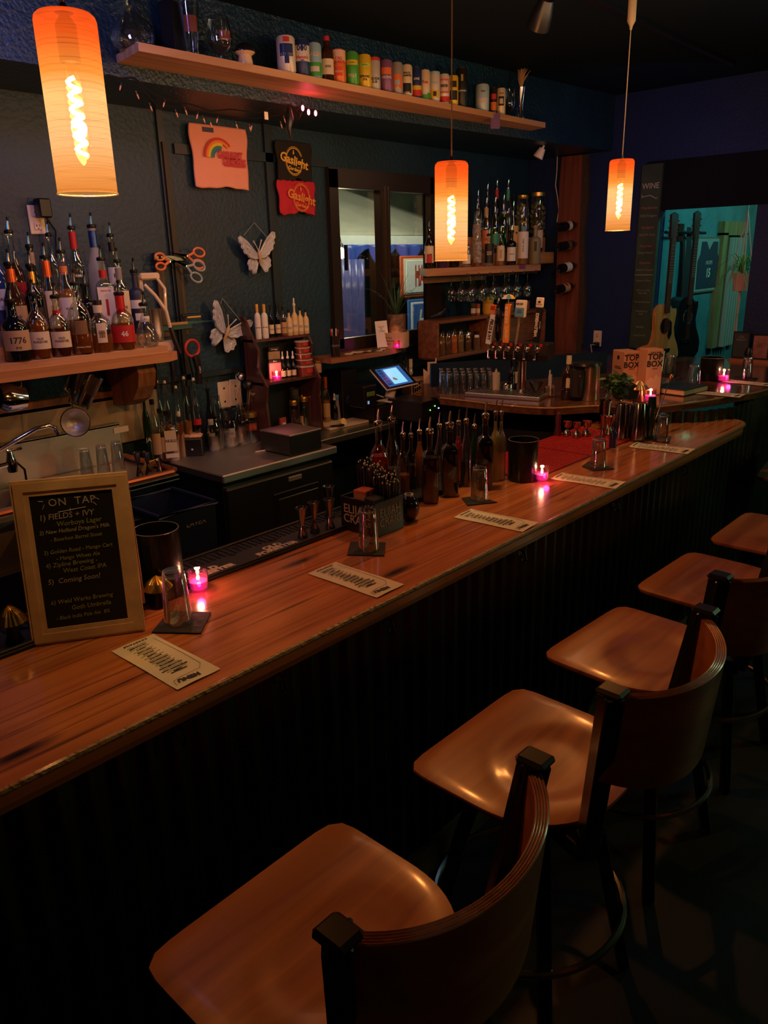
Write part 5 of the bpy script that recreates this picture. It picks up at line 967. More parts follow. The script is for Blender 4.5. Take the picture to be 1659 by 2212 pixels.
for px, py, lb in ((484, 853, 'blank white wall plate with two screws, left one'), (508, 848, 'blank white wall plate tilted behind the spoons')):
    P = gy(px, py, WY-.004); t = thing('wall_plate', lb, 'wall plate', P, rot=(0, R_(4 if px > 490 else 0), 0)); MB().box((0, 0, 0), (.085, .008, .16), bv=.003).obj('plate', M('outlet_white'), t); MB().box((0, -.005, .04), (.01, .003, .01)).box((0, -.005, -.04), (.01, .003, .01)).obj('screw', BLK, t)
# on the work counter
def Wq(*a, **k): return Q(*a, z=FZ+.003, group='bottles on the work counter', **k)
P = spot(617, 912, FZ, .06); r = 40*dep(P)/F*.9; t = thing('steel_pan', 'shallow dark steel pan on the work counter', 'pan', (P.x, P.y, FZ+.002)); h = .055; MB().lathe([(0, 0), (r*.9, 0), (r, h), (r*.97, h), (r*.87, .004), (0, .004)], 32).obj('pan_body', M('worn_pan', (.16, .10, .06), .35, .8), t); MB().tube([(-r*.9, -.02, h*.8), (-r*1.3, -.04, h)], .007, 6).obj('handle', M('worn_pan'), t)
P = spot(633, 920, FZ, .02); t = thing('lid_stack', 'white plastic lid leaning at the steel box', 'lid', (P.x, P.y, FZ+.002), rot=(R_(14), 0, 0)); MB().lathe([(0, .012), (.055, .014), (.075, .006), (.08, 0), (.076, -.001), (.05, .008), (0, .008)], 28, Matrix.Translation((0, 0, .02))).obj('lid_body', WHT, t)
a, b, c = gz(640, 968, FZ), gz(678, 950, FZ), gz(578, 940, FZ)
P = Vector((a.x-.02, 3.34, FZ+.003)); hbx = zat(Vector((a.x, a.y, 0)), 641, 925)-FZ
t = thing('steel_bin', 'hinged brushed steel box at the right end of the fridge', 'box', (a.x-.05, 3.36, FZ+.003)); MB().box((0, 0, hbx/2), (.24, .26, hbx-.006), bv=.004).obj('box_body', M('brushed_dark_steel'), t, smooth=False); MB().box((0, 0, hbx), (.245, .265, .008), bv=.003).obj('lid', STL, t, smooth=False)
P = gz(590, 965, FZ); t = thing('folded_towel', 'grey bar towel rolled and folded before the steel box', 'towel', (P.x-.0, P.y+.02, FZ+.002), R_(6))
def tw_(u, v): a = u*2*pi*1.6; rr = .010+.014*u; return ((v-.5)*.20, -.03+1.8*rr*cos(a), .026+rr*sin(a))
o = MB().grid(tw_, 40, 8).obj('cloth', M('grey_terry', (.17, .15, .13), .9, bump=.6, bscale=150), t); o.modifiers.new('thick', 'SOLIDIFY').thickness = .006
P = gz(575, 975, FZ); t = thing('red_marker', 'thin pen with red cap lying on the fridge edge', 'pen', (P.x, max(P.y, 3.21), FZ+.007), R_(-12)); MB().tube([(-.07, 0, 0), (.03, 0, 0)], .005, 8).obj('barrel', WHT, t); MB().tube([(.03, 0, 0), (.07, 0, 0)], .006, 8).obj('cap', LR, t)
cbz = FZ+.002; cc = [gz(674, 918, cbz), gz(712, 930, cbz), gz(800, 911, cbz), gz(745, 902, cbz)]
t = thing('cutting_board', 'cream cutting board on the work counter', 'cutting board', (0, 0, cbz)); MB().prism([(max(v.x, 3.0), max(3.43, min(v.y, 3.80))) for v in cc], .014).obj('board', M('cream_board2', (.66, .55, .36), .5), t, smooth=False)
CB = FZ+.019
P = gz(741, 914, CB); t = thing('lemon_half', 'yellow half lemon on the cutting board', 'fruit', P); MB().lathe([(0, 0), (.026, .0), (.028, .012), (.02, .026), (0, .034)], 18).obj('peel', M('lemon_peel', (.80, .58, .10), .5), t); MB().lathe([(0, .0), (.024, 0), (.024, .003), (0, .003)], 18, Matrix.Translation((-.012, -.020, .014)) @ Matrix.Rotation(1.2, 4, 'X')).obj('flesh', M('lemon_flesh', (.85, .72, .35), .4), t)
P = gz(691, 917, CB); t = thing('lime', 'dark green lime beside the knife', 'fruit', P); MB().lathe([(0, 0), (.018, .006), (.025, .022), (.018, .038), (0, .045)], 18).obj('peel', M('lime_peel', (.10, .16, .03), .4), t)
P = gz(716, 921, CB+.004); t = thing('paring_knife', 'black-handled knife lying on the cutting board', 'knife', P, R_(-25)); MB().box((.04, 0, 0), (.10, .018, .014), bv=.005).obj('handle', BLK, t); MB().prism([(-.10, 0), (0, -.010), (0, .010)], .002).obj('blade', CHR, t)
Wq('liquor_bottle', 'bottle with tan paper cap and cream label behind the board', 706, 897, 814, 18, 'long', CLR, liq=WHL, labs=[(.15, .45, 1, TAN, '', BL, .01, 0)], neck=(.75, 1, M('copper_foil')), top='none')
Wq('dropper_bottle', 'amber dropper bottle with white bulb beside the pan', 655, 908, 868, 14, 'squat', BRN, labs=[(.1, .5, 1, TAN, '', BL, .01, 0)], top='dropper'); Wq('dropper_bottle', 'black dropper bottle with white bulb at the board', 724, 905, 864, 14, 'squat', BKG, top='dropper')
jar('glass jar with gold lid and red tape behind the work counter', 684, 885, 842, 24, GOLD, M('dark_herbs'), .7, lab=[(.4, .62, .6, LR, '', BL, .02)], group='jars on the work counter'); jar('dark jar with gold lid left of the taped jar', 658, 890, 856, 20, GOLD, M('dark_herbs'), .8, group='jars on the work counter'); jar('low jar with clipped gold lid near the pan', 635, 893, 864, 20, GOLD, M('tea_contents', (.12, .06, .03), .6), .7, group='jars on the work counter')
jar('smoky plastic cup standing upside down on jars', 638, 885, 838, 20, None, M('grey_green_cup', (.06, .07, .06), .4), .98, group='jars on the work counter', name='plastic_cup', cat='cup')
jar('cream paper cup beside the cutting board', 674, 914, 893, 15, None, M('cream_board2'), 1.0, group='jars on the work counter', name='paper_cup', cat='cup')
P = spot(609, 886, FZ, .02); t = thing('card_packet', 'red and white card packet behind the pan', 'packet', P, .2); MB().box((0, 0, .055), (.055, .02, .10), bv=.003).obj('packet', M('red_packet', (.45, .08, .05), .5), t); MB().box((0, -.011, .05), (.03, .002, .05)).obj('panel', WLAB, t)
P = spot(735, 898, FZ, .03); P.y = min(P.y, 3.74); t = thing('snack_bag', 'clear bag with blue top and white label on the counter', 'bag', P, face(P.x, P.y)); h = zat(P, 735, 852)-FZ; MB().grid(lambda u, v: ((u-.5)*.075*(1-.1*v), -.02*sin(pi*u)*(1-v*.8), v*h), 12, 8).obj('bag_film', M('bag_film', (.30, .26, .22), .3), t); MB().box((0, -.004, h*.93), (.07, .012, h*.14)).obj('blue_top', LBLU, t)
Wq('swing_top_bottle', 'clear curved swing-top bottle with white stopper before the printer', 760, 902, 828, 22, 'drop', CLR, liq=M('pinkish_liquid', (.16, .08, .06), .3), top='swing'); Wq('tall_bottle', 'dark clear bottle beside the curved swing-top bottle', 777, 903, 832, 20, 'round', GRND, top='none')
# till: tablet, printer, drawers, crate
drz = gz(845, 897, FZ); 
def cbox(name, label, cat, px0, px1, pb, pt, mat, z, dy=.22, k=0., bv=.006, parts=None, dx=0):
    P = spot((px0+px1)/2, pb, z); w_ = (px1-px0)*dep(P)/F*.92; h = zat(P, (px0+px1)/2, pt)-z; P.y = min(P.y+dy/2, WY-.03-dy/2)
    t = thing(name, label, cat, (P.x+dx, P.y, z), k); MB().box((0, 0, h/2), (w_, dy, h), bv=bv).obj('case', mat, t, smooth=False); return t, w_, h
till = thing('till_cabinet', 'black low cabinet under the till', 'cabinet', (4.05, 3.62, 0)); MB().box((0, 0, .45), (.34, .40, .90)).obj('cabinet_body', BLK, till, smooth=False)
MB().box((0, -.01, .915), (.36, .42, .03), bv=.004).obj('top', M('dark_cabinet'), till, smooth=False)
t, w_, h = cbox('cash_drawer', 'black cash drawer under the tablet', 'drawer', 788, 900, 905, 868, BLK, FZ+.003, .30); MB().box((0, -.153, h*.5), (w_*.9, .006, h*.7), bv=.003).obj('drawer_front', M('satin_black', (.02, .02, .022), .3), t, smooth=False); MB().box((w_*.2, -.158, h*.5), (.012, .004, .012)).obj('lock', CHR, t)
cdz = FZ+h+.003; CDP = t.location.copy()
t, w_, h = cbox('receipt_printer', 'black receipt printer with green slot behind the board', 'printer', 779, 824, 880, 833, BLK, cdz, .14); MB().box((.0, -.072, h*.62), (w_*.6, .006, .03), bv=.002).obj('paper_slot', M('green_slot', (.10, .22, .04), .4), t); MB().box((-w_*.2, -.073, h*.25), (.012, .004, .02)).obj('indicator', M('blue_led', (.2, .4, .6), .4, emit=.6, ecol=(.3, .5, .8)), t)
P = gz(846, 866, cdz); P.z = cdz; t = thing('tablet_till', 'white-framed tablet till with bright blue screen on a stand', 'tablet', P, R_(0))
cs = [gy(800, 799, 0) for _ in (0,)]
D0 = dep(P); TL, TR, BR, BL_ = gd(799, 799, D0+.02), gd(868, 785, D0+.14), gd(898, 828, D0+.05), gd(838, 841, D0-.10)
cen = (TL+TR+BR+BL_)/4; ux = ((TR-TL)+(BR-BL_)).normalized(); vy = ((TL-BL_)+(TR-BR)); vy = (vy-ux*vy.dot(ux)).normalized(); nz = ux.cross(vy)
wT = ((TR-TL).length+(BR-BL_).length)/2; hT = ((TL-BL_).length+(TR-BR).length)/2
Mx = Matrix(((ux.x, vy.x, nz.x, cen.x-P.x), (ux.y, vy.y, nz.y, cen.y-P.y), (ux.z, vy.z, nz.z, cen.z-P.z), (0, 0, 0, 1)))
MB().box((0, 0, -.006), (wT+.012, hT+.012, .012), mt=None, bv=.004).obj('frame', WHT, t).matrix_local = Mx
MB().box((0, 0, .001), (wT, hT, .004), bv=.0015).obj('bezel', BLK, t).matrix_local = Mx
sc = MB().box((0, 0, .0035), (wT*.80, hT*.86, .001)).obj('screen', M('screen_blue', (.03, .10, .30), .3, emit=.55, ecol=(.03, .16, .50)), t); sc.matrix_local = Mx
for i in range(6): MB().box((-wT*.31, hT*(.34-.13*i), .0045), (wT*.13, hT*.10, .0008)).obj('tile', M('screen_navy', (.02, .05, .2), .3, emit=.3, ecol=(.02, .07, .30)), sc)
MB().box((wT*.04, 0, .0046), (wT*.44, hT*.72, .0008)).obj('receipt_panel', M('screen_cyan', (.3, .7, .9), .3, emit=.95, ecol=(.22, .66, .95)), sc)
c_ = Mx @ Vector((0, -.02, -.012)); MB().tube([c_, c_*.55+Vector((0, .01, .02)), (.0, .02, .02)], [.03, .032, .035], 10).box((0, .0, .006), (.15, .12, .012), bv=.004).obj('stand', WHT, t)
MB().tube([(-.05, .03, .03), (-.12, .05, .06), (-.16, .04, .03), (-.10, .02, .008)], .004, 6).obj('cable', WHT, t)
l = area('screen_glow', cen+nz*.02, cen+nz, .12, .16, .12, (.25, .6, 1))
t, w_, h = cbox('speaker_box', 'black speaker box standing behind the curved bottle', 'speaker', 722, 770, 885, 797, BLK, FZ+.003, .14); t.location.y = 3.76; MB().lathe([(.04, 0), (.036, .006), (0, .012)], 20, Matrix.Translation((0, -.072, h*.4)) @ Matrix.Rotation(pi/2, 4, 'X')).obj('cone', BLKR, t)
t, w_, h = cbox('label_printer', 'black box printer with green and blue lights', 'printer', 899, 975, 908, 864, M('satin_black'), FZ+.012, .30, dx=-.02)
for i, (dx, m) in enumerate(((-.02, 'green_led'), (.03, 'green_led'), (.07, 'white_led'))): MB().box((dx, -.153, h*(.55+.15*(i == 1))), (.006, .004, .008)).obj('led', M(m, (.2, .8, .3), .4, emit=2, ecol=(.3, 1, .2) if m[0] == 'g' else (.6, .8, 1)), t)
P = Vector((gy(904, 840, 3.62).x, 3.62, FZ+.10)); t = thing('wooden_crate', 'small wire-fronted wooden crate behind the tablet', 'crate', P, R_(-20)); h = zat(P, 904, 818)-P.z; cw = .19
for dz in (0, h): MB().box((0, 0, dz), (cw, .14, .012), bv=.002).obj('board', CORK, t, smooth=False)
for dx in (-cw/2, cw/2): MB().box((dx, 0, h/2), (.012, .14, h), bv=.002).obj('upright', CORK, t, smooth=False)
for a, b in (((-.08, h*.1), (.08, h*.9)), ((-.08, h*.9), (.08, h*.1)), ((-.05, h*.1), (.08, h*.7)), ((-.08, h*.5), (.05, h*.95))): MB().tube([(a[0], -.072, a[1]), (b[0], -.072, b[1])], .0035, 5).obj('wicker_strand', TAN, t)
for i in range(9): MB().tube([(-.075+.018*i, -.068, 0), (-.075+.018*i, -.068, h)], .002, 5).obj('bar', CORK, t)
MB().box((0, 0, -.05), (.22, .18, .088)).obj('base_block', BLK, t, smooth=False)
P = Vector((gy(930, 810, 3.50).x, 3.50, zat(Vector((gy(930, 810, 3.5).x, 3.5, 0)), 930, 862))); t = thing('envelope_box', 'cardboard box of open paper envelopes beside the crate', 'box', P, R_(-35)); h = zat(P, 930, 826)-P.z; MB().box((0, 0, h/2), (.12, .09, h), bv=.002).obj('carton', M('cardboard', (.35, .20, .11), .8), t, smooth=False)
MB().prism([(0, 0), (.10, 0), (.115, .10), (.07, .055), (0, .11)], .002, Matrix.Translation((-.06, -.03, h-.005)) @ Matrix.Rotation(pi/2-.1, 4, 'X')).prism([(0, 0), (.06, 0), (.06, .15), (0, .15)], .002, Matrix.Translation((-.02, .01, h-.005)) @ Matrix.Rotation(pi/2, 4, 'X')).obj('envelopes', M('envelope_paper', (.60, .44, .28), .8), t, smooth=False); MB().tube([(.03, .01, h), (.045, .01, h+.17)], .005, 6).obj('pen', WHT, t); MB().box((0, 0, -(P.z-.93)/2), (.14, .12, P.z-.93)).obj('base_block', BLK, t, smooth=False)
for px, lb in ((876, 'tall clear bottle with black stopper behind the tablet, left'), (887, 'tall clear bottle with white strip behind the tablet, right')):
    P = Vector((gy(px, 800, 3.76).x, 3.76, FZ+.02)); bottle('clear_bottle', lb, P, zat(P, px, 770)-P.z, .035, 'wine', CLR, top='cap' if px == 876 else 'none', group='bottles behind the tablet', labs=[] if px == 876 else [(.6, .95, .9, WLAB, '', BL, .01, 0)])
# ---------------------------------------------------------------- in the sink: upturned glasses, jiggers
def pint(label, P, H, r, up=False, group='upturned pint glasses', name='pint_glass', pr=None, mat=None):
    t = thing(name, label, 'glass', P, group=group)
    if up: pf = [(0, .001), (r*.70, .001), (r*.72, .012*H/.14), (r, H), (r*.96, H), (r*.70, .018*H/.14), (0, .016)]
    else: pf = [(0, H), (r*.70, H), (r*.73, H*.96), (r*.78, H*.86), (r, 0), (r*.965, 0), (r*.72, H*.86), (r*.66, H*.88), (0, H*.88)]
    MB().lathe(pf, 28).obj('glass_body', mat or CLR, t)
    for q in range(1 if not up else 0): MB().tube([(r*.74*cos(a*pi/14), r*.74*sin(a*pi/14), H*.93) for a in range(28)], .0022, 5, closed=True).obj('base_glint', M('glass_highlight', (.8, .78, .75), .05, .6, alpha=.35), t)  # pale ring painted in for the highlight on the glass base
    return t
for px, pb, pt, lb in ((190, 1030, 968, 'upturned glass in the sink, left of three'), (226, 1028, 960, 'upturned glass in the sink, middle of three'), (258, 1020, 951, 'upturned glass in the sink, right of three')):
    P = spot(px, pb, SZ-.02, .03); P.y = max(P.y, sy0+.06); pint(lb, P, zat(P, px, pt)-P.z, 14*dep(P)/F, group='upturned glasses in the sink')
def jigger(label, P, H, r, mat=None, copper=None, group='steel jiggers'):
    t = thing('jigger', label, 'jigger', P, group=group); m = mat or M('jigger_steel', (.50, .46, .42), .18, 1.)
    MB().lathe([(0, .003), (r*.82, 0), (r*.86, .003), (r*.30, H*.40), (r*.28, H*.42), (r*.94, H*.985), (r*1.0, H), (r*.92, H), (r*.24, H*.5), (0, H*.48)], 24).obj('cups', m, t)
    MB().lathe([(r*.30, H*.39), (r*.36, H*.405), (r*.36, H*.42), (r*.30, H*.43)], 20).obj('waist_ring', m, t)
    if copper: MB().lathe([(r*.91, H*.985), (r*.28, H*.52), (0, H*.5)], 20).obj('copper_lining', COPPER, t)
    return t
for px, pb, pt, lb in ((302, 1030, 976, 'dark jigger standing in the sink tray, left'), (322, 1027, 975, 'dark jigger standing in the sink tray, middle'), (346, 1020, 993, 'short dark jigger cup in the sink tray, right')):
    P = spot(px, pb, SZ-.02, .02); P.y = max(P.y, sy0+.05); jigger(lb, P, zat(P, px, pt)-P.z, 9*dep(P)/F, M('dark_jigger', (.14, .12, .11), .2, 1.), group='jiggers in the sink tray')
P = spot(325, 1022, SZ-.02, .05); t = thing('yellow_cloth', 'folded yellow cloth behind the jiggers in the tray', 'cloth', P, .3); MB().box((0, 0, .03), (.10, .006, .06), mt=Matrix.Rotation(.7, 4, 'X')).obj('cloth', M('mustard_cloth', (.55, .30, .06), .9), t)
# bins below
def bin_(label, px0, px1, pt, y, mat, txt=None):
    a, b = gy(px0, pt, y), gy(px1, pt, y); zt = (a.z+b.z)/2; t = thing('storage_bin', label, 'bin', ((a.x+b.x)/2, y, 0)); w_ = (b.x-a.x)
    V = []; 
    for z, k in ((.02, .86), (zt, 1)): V += [(sx*w_/2*k, sy*.17*k+.0, z) for sx, sy in ((-1, -1), (1, -1), (1, 1), (-1, 1))]
    MB().add(V, [(0, 1, 5, 4), (1, 2, 6, 5), (2, 3, 7, 6), (3, 0, 4, 7), (3, 2, 1, 0)]).obj('bin_body', mat, t, smooth=False)
    MB().tube([(sx*w_/2*1.01, sy*.172, zt) for sx, sy in ((-1, -1), (1, -1), (1, 1), (-1, 1))], .012, 8, closed=True).obj('rim', mat, t)
    if txt: text(txt, .035, GLT, t, (w_*.12, -.168, zt-.07), rot=(pi/2-.05, 0, 0), shear=.2)
    return t
bin_('dark blue plastic bin with pale lettering beside the fridge', 296, 418, 1085, 2.95, M('navy_bin', (.010, .022, .055), .35), 'LAVEX')
bin_('black plastic bin farther left beneath the sink', 110, 268, 1120, 3.1, BLKR)
# ================================================================= right bottle shelf, post, wine
RY = 3.45
rx0, rx1 = gy(922, 592, RY).x, EX-.02; rz0 = gy(1050, 583, RY).z
rs = thing('right_bottle_shelf', 'pine shelf of liquor bottles right of the service window', 'shelf', (0, 0, 0))
RP = wood('right_shelf_pine', (.46, .22, .11), (.62, .32, .17), .5, .7)
rxe = min(gy(1168, 575, RY).x, EX-.04); MB().prism([(rx0, RY), (rxe, RY), (rxe, RY+.26), (rx0+.24, RY+.26)], .05, Matrix.Translation((0, 0, rz0-.025))).obj('front_board', RP, rs, smooth=False)
MB().box(((rx0+.35+rx1)/2, RY+.32, rz0-.01), (rx1-rx0-.35, .13, .03)).obj('back_board', RP, rs, smooth=False)
RTZ = rz0+.026
rt = thing('shelf_tier', 'stepped pine blocks raising the back row of bottles', 'shelf riser', (0, 0, RTZ))
for j in range(2): MB().box(((4.72+rx1-.02)/2, RY+.15+.09*j, .045+.06*j), (rx1-4.74, .09, .09+.12*j), bv=.002).obj('step', RP, rt, smooth=False)
RR = [(RY+.055, RTZ+.001), (RY+.15, RTZ+.091), (RY+.24, RTZ+.211)]
def RB(row, name, label, px, pb, pt, w, sty, gl, **k):
    y, z = RR[row]; return Bp(name, label, px, pb, pt, w, z, sty, gl, y=y, k=.9, group='bottles on the right shelf', **k)
RB(0, 'liquor_bottle', 'pink-labelled bottle at the left shelf end, before the window', 927, 580, 475, 21, 'long', BKG, labs=[(.14, .58, 1.2, CREAM, 'CAM', BL, .014, 0), (.14, .36, .6, LR, '', BL, .01, 0)])
RB(0, 'liquor_bottle', 'low dark purple bottle half hidden by the middle pendant', 955, 580, 520, 24, 'squat', M('violet_glass', (.05, .02, .10), .1, coat=.5), top='cap'); RB(0, 'liquor_bottle', 'dark bottle behind the pendant rim, right side', 981, 578, 500, 24, 'round', BKG, top='cap')
RB(0, 'liquor_bottle', 'clear bottle just right of the middle pendant', 1007, 577, 490, 22, 'round', CLR, liq=CLL, labs=[(.1, .4, .9, WLAB, '', BL, .01, 0)])
RB(0, 'liquor_bottle', 'clear corked bottle with oval lace-pattern label', 1031, 575, 505, 22, 'flask', CLR, liq=M('rosy_liquid', (.22, .05, .05), .5), fill=.3, labs=[(.12, .80, .9, M('grey_lace', (.30, .27, .27), .6, var=.6, vscale=70), '', BL, .01, 0)], top='cork')
RB(0, 'liquor_bottle', 'clear bottle with black label and white capitals', 1056, 572, 491, 22, 'flask', CLR, liq=CLL, labs=[(.10, .75, 1.1, BL, 'FACC\nBRUT', WIN, .015, 0)])
RB(0, 'liquor_bottle', 'small clear bottle, cream label with a drawn woman', 1081, 571, 486, 20, 'squat', CLR, liq=WHL, labs=[(.14, .62, .9, CREAM, '', BL, .01, 0), (.22, .50, .25, TAN, '', BL, .01, 0)])
RB(0, 'liquor_bottle', 'black square-shouldered bottle with white arched label', 1104, 569, 484, 24, 'flask', BKG, labs=[(.12, .55, .9, WLAB, 'HEERING', BL, .0095, 0)])
RB(0, 'liquor_bottle', 'clear bottle with blue neck band and vertical lettering on white label', 1129, 567, 478, 25, 'flask', CLR, liq=WHL, fill=.9, labs=[(.15, .80, 1.1, WLAB, 'RITUAL ZERO', BL, .016, 1)], neck=(.78, .92, LBLU), top='cork')
RB(0, 'liquor_bottle', 'frosted olive bottle with a dark plume drawing', 1155, 565, 487, 26, 'flask', M('frosted_olive', (.30, .27, .16), .4, alpha=.85), labs=[(.35, .62, .22, BL, '', BL, .01, 0), (.12, .2, .7, None, 'SPIRIT', GLT, .010, 0)], top='cork')
for row, px, pt, w, sty, gl, lb, kk in ((1, 1030, 437, 20, 'flask', 'c', 'pale bottle with printed grey label, second row left', dict(labs=[(.3, .7, 1, M('grey_lace'), '', BL, .01, 0)])), (2, 1032, 409, 19, 'round', 'c', 'clear bottle with white lettering on its neck, back row left', dict(neck=(.6, .75, WLAB))),
        (2, 1052, 396, 18, 'long', 'k', 'black slender bottle, back row', {}), (1, 1050, 425, 22, 'long', 'c', 'clear bottle with orange diamond label', dict(labs=[(.10, .48, .9, LORG, 'DE', BL, .02, 0)], liq=WHL, neck=(.75, .95, TAN))),
        (2, 1072, 388, 18, 'long', 'k', 'dark bottle with red neck, tallest in the row', dict(neck=(.68, .97, LR))), (1, 1069, 424, 20, 'long', 'g', 'bright green bottle with green and red label, left one', dict(labs=[(.10, .40, 1.2, LGRN, '', BL, .01, 0), (.10, .18, 1.2, LR, '', BL, .01, 0)])),
        (1, 1087, 419, 20, 'long', 'g', 'deep green bottle with tan foil neck, right one', dict(neck=(.72, .82, TAN))), (2, 1096, 387, 18, 'long', 'c', 'clear bottle with teal foil neck, back row right', dict(neck=(.74, .96, LGRN))),
        (1, 1108, 433, 16, 'long', 'g', 'slim green-tinted bottle left of the pickle jars', dict(neck=(.55, .7, LORG))), (1, 1135, 449, 15, 'long', 'c', 'clear bottle with black cap collar before the left pickle jar', dict(top='none', neck=(.72, 1.0, BL), liq=WHI)),
        (1, 1164, 431, 20, 'flask', 'c', 'whiskey bottle with cream label before the right pickle jar', dict(labs=[(.1, .5, 1.1, CREAM, 'RYE', BL, .016, 0)], neck=(.74, .95, BL), liq=RUM))):
    RB(row, 'liquor_bottle', lb, px, 520, pt, w, sty, {'c': CLR, 'k': BKG, 'g': GRN}[gl], **kk)
PKL = M('pickles', (.30, .30, .06), .35, var=.5, vscale=30)
for px, pt, w, lb in ((1128, 421, 28, 'glass jar of green pickles with gold lid, left one'), (1161, 415, 36, 'larger glass jar of green pickles with gold lid, right one')):
    P = gy(px, 470, RR[2][0]+.03); P.z = RR[2][1]; r = w/2*dep(P)/F; H = zat(P, px, pt)-P.z
    t = thing('pickle_jar', lb, 'jar', P, face(P.x, P.y), 'pickle jars on the right shelf'); MB().lathe([(0, 0), (r*.92, 0), (r, .02), (r, H*.78), (r*.8, H*.90), (r*.8, H*.96)], 22).obj('jar_glass', CLR, t)
    for i in range(26):
        a = i*2.4; rr_ = r*.72; zz = .03+(H*.76-.03)*((i*7) % 26)/26; c = Vector((rr_*cos(a), rr_*sin(a), zz)); d = Vector((sin(i)*.02, cos(i*2)*.008, .018)); MB().tube([c-d, c-d*.4, c+d*.4, c+d], [.004, .013, .013, .004], 8).obj('pickle', PKL, t)
    MB().lathe([(0, .004), (r*.6, .004), (r*.6, H*.78), (0, H*.78)], 12).obj('brine', M('brine', (.14, .13, .03), .2), t); MB().lathe([(r*.82, H*.90), (r*.86, H*.91), (r*.86, H*.985), (r*.78, H), (0, H)], 22).obj('lid', GOLD, t)
P = gy(1110, 500, RR[0][0]+.06); P.z = RTZ; t = thing('tiki_mug', 'tan ceramic face mug between bottles on the right shelf', 'mug', P, face(P.x, P.y)); zz = zat(P, 1110, 488)-RTZ; zm = zat(P, 1110, 514)-RTZ; r = .036
MB().lathe([(0, .0), (r*.9, 0), (r, .02), (r*.95, zz*.5), (r*1.1, zz*.8), (r, zz), (r*.9, zz), (r*.85, zz*.8), (0, zz*.5)], 22).obj('mug_body', M('tan_tiki', (.60, .36, .12), .45), t)
for sx in (-1, 1): MB().lathe([(0, -.004), (.009, 0), (0, .004)], 10, Matrix.Translation((sx*.015, -r*1.03, zz*.82)) @ Matrix.Rotation(pi/2, 4, 'X')).obj('eye', BL, t)
P = gy(1128, 576, RY-.002); t = thing('shelf_tag', 'small purple paper tag lettered COLADA on the right shelf edge', 'tag', P); MB().box((0, -.002, 0), (.085, .002, .03)).obj('card', LPUR, t); text('COLADA', .018, M('tag_red', (.45, .1, .1), .6), t, (0, -.0035, 0))
# wine glass rack
GY = RY+.08; gr_ = thing('stemware_rack', 'metal rails under the right shelf for hanging glasses', 'rack', (0, 0, 0)); rzz = rz0-.03
for i in range(7): x = gy(995+24.5*i, 605, GY).x; MB().box((x-.042, GY+.05, rzz-.012), (.012, .30, .004)).box((x-.042, GY+.05, rzz), (.003, .30, .024)).obj('rail', M('rack_wire', (.4, .38, .34), .3, 1.), gr_, smooth=False)
MB().box((gy(960, 600, GY).x+.35, GY+.16, rzz-.03), (.75, .02, .04)).obj('backing_strip', RP, gr_, smooth=False)
wg = None; posn = [(i, j) for i in range(6) for j in range(3)]
for n_, (i, j) in enumerate(posn):
    x = gy(1007+24.5*i, 625, GY).x+.03*j*.3; y = GY-.04+.095*j
    col_ = ['first', 'second', 'third', 'fourth', 'fifth', 'sixth'][i]; rw = ['front', 'middle', 'back'][j]
    if wg is None:
        wg = thing('wine_glass', '', 'glass', (0, 0, 0), group='wine glasses hanging under the right shelf')
        h = .185; MB().lathe([(.031, 0), (.030, -.003), (.006, -.006), (.0035, -.012), (.0035, -.075), (.012, -.085), (.030, -.105), (.036, -.13), (.034, -.16), (.029, -h), (.028, -h), (.033, -.16), (.035, -.13), (.028, -.106), (0, -.088)], 20).obj('glass_body', CLR, wg); o = wg
    else: o = copy_tree(wg)
    o.location = (x, y, rzz-.006); o['label'] = f'{rw} hanging wine glass in the {col_} rail from the left'
# live-edge post with wine bottles
PWD = wood('post_redwood', (.13, .036, .018), (.24, .070, .034), .5, 1., axis='Z', coat=.2)
pL = [(1214, 318), (1208, 400), (1205, 500), (1201, 600), (1198, 700), (1196, 800)]; pR = [(1258, 316), (1255, 420), (1251, 500), (1250, 600), (1248, 650), (1243, 770)]
px_ = EX-.06
L1 = [gx(a, b, px_) for a, b in pL]; R1 = [gx(a, b, px_) for a, b in pR]; L1[0].z = R1[0].z = 2.72; L1[-1].z = R1[-1].z = RZ
poly = [(v.y, v.z) for v in L1]+[(v.y, v.z) for v in reversed(R1)]
Myz = Matrix(((0, 0, 1, 0), (1, 0, 0, 0), (0, 1, 0, 0), (0, 0, 0, 1)))
po = thing('wooden_post', 'reddish live-edge wooden slab post on the end wall', 'post', (0, 0, 0)); MB().prism(poly, .055, Matrix.Translation((px_, 0, 0)) @ Myz).obj('slab', PWD, po, smooth=False)
R2 = [gx(a+12+3*sin(i*2), b, px_+.01) for i, (a, b) in enumerate(pR)]; R2[0].z = 2.72; R2[-1].z = RZ
MB().prism([(v.y+.006, v.z) for v in R1]+[(v.y, v.z) for v in reversed(R2)], .04, Matrix.Translation((px_+.015, 0, 0)) @ Myz).obj('bark_edge', M('bark', (.05, .032, .02), .8, bump=.8, bscale=30), po, smooth=False)
LBW = [(.60, .72), (.50, .62), (.35, .62), (.30, .58)]
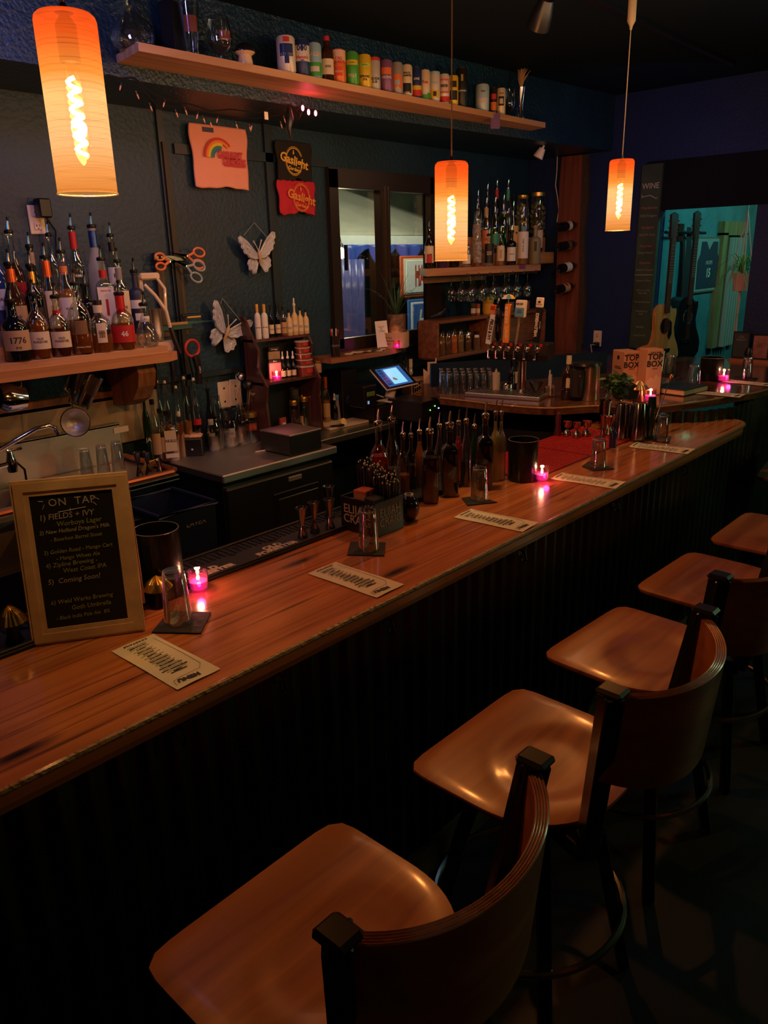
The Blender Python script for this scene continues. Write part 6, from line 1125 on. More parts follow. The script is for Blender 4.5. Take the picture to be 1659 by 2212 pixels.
for i, (px, py, lb, m) in enumerate(((1209, 491, 'topmost wine bottle lying in the post, cream label', CREAM), (1208, 534, 'second wine bottle from the top of the post, gold seal', GOLD), (1209, 581, 'third wine bottle in the post, wide white label', WLAB), (1205, 626, 'lowest wine bottle in the post, dark picture label', TAN))):
    P = gx(px, py, EX-.30); t = thing('wine_bottle', lb, 'wine bottle', P, rot=(0, R_(84), R_(-4)), group='wine bottles lying in the wooden post')
    H = .27; r = .037; MB().lathe([(0, .012), (r*.6, .004), (r*.93, 0), (r, .01), (r, H*.62), (r*.8, H*.72), (r*.4, H*.80), (r*.36, H)], 24).obj('glass_body', BKG, t)
    band(r, H*.22+(.03 if i < 2 else 0), H*.50, R_(100), R_(330), 16).obj('label', m, t); 
    if i in (0, 3): band(r+.0006, H*.3, H*.42, R_(170), R_(240), 8).obj('label_picture', TAN if i == 0 else LR, t)
t = thing('white_cable', 'white cable running down beside the wooden post', 'cable', (0, 0, 0)); MB().tube([gx(a, b, EX-.04) for a, b in ((1201, 313), (1204, 340), (1203, 370), (1200, 400), (1205, 430), (1207, 455), (1203, 480))], .004, 6).obj('cable_run', WHT, t)
P = gx(1291, 731, EX-.002); o = outlet('white outlet with black plug on the blue wall right of the post', P, R_(-90))
t = thing('power_plug', 'black plug and white cord in the right outlet', 'plug', (0, 0, 0)); v = gx(1288, 744, EX-.035); MB().box(v, (.05, .04, .035), bv=.005).obj('plug_body', BLK, t); MB().tube([v+Vector((-.03, 0, 0)), gx(1276, 745, 6.0), gx(1279, 765, 5.9), gx(1290, 790, 5.5), gx(1298, 812, 5.1), gx(1297, 845, 4.9)], .004, 6).obj('cord', WHT, t)
# ================================================================= tap station
tp = gz(1126, 856, RZ); D0 = dep(tp); mp = D0/F; rzT = math.atan2(-.978, .208)
tap = thing('tap_tower', 'six-faucet beer tap tower on a steel drip tray', 'beer tap', (tp.x, tp.y, RZ), rzT)
def TX(px): return (px-1127)*mp/.97
def TZ(py): return (856-py)*mp*1.04
MB().lathe([(0, 0), (.05, 0), (.05, .01), (.026, .02), (.026, TZ(783)), (0, TZ(783))], 24).obj('column', CHR, tap)
x0, x1 = TX(1053), TX(1181); MB().box(((x0+x1)/2, .045, TZ(764)), (x1-x0, .13, TZ(748)-TZ(781)), bv=.006).obj('manifold_box', M('brown_steel', (.12, .09, .08), .3, .8), tap, smooth=False)
MB().box(((x0+x1)/2, -.022, TZ(776)), (x1-x0, .006, .035)).obj('black_front', BLK, tap, smooth=False)
MB().box((TX(1100), -.03, .012), (.46, .20, .024), bv=.004).obj('drip_tray', STL, tap, smooth=False)
for i in range(18): MB().box((TX(1100)-.205+.024*i, -.03, .0245), (.010, .17, .002)).obj('tray_slot', BLK, tap, smooth=False)
FX = [1063, 1080, 1098, 1119, 1140, 1162]
for i, fx_ in enumerate(FX):
    x = TX(fx_); z = TZ(759); f = MB().tube([(x, -.01, z), (x, -.06, z), (x, -.075, z-.008), (x, -.078, z-.045)], [.010, .009, .008, .006], 8).lathe([(0, 0), (.015, 0), (.015, .008), (.009, .012), (0, .012)], 12, Matrix.Translation((x, -.02, z)) @ Matrix.Rotation(pi/2, 4, 'X')).tube([(x, -.058, z), (x, -.055, z+.03)], .006, 8).obj('faucet', CHR, tap)
    MB().box((x+.018, -.025, z+.025), (.018, .004, .016)).obj('red_badge', LR, tap)
    MB().lathe([(0, -.006), (.007, -.006), (.007, .0), (0, 0)], 8, Matrix.Translation((x, -.078, z-.045))).obj('spout_tip', WHT, f)
def handle(label, px, pt, pb): return put('tap_handle', None, tap, label=label)
def HB(t, xc, pt, pb, w, mat, y=-.055, nm='handle_body', rot=0, d=.022, bv=.003):
    z0, z1 = TZ(pb), TZ(pt); m = Matrix.Translation((xc, y, (z0+z1)/2)) @ Matrix.Rotation(rot, 4, 'Y'); v, f = _bx((w, d, z1-z0), bv); o = MB().add(v, f, m).obj(nm, mat, t, smooth=False); return (z0+z1)/2
t = handle('white leaning tap handle with vertical black lettering and red top', 1066, 670, 750); lw = R_(10)
zc = HB(t, TX(1064), 690, 750, .032, WLAB, rot=lw); text('FIELDS & IVY', .026, BL, t, (TX(1064), -.067, zc), rot=(pi/2, pi/2+lw, 0), bold=.0012, sx=.82); HB(t, TX(1069), 671, 690, .034, LORG, nm='red_top', rot=lw); HB(t, TX(1069), 673, 681, .024, LR, -.068, 'red_panel', lw, .003)
t = handle('black bottle-shaped tap handle beside the leaning white one', 1080, 661, 743); z0 = TZ(743); h = TZ(661)-z0
MB().lathe([(0, 0), (.012, 0), (.012, .012), (.018, .02), (.020, h*.45), (.021, h*.62), (.016, h*.75), (.009, h*.84), (.009, h*.95), (0, h)], 18, Matrix.Translation((TX(1080), -.055, z0))).obj('handle_body', BKG, t); MB().lathe([(0, 0), (.007, 0), (.006, .014), (0, .016)], 10, Matrix.Translation((TX(1080), -.055, z0+h*.97))).obj('cap', SILV, t); HB(t, TX(1080), 678, 695, .026, SILV, -.070, 'silver_label', 0, .008); HB(t, TX(1081), 706, 724, .012, SILV, -.070, 'silver_print', 0, .008)
t = handle('flat orange tap handle with vertical white lettering and umbrella top', 1099, 668, 747); OM = M('mango_orange', (.85, .30, .03), .45)
zc = HB(t, TX(1099), 669, 746, .034, OM, rot=R_(3)); text('M\nA\nN\nG\nO\n \nC\nA\nR\nT', .0215, WIN, t, (TX(1099), -.068, TZ(671)-.012), bold=.001, line=.86).location.z = zc
MB().tube([(TX(1101), -.055, TZ(668)), (TX(1101), -.055, TZ(658))], .003, 6).obj('umbrella_stick', CREAM, t)
for i in range(8):
    a0, a1 = i*pi/4, (i+1)*pi/4; R2_ = .042; c = Vector((TX(1101), -.055, TZ(658)))
    V = [c+Vector((0, 0, .022))]+[c+Vector((R2_*k*cos(a), R2_*k*sin(a), z)) for k, z in ((.6, .014), (1, -.004)) for a in (a0, a1)]; MB().add(V, [(0, 1, 2), (1, 3, 4, 2)]).obj('umbrella_panel', [LORG, WLAB, LBLU, M('can_yellow')][i % 4], t)
t = handle('white and blue box tap handle on a wooden stick', 1128, 660, 695)
MB().tube([(TX(1119), -.058, TZ(748)), (TX(1126), -.058, TZ(694))], .007, 8).obj('stick', M('stick_wood', (.25, .17, .10), .7), t); HB(t, TX(1128), 662, 695, .056, WLAB, d=.035, rot=R_(3)); HB(t, TX(1127), 676, 694, .054, LBLU, -.074, 'blue_panel', R_(3), .004); text('ZIPLINE', .012, BL, t, (TX(1127), -.075, TZ(669)), bold=.0005); text('WEST\nCOAST', .010, NVY, t, (TX(1127), -.0775, TZ(683)))
t = handle('black tap handle with vertical white lettering and white square top', 1166, 657, 744)
zc = HB(t, TX(1164), 675, 743, .036, BLK, rot=R_(4)); HB(t, TX(1167), 657, 676, .040, WLAB, nm='white_top', rot=R_(4)); text('WELDWERKS', .024, WIN, t, (TX(1163), -.068, zc), rot=(pi/2, -pi/2+R_(4), 0), bold=.001, sx=.9); text('BREWING', .009, WIN, t, (TX(1170), -.068, zc), rot=(pi/2, -pi/2+R_(4), 0)); text('WELDWERKS', .006, BL, t, (TX(1167), -.068, TZ(670))); MB().prism([(-.006, 0), (.006, 0), (.008, .008), (0, .013), (-.008, .008)], .002, Matrix.Translation((TX(1167), -.067, TZ(667))) @ Matrix.Rotation(pi/2, 4, 'X')).obj('emblem', BL, t)
# spice cabinet on the wall
SY = 3.50
def sx_(px): return gy(px, 730, SY).x
ca, cb_ = sx_(947), sx_(1176); ct, cbm = gy(1000, 691, SY).z, gy(1000, 767, SY).z
cab = thing('spice_cabinet', 'open wooden wall cabinet of spice jars behind the taps', 'cabinet', (0, 0, 0)); CW = wood('cabinet_wood', (.16, .06, .03), (.27, .11, .05), .4, coat=.2)
MB().box(((ca+cb_)/2, SY+.09, ct), (cb_-ca, .18, .022), bv=.002).obj('top', CW, cab, smooth=False); MB().box(((ca+cb_)/2, SY+.09, cbm), (cb_-ca, .18, .022), bv=.002).obj('bottom', CW, cab, smooth=False)
for x in (ca, sx_(1055), cb_): MB().box((x, SY+.09, (ct+cbm)/2), (.022, .18, ct-cbm), bv=.002).obj('divider', CW, cab, smooth=False)
MB().box(((ca+cb_)/2, SY+.19, (ct+cbm)/2), (cb_-ca, .012, ct-cbm)).obj('back', M('dark_cabinet'), cab, smooth=False); MB().box(((ca+cb_)/2, SY+.26, (ct+cbm)/2+.05), (.3, .14, .06)).obj('wall_bracket', BLK, cab, smooth=False)
for i in range(9): x = sx_(1062)+(cb_-sx_(1062))*(i+.5)/9; MB().box((x, SY+.10, (ct+cbm)/2), ((cb_-sx_(1062))/9-.004, .10, ct-cbm-.03), bv=.003).obj('slat', CW, cab, smooth=False)
for px, pt, m, lb in ((971, 716, None, 'first spice jar in the cabinet, half full of brown spice'), (984, 716, 'b', 'second spice jar, dark brown, tall'), (997, 712, 'o', 'orange spice jar in the cabinet'), (1011, 712, 't', 'fourth spice jar, tan powder'), (1027, 714, 'b', 'fifth spice jar in the cabinet, brown heap'), (1045, 718, 'w', 'spice jar with white paper tag at the right')):
    P = Vector((sx_(px), SY+.07, cbm+.012)); r = 7.2*dep(P)/F; H = zat(P, px, pt)-P.z; col = {None: (.20, .10, .05), 'b': (.14, .06, .03), 'o': (.55, .14, .03), 't': (.26, .15, .07), 'w': (.20, .11, .06)}[m]
    t = thing('spice_jar', lb, 'jar', P, face(P.x, P.y), 'spice jars in the cabinet'); MB().lathe([(0, 0), (r, 0), (r, H*.85), (r*.8, H*.9), (r*.8, H)], 16, sq=.5).obj('jar_glass', CLR, t); MB().lathe([(0, .003), (r*.93, .003), (r*.93, H*.78), (0, H*.8)], 14, sq=.5).obj('spice', M('spice_'+str(m), col, .8), t); MB().lathe([(0, 0), (r*.85, 0), (r*.85, .012), (0, .012)], 14).obj('lid', BLK, t, (0, 0, H*.97))
    if m == 'w': MB().box((0, -r-.001, H*.8), (r*1.3, .001, H*.16)).obj('tag', WLAB, t)
CTZ = ct+.012
for px, pt, w, col, lb, tx in ((1042, 655, 12, (.08, .06, .05), 'dark bottle with pale label left on the cabinet top', ''), (1052, 656, 10, (.45, .10, .08), 'red-capped small bottle on the cabinet top', ''), (1073, 650, 24, (.75, .45, .04), 'yellow-lidded yellow tub on the cabinet top', ''), (1120, 652, 18, (.22, .10, .05), 'brown wooden cup on the cabinet top, left', ''), (1151, 650, 22, (.28, .12, .06), 'brown wooden cup on the cabinet top, right', ''), (1182, 668, 12, (.25, .2, .15), 'pale small crock at the right cabinet end', '')):
    P = Vector((sx_(px) if px < 1180 else cb_-.03, SY+.09, CTZ)); r = w/2*dep(P)/F; H = zat(P, px, pt)-P.z; t = thing('storage_cup', lb, 'cup', P, face(P.x, P.y), 'cups and tubs on the cabinet top'); MB().lathe([(0, 0), (r*.85, 0), (r, H*.2), (r*.95, H*.85), (r*1.05, H*.9), (r*1.0, H), (r*.85, H), (0, H*.8)], 18).obj('cup_body', M('cup%d' % px, col, .5), t)
    if px == 1073: MB().lathe([(0, 0), (r*1.08, 0), (r*1.08, .03), (0, .03)], 18).obj('lid', M('can_yellow'), t, (0, 0, H))
    if px in (1042, 1052): band(r, H*.2, H*.6, -pi/2-1, -pi/2+1).obj('label', CREAM, t)
P = Vector((sx_(968), SY+.08, CTZ)); t = thing('bird_figurine', 'small black crow figurine on the cabinet top', 'figurine', P, R_(-10)); MB().tube([(-.09, 0, .02), (-.05, 0, .030), (-.01, 0, .038), (.03, 0, .05), (.055, 0, .075)], [.004, .014, .026, .022, .013], 12).tube([(.055, 0, .078), (.075, 0, .078), (.09, 0, .074)], [.016, .011, .002], 10).obj('body', BLK, t); MB().tube([(0, .01, 0), (0, .01, .02)], .003, 5).tube([(.01, -.01, 0), (.01, -.01, .02)], .003, 5).obj('feet', BLK, t)
# things on the tap counter
def T_(px, pb, back=0.): v = spot(px, pb, RZ+.001, back); return v
pg = None; k_ = 0
for j in range(3):
    for i in range(8):
        P = T_(957+14.6*i-2*j, 852-7*j, .03); k_ += 1
        lb = f'{["front", "middle", "back"][j]} row upturned glass, {["first", "second", "third", "fourth", "fifth", "sixth", "seventh", "eighth"][i]} from the left, beside the tap tray'
        if pg is None: pg = pint(lb, P, zat(P, 957, 806)-P.z, .019, group='upturned glasses left of the taps')
        else: o = copy_tree(pg); o.location = P; o['label'] = lb
P = T_(1071, 851, .02); r = 8.5*dep(P)/F; H = zat(P, 1071, 796)-P.z; t = thing('squeeze_bottle', 'frosted white squeeze bottle with pointed tip', 'bottle', P); MB().lathe([(0, 0), (r*.95, 0), (r, .01), (r, H*.72), (r*.9, H*.77), (r*.9, H*.8)], 20).obj('bottle_body', M('frosted_plastic', (.60, .52, .40), .4, alpha=.9), t); MB().lathe([(r*.98, H*.76), (r*.98, H*.84), (r*.35, H*.87), (r*.12, H), (0, H)], 18).obj('nozzle', M('nozzle_cream', (.70, .55, .38), .4), t)
P = T_(1096, 850, .04); r = 12.5*dep(P)/F; H = zat(P, 1096, 829)-P.z; t = thing('steel_tumbler', 'round steel cup with dark straps beside the tap column', 'cup', P); MB().lathe([(0, 0), (r*.8, 0), (r, H*.4), (r*.95, H), (r*.88, H), (0, H*.5)], 20).obj('cup_body', CHR, t)
P = T_(1157, 857, .03); r = 20*dep(P)/F; H = zat(P, 1157, 826)-P.z; t = thing('metal_funnel', 'dark metal funnel standing in a cup right of the column', 'funnel', P); MB().lathe([(.006, 0), (.008, H*.25), (r*.8, H), (r*.76, H), (.005, H*.3)], 20).obj('funnel_cone', M('dark_steel'), t)
P = T_(1187, 858, .03); jar('small glass of pink and yellow sachets on the tap counter', 1187, 858, 832, 22, None, M('sachet_mix', (.40, .22, .18), .6, var=.8, vscale=60), .9, z=RZ+.001, name='sachet_glass', cat='glass', group='cups on the tap counter')
for dx, h in ((-.015, .12), (.01, .14), (.02, .11)): t = thing('sugar_packet', {-.015: 'white sugar packet standing in the sachet glass', .01: 'tall pale packet standing in the sachet glass', .02: 'pink packet tip in the sachet glass'}[dx], 'packet', P+Vector((dx, dx, .01)), .3, 'sachets in the glass'); MB().box((0, 0, h/2), (.025, .003, h)).obj('packet', WLAB if dx < .02 else LPINK, t)
Bp('liquor_bottle', 'dark round liqueur bottle with gold seal beside the kettle', 1225, 864, 762, 30, RZ+.001, 'round', M('dark_liqueur', (.03, .012, .008), .08, coat=.6), top='cap', labs=[(.28, .50, .45, CREAM, '', BL, .01, 0)], neck=(.8, 1, CREAM))
Bp('liquor_bottle', 'dark bottle with white cap behind the tap column', 1104, 848, 776, 15, RZ+.001, 'long', BKG, top='cap'); Bp('syrup_bottle', 'white-labelled dark bottle behind the steel cup', 1114, 846, 780, 14, RZ+.001, 'round', BRN, top='cap', labs=[(.3, .7, 1, WLAB, '', BL, .01, 0)])
P = T_(1262, 866, .05); t = thing('steel_toaster', 'brushed steel and black kettle body beside the outlet cord', 'kettle', P, face(P.x, P.y, 1.1)); H = zat(P, 1262, 780)-P.z; w_ = 62*dep(P)/F
MB().box((-w_*.24, 0, H*.45), (w_*.5, .13, H*.86), bv=.018).obj('black_side', M('satin_black'), t); MB().lathe([(0, 0), (w_*.33, 0), (w_*.34, H*.05), (w_*.30, H*.9), (0, H*.9)], 24, Matrix.Translation((w_*.16, 0, 0))).obj('steel_body', M('warm_steel', (.55, .40, .26), .28, .95), t); MB().lathe([(0, H*.88), (w_*.52, H*.90), (w_*.50, H*.97), (0, H)], 24).obj('lid', BLK, t); MB().box((-w_*.12, -.075, H*.42), (.018, .01, H*.5), bv=.004).obj('gauge', BLK, t)
# ================================================================= things on the bar
def bspot(px, pb, r=0.): return spot(px, pb, BZ+.001, r)
def Bb(label, px, pb, pt, w, sty, gl, name='syrup_bottle', **k): return Bp(name, label, px, pb, pt, w, BZ+.001, sty, gl, group='pourer bottles behind the bar edge', **k)
SYB = [(820, 1034, 883, 44, 'squat', CLR, RDL, .62, 'round swing-neck bottle of red juice, leftmost of the pourer bottles', 0, 812), (849, 1050, 875, 36, 'long', CLR, CLL, .4, 'tall clear bottle with bluish glints, second from the left', 0, 849),
 (872, 1062, 910, 28, 'squat', CLR, WHI, .35, 'clear bottle with a little amber liquid behind the straw caddy', .4, 872), (889, 1058, 911, 24, 'round', CLR, DRK, .5, 'narrow dark-filled bottle behind the dark red square one', .4, 889),
 (907, 1052, 904, 24, 'long', CLR, ORL, .85, 'slim orange-tinted syrup bottle', 0, 909), (929, 1089, 900, 38, 'flask', CLR, M('maroon_syrup', (.022, .003, .003), .5, spec=.08), .66, 'square bottle of maroon syrup, nearest to the bar edge', .5, 929),
 (949, 1050, 891, 24, 'long', CLR, CLL, .5, 'clear bottle between the maroon and the black one', 0, 949), (971, 1074, 887, 39, 'flask', CLR, DRK, .93, 'big square bottle filled nearly black', .5, 970),
 (990, 1050, 884, 22, 'long', CLR, RDL, .8, 'slim red-filled bottle right of the black one', 0, 989), (1006, 1052, 880, 24, 'long', CLR, DRK, .4, 'clear-necked bottle with dark liquid, middle of the right half', 0, 1005),
 (1023, 1040, 893, 22, 'long', GRND, None, 0, 'dark green bottle among the right syrup bottles', 0, 1022), (1046, 1060, 868, 36, 'flask', CLR, DRK, .9, 'large square bottle of dark syrup, right of centre', .5, 1041),
 (1068, 1041, 864, 24, 'round', CLR, YEL, .9, 'bottle of olive-yellow juice near the right end', .3, 1060), (1080, 1038, 864, 22, 'round', CLR, M('pale_juice', (.45, .42, .30), .15, alpha=.5), .9, 'pale bottle at the right end beside the black vase', .3, 1076)]
SYG = glass('syrup_glass', (.88, .92, .95), .05, .06)
for px, pb, pt, w, sty, gl, lq, fl, lb, sq, ptx in SYB: Bb(lb, px, pb, pt, w, sty, SYG if gl is CLR else gl, liq=lq, fill=fl, top='mpour', sq=sq, ptx=ptx)
# bar mats
BM = M('bar_mat_rubber', (.012, .012, .015), .5); a = gz(250, 1335, BZ); b = gz(880, 1108, BZ)
m0, m1 = 0.30, 2.62
bm = thing('bar_mat', 'long black rubber bar mat with cream lettering', 'bar mat', (0, 0, BZ))
MB().box(((m0+m1)/2, 1.905, .006), (m1-m0, .178, .012), bv=.003).obj('mat_body', BM, bm, smooth=False)
for y in (1.822, 1.988): MB().box(((m0+m1)/2, y, .015), (m1-m0, .010, .008), bv=.002).obj('mat_rim', BM, bm, smooth=False)
for i in range(14):
    x = m0+.09+i*.165
    MB().lathe([(.034, .012), (.036, .016), (.038, .012)], 24, Matrix.Translation((x, 1.945, 0))).obj('coaster_ring', BM, bm)
n1 = MB()
for i in range(110):
    for j in range(5): n1.box((m0+.03+i*.0208, 1.925+.012*j, .0135), (.008, .006, .003))
n1.obj('mat_nubs', BM, bm, smooth=False, kind='stuff')
for px, py in ((620, 1184), (425, 1213)):
    v = gz(px, py, BZ+.013); v.y = 1.850
    text('OLD\nFORESTER', .036, M('mat_print', (.62, .50, .36), .6), bm, (v.x-.02, v.y+.008, .0135), rot=(0, 0, R_(0)), bold=.002, line=.75); text('THE FIRST BOTTLED BOURBON', .008, M('mat_print'), bm, (v.x-.02, v.y-.021, .0135), rot=(0, 0, 0))
rm = thing('red_bar_mat', 'bright red rubber bar mat before the shaker tins', 'bar mat', (0, 0, BZ)); RMM = M('red_rubber', (.46, .012, .014), .45)
ra = 2.72; rb = 3.74; rz1 = 1.64; rz2 = 1.985
MB().box(((ra+rb)/2, (rz1+rz2)/2, .005), (rb-ra, rz2-rz1, .010), bv=.003).obj('mat_body', RMM, rm, smooth=False)
n1 = MB()
for i in range(60):
    for j in range(16): n1.box((ra+.015+i*.0168, rz1+.015+.0205*j, .011), (.009, .010, .003))
n1.obj('mat_nubs', RMM, rm, smooth=False, kind='stuff'); MB().box(((ra+rb)/2-.02, (rz1+rz2)/2, .012), (.005, rz2-rz1, .003)).obj('mat_seam', M('dark_red_rubber', (.2, .006, .006), .5), rm, smooth=False)
# menus
def menu(label, pc, z, full=True, k=1.):
    c = [gz(px, py, z) for px, py in pc]; P = sum(c, Vector())/4; d = (c[0]+c[1]-c[2]-c[3]); rz = math.atan2(d.y, d.x)-pi/2
    t = thing('menu_card', label, 'menu', (P.x, P.y, z), rz, 'paper menu cards on the bar')
    MB().grid(lambda u, v: ((u-.5)*.118, (v-.5)*.280, .0012+.006*max(0, abs(v-.5)*2-.82)**1*k+.0015*sin(u*4+v*3)**2), 8, 14).obj('paper', PAP, t)
    rt_ = (0, 0, pi); zt = .0034
    text('MENU', .020, INK, t, (-.012, -.115, zt+.001), rot=(0, 0, pi-.12), bold=.0008); text('C O C K T A I L S', .0085, INK, t, (0, .128, zt+.001), rot=rt_, bold=.0004)
    stroke([(.045, .118, zt), (.047, 0, zt), (.045, -.08, zt), (.030, -.098, zt), (-.02, -.098, zt), (-.045, -.104, zt), (-.050, -.125, zt)], .0005, INK, t, 'border_line', n=3)
    if full:
        rows = ['DRINKS FROM THE\nGARDENS', 'EMPRESS BERGAMOT COLLINS', 'BASIL CUCUMBER MARTINI', 'BREEZEWEATHER', 'OLD FASHIONED', 'PASTIS MANGO MULE', 'SEASON MULE', 'CALABRESE', 'CHIHUAHUA', 'TALBOT FLOWER', 'MARKET 75', 'TALE OF THE GREEN']
        for i, r_ in enumerate(rows): text(r_, .0050, INK, t, (-.006, -.066+.0158*i, zt), rot=rt_, bold=.0002); text('gin, lemon, bergamot, soda, egg white', .0034, GLT, t, (-.006, -.0595+.0158*i, zt), rot=rt_)
    else:
        for i in range(18): MB().box((-.006+.006*sin(i*2.3), -.07+.0105*i, zt), (.05+.02*sin(i*3.7), .0022 if i % 2 else .0036, .0002)).obj('print_line', GLT, t, smooth=False)
menu('nearest menu card, large at lower left of the bar', ((235, 1405), (330, 1370), (482, 1447), (388, 1497)), BZ+.001)
menu('second menu card on the bar, below the straw caddy', ((668, 1239), (725, 1217), (871, 1265), (815, 1291)), BZ+.001)
menu('third menu card on the bar, below the maroon bottle', ((983, 1118), (1020, 1102), (1160, 1131), (1127, 1148)), BZ+.001)
menu('fourth menu card, right of the black vase and candle', ((1190, 1034), (1218, 1024), (1349, 1042), (1327, 1056)), BZ+.001, False)
menu('fifth menu card, curling over the bar edge at far right', ((1362, 964), (1379, 959), (1502, 970), (1477, 982)), BZ+.001, False, 2)
menu('menu card on the raised counter beside the dark book', ((1500, 850), (1515, 846), (1598, 851), (1585, 859)), RZ+.001, False)
menu('menu card on the raised counter at the right picture edge', ((1566, 826), (1580, 821), (1668, 829), (1655, 835)), RZ+.001, False)
# coasters with upturned glasses
CO = M('slate_coaster', (.018, .020, .016), .75, bump=.4, bscale=40)
def coaster(label, pc, z, gl=None, gpt=0, gpx=0, gw=0, glab='', mat=CO, warp=.002):
    c = [gz(px, py, z) for px, py in pc]; P = sum(c, Vector())/4
    t = thing('coaster', label, 'coaster', (P.x, P.y, z), group='dark square coasters')
    q = [(v.x-P.x, v.y-P.y) for v in c]; 
    if sum(q[i][0]*q[(i+1) % 4][1]-q[(i+1) % 4][0]*q[i][1] for i in range(4)) < 0: q = q[::-1]
    MB().prism(q, .004).obj('coaster_body', mat, t, smooth=False)
    if gl:
        G = spot(gpx, gl, z+.004, gw/2*dep(P)/F); G.z = z+.0045; r = gw/2*dep(G)/F; return pint(glab, G, zat(G, gpx, gpt)-G.z, r)
coaster('large dark coaster under the glass beside the chalkboard', ((328, 1368), (366, 1322), (456, 1325), (434, 1370)), BZ+.001, 1358, 1230, 388, 62, 'large upturned glass nearest the camera, beside the gold mushroom')
coaster('dark coaster before the straw caddy', ((750, 1200), (757, 1172), (833, 1174), (830, 1202)), BZ+.001, 1196, 1096, 797, 46, 'upturned glass in front of the straw caddy')
coaster('dark coaster under the glass in mid bar', ((997, 1077), (1030, 1073), (1074, 1086), (1010, 1093)), BZ+.001, 1085, 1006, 1035, 39, 'upturned glass in mid bar right of the syrup bottles')
coaster('dark coaster on the bar beside the red mat', ((1257, 1008), (1275, 996), (1327, 1014), (1282, 1018)), BZ+.001, 1013, 944, 1291, 35, 'upturned glass standing before the red bar mat')
coaster('dark coaster behind the fifth menu card', ((1397, 952), (1410, 942), (1450, 944), (1445, 958)), BZ+.001, 955, 893, 1428, 29, 'upturned glass near the rounded bar end')
coaster('coaster on the raised counter, far left one', ((1418, 811), (1430, 806), (1466, 810), (1455, 816)), RZ+.001, 812, 767, 1446, 24, 'upturned glass on the raised counter below the guitar')
coaster('coaster on the raised counter at far right', ((1580, 818), (1592, 813), (1638, 818), (1628, 823)), RZ+.001, 821, 771, 1611, 25, 'upturned glass on the raised counter at far right')
P = spot(1497, 836, RZ+.001, .03); pint('upturned glass on the raised counter behind the book', P, zat(P, 1497, 788)-P.z, 14*dep(P)/F)
P = spot(1426, 802, RZ+.001, .03); pint('upright glass of pink drink on the raised counter', P, zat(P, 1426, 758)-P.z, 9*dep(P)/F, up=True, mat=glass('pink_drink_glass', (.9, .5, .55), .15))
# jiggers on the mat
for px, pb, pt, w, lb in ((655, 1172, 1096, 27, 'steel jigger on the black mat, nearest of four'), (681, 1159, 1085, 26, 'steel jigger on the black mat, second from the left'), (714, 1152, 1078, 26, 'steel jigger on the black mat, right front one'), (713, 1127, 1050, 26, 'steel jigger on the black mat, back one')):
    P = bspot(px, pb, .02); P.z = BZ+.013; 
    if P.y > 1.96: P.y = 1.96; P.x = gy(px, pb, 1.96).x
    jigger(lb, P, zat(P, px, pt)-P.z, w/2*dep(P)/F, group='jiggers on the black mat')
for px, pb, pt, w, lb in ((1301, 948, 897, 15, 'tall copper-lined jigger, left behind the glass'), (1315, 945, 899, 20, 'wide copper-lined jigger behind the glass'), (1328, 940, 896, 13, 'narrow copper-lined jigger beside the blue bottle')):
    P = bspot(px, pb, .02); P.z = BZ+.012; jigger(lb, P, zat(P, px, pt)-P.z, w/2*dep(P)/F, copper=True, group='copper-lined jiggers')
for px, pb, pt, w, lb in ((1224, 947, 910, 19, 'short copper-lined bell jigger, left of three'), (1245, 950, 912, 18, 'short copper-lined bell jigger, middle of three'), (1266, 947, 909, 21, 'short copper-lined bell jigger, right of three')):
    P = bspot(px, pb, .015); P.z = BZ+.012; H = zat(P, px, pt)-P.z; r = w/2*dep(P)/F; t = thing('bell_jigger', lb, 'jigger', P, group='bell jiggers on the red mat')
    MB().lathe([(0, .002), (r*.95, 0), (r, .004), (r*.8, H*.3), (r*.2, H*.46), (r*.2, H*.5), (r*.8, H*.62), (r, H*.8), (r*1.0, H), (r*.95, H), (r*.9, H*.8), (0, H*.56)], 20).obj('cups', M('jigger_steel'), t); MB().lathe([(r*.94, H*.99), (r*.89, H*.8), (r*.7, H*.64), (0, H*.57)], 20).obj('copper_lining', COPPER, t)
# straw caddy
cA, cB, cC = gz(741, 1150, BZ), gz(812, 1164, BZ), gz(872, 1140, BZ); ux_ = (cC-cB).normalized(); vv = Vector((-ux_.y, ux_.x, 0)); cw, cdp = (cC-cB).length, .165
hC = zat(cB, 812, 1090)-BZ
cad = thing('straw_caddy', 'black bar caddy with silvery two-line lettering on each side', 'caddy', (cB.x, cB.y, BZ+.001), math.atan2(ux_.y, ux_.x))
CM = M('caddy_black', (.010, .009, .009), .3, coat=.3)
for c, d in (((cw/2, .003, hC/2), (cw, .006, hC)), ((cw/2, cdp-.003, hC/2), (cw, .006, hC)), ((.003, cdp/2, hC/2), (.006, cdp-.012, hC)), ((cw-.003, cdp/2, hC/2), (.006, cdp-.012, hC)), ((cw*.5, cdp/2, hC*.45), (.004, cdp-.012, hC*.8)), ((cw/2, cdp/2, .003), (cw-.012, cdp-.012, .006))): MB().box(c, d, bv=.0015).obj('wall_panel', CM, cad, smooth=False)
CT = M('caddy_print', (.42, .37, .32), .5)
text('ELIJAH\nCRAIG', hC*.36, CT, cad, (cw*.52, -.0012, hC*.52), sx=.86, line=.8, bold=.0003); text('BOURBON', hC*.07, CT, cad, (cw*.6, -.0012, hC*.16))
text('ELIJAH\nCRAIG', hC*.36, CT, cad, (-.0012, cdp*.52, hC*.52), rot=(pi/2, 0, -pi/2), line=.8, bold=.0003)
sb_ = thing('straw_bundle', 'dense bundle of black straws with pale tips', 'straws', Vector((cB.x, cB.y, BZ+.008)), math.atan2(ux_.y, ux_.x)); zs = zat(cB, 812, 1058)-BZ; TIP = M('straw_tip', (.72, .66, .58), .6); smb = MB(); tmb = MB()
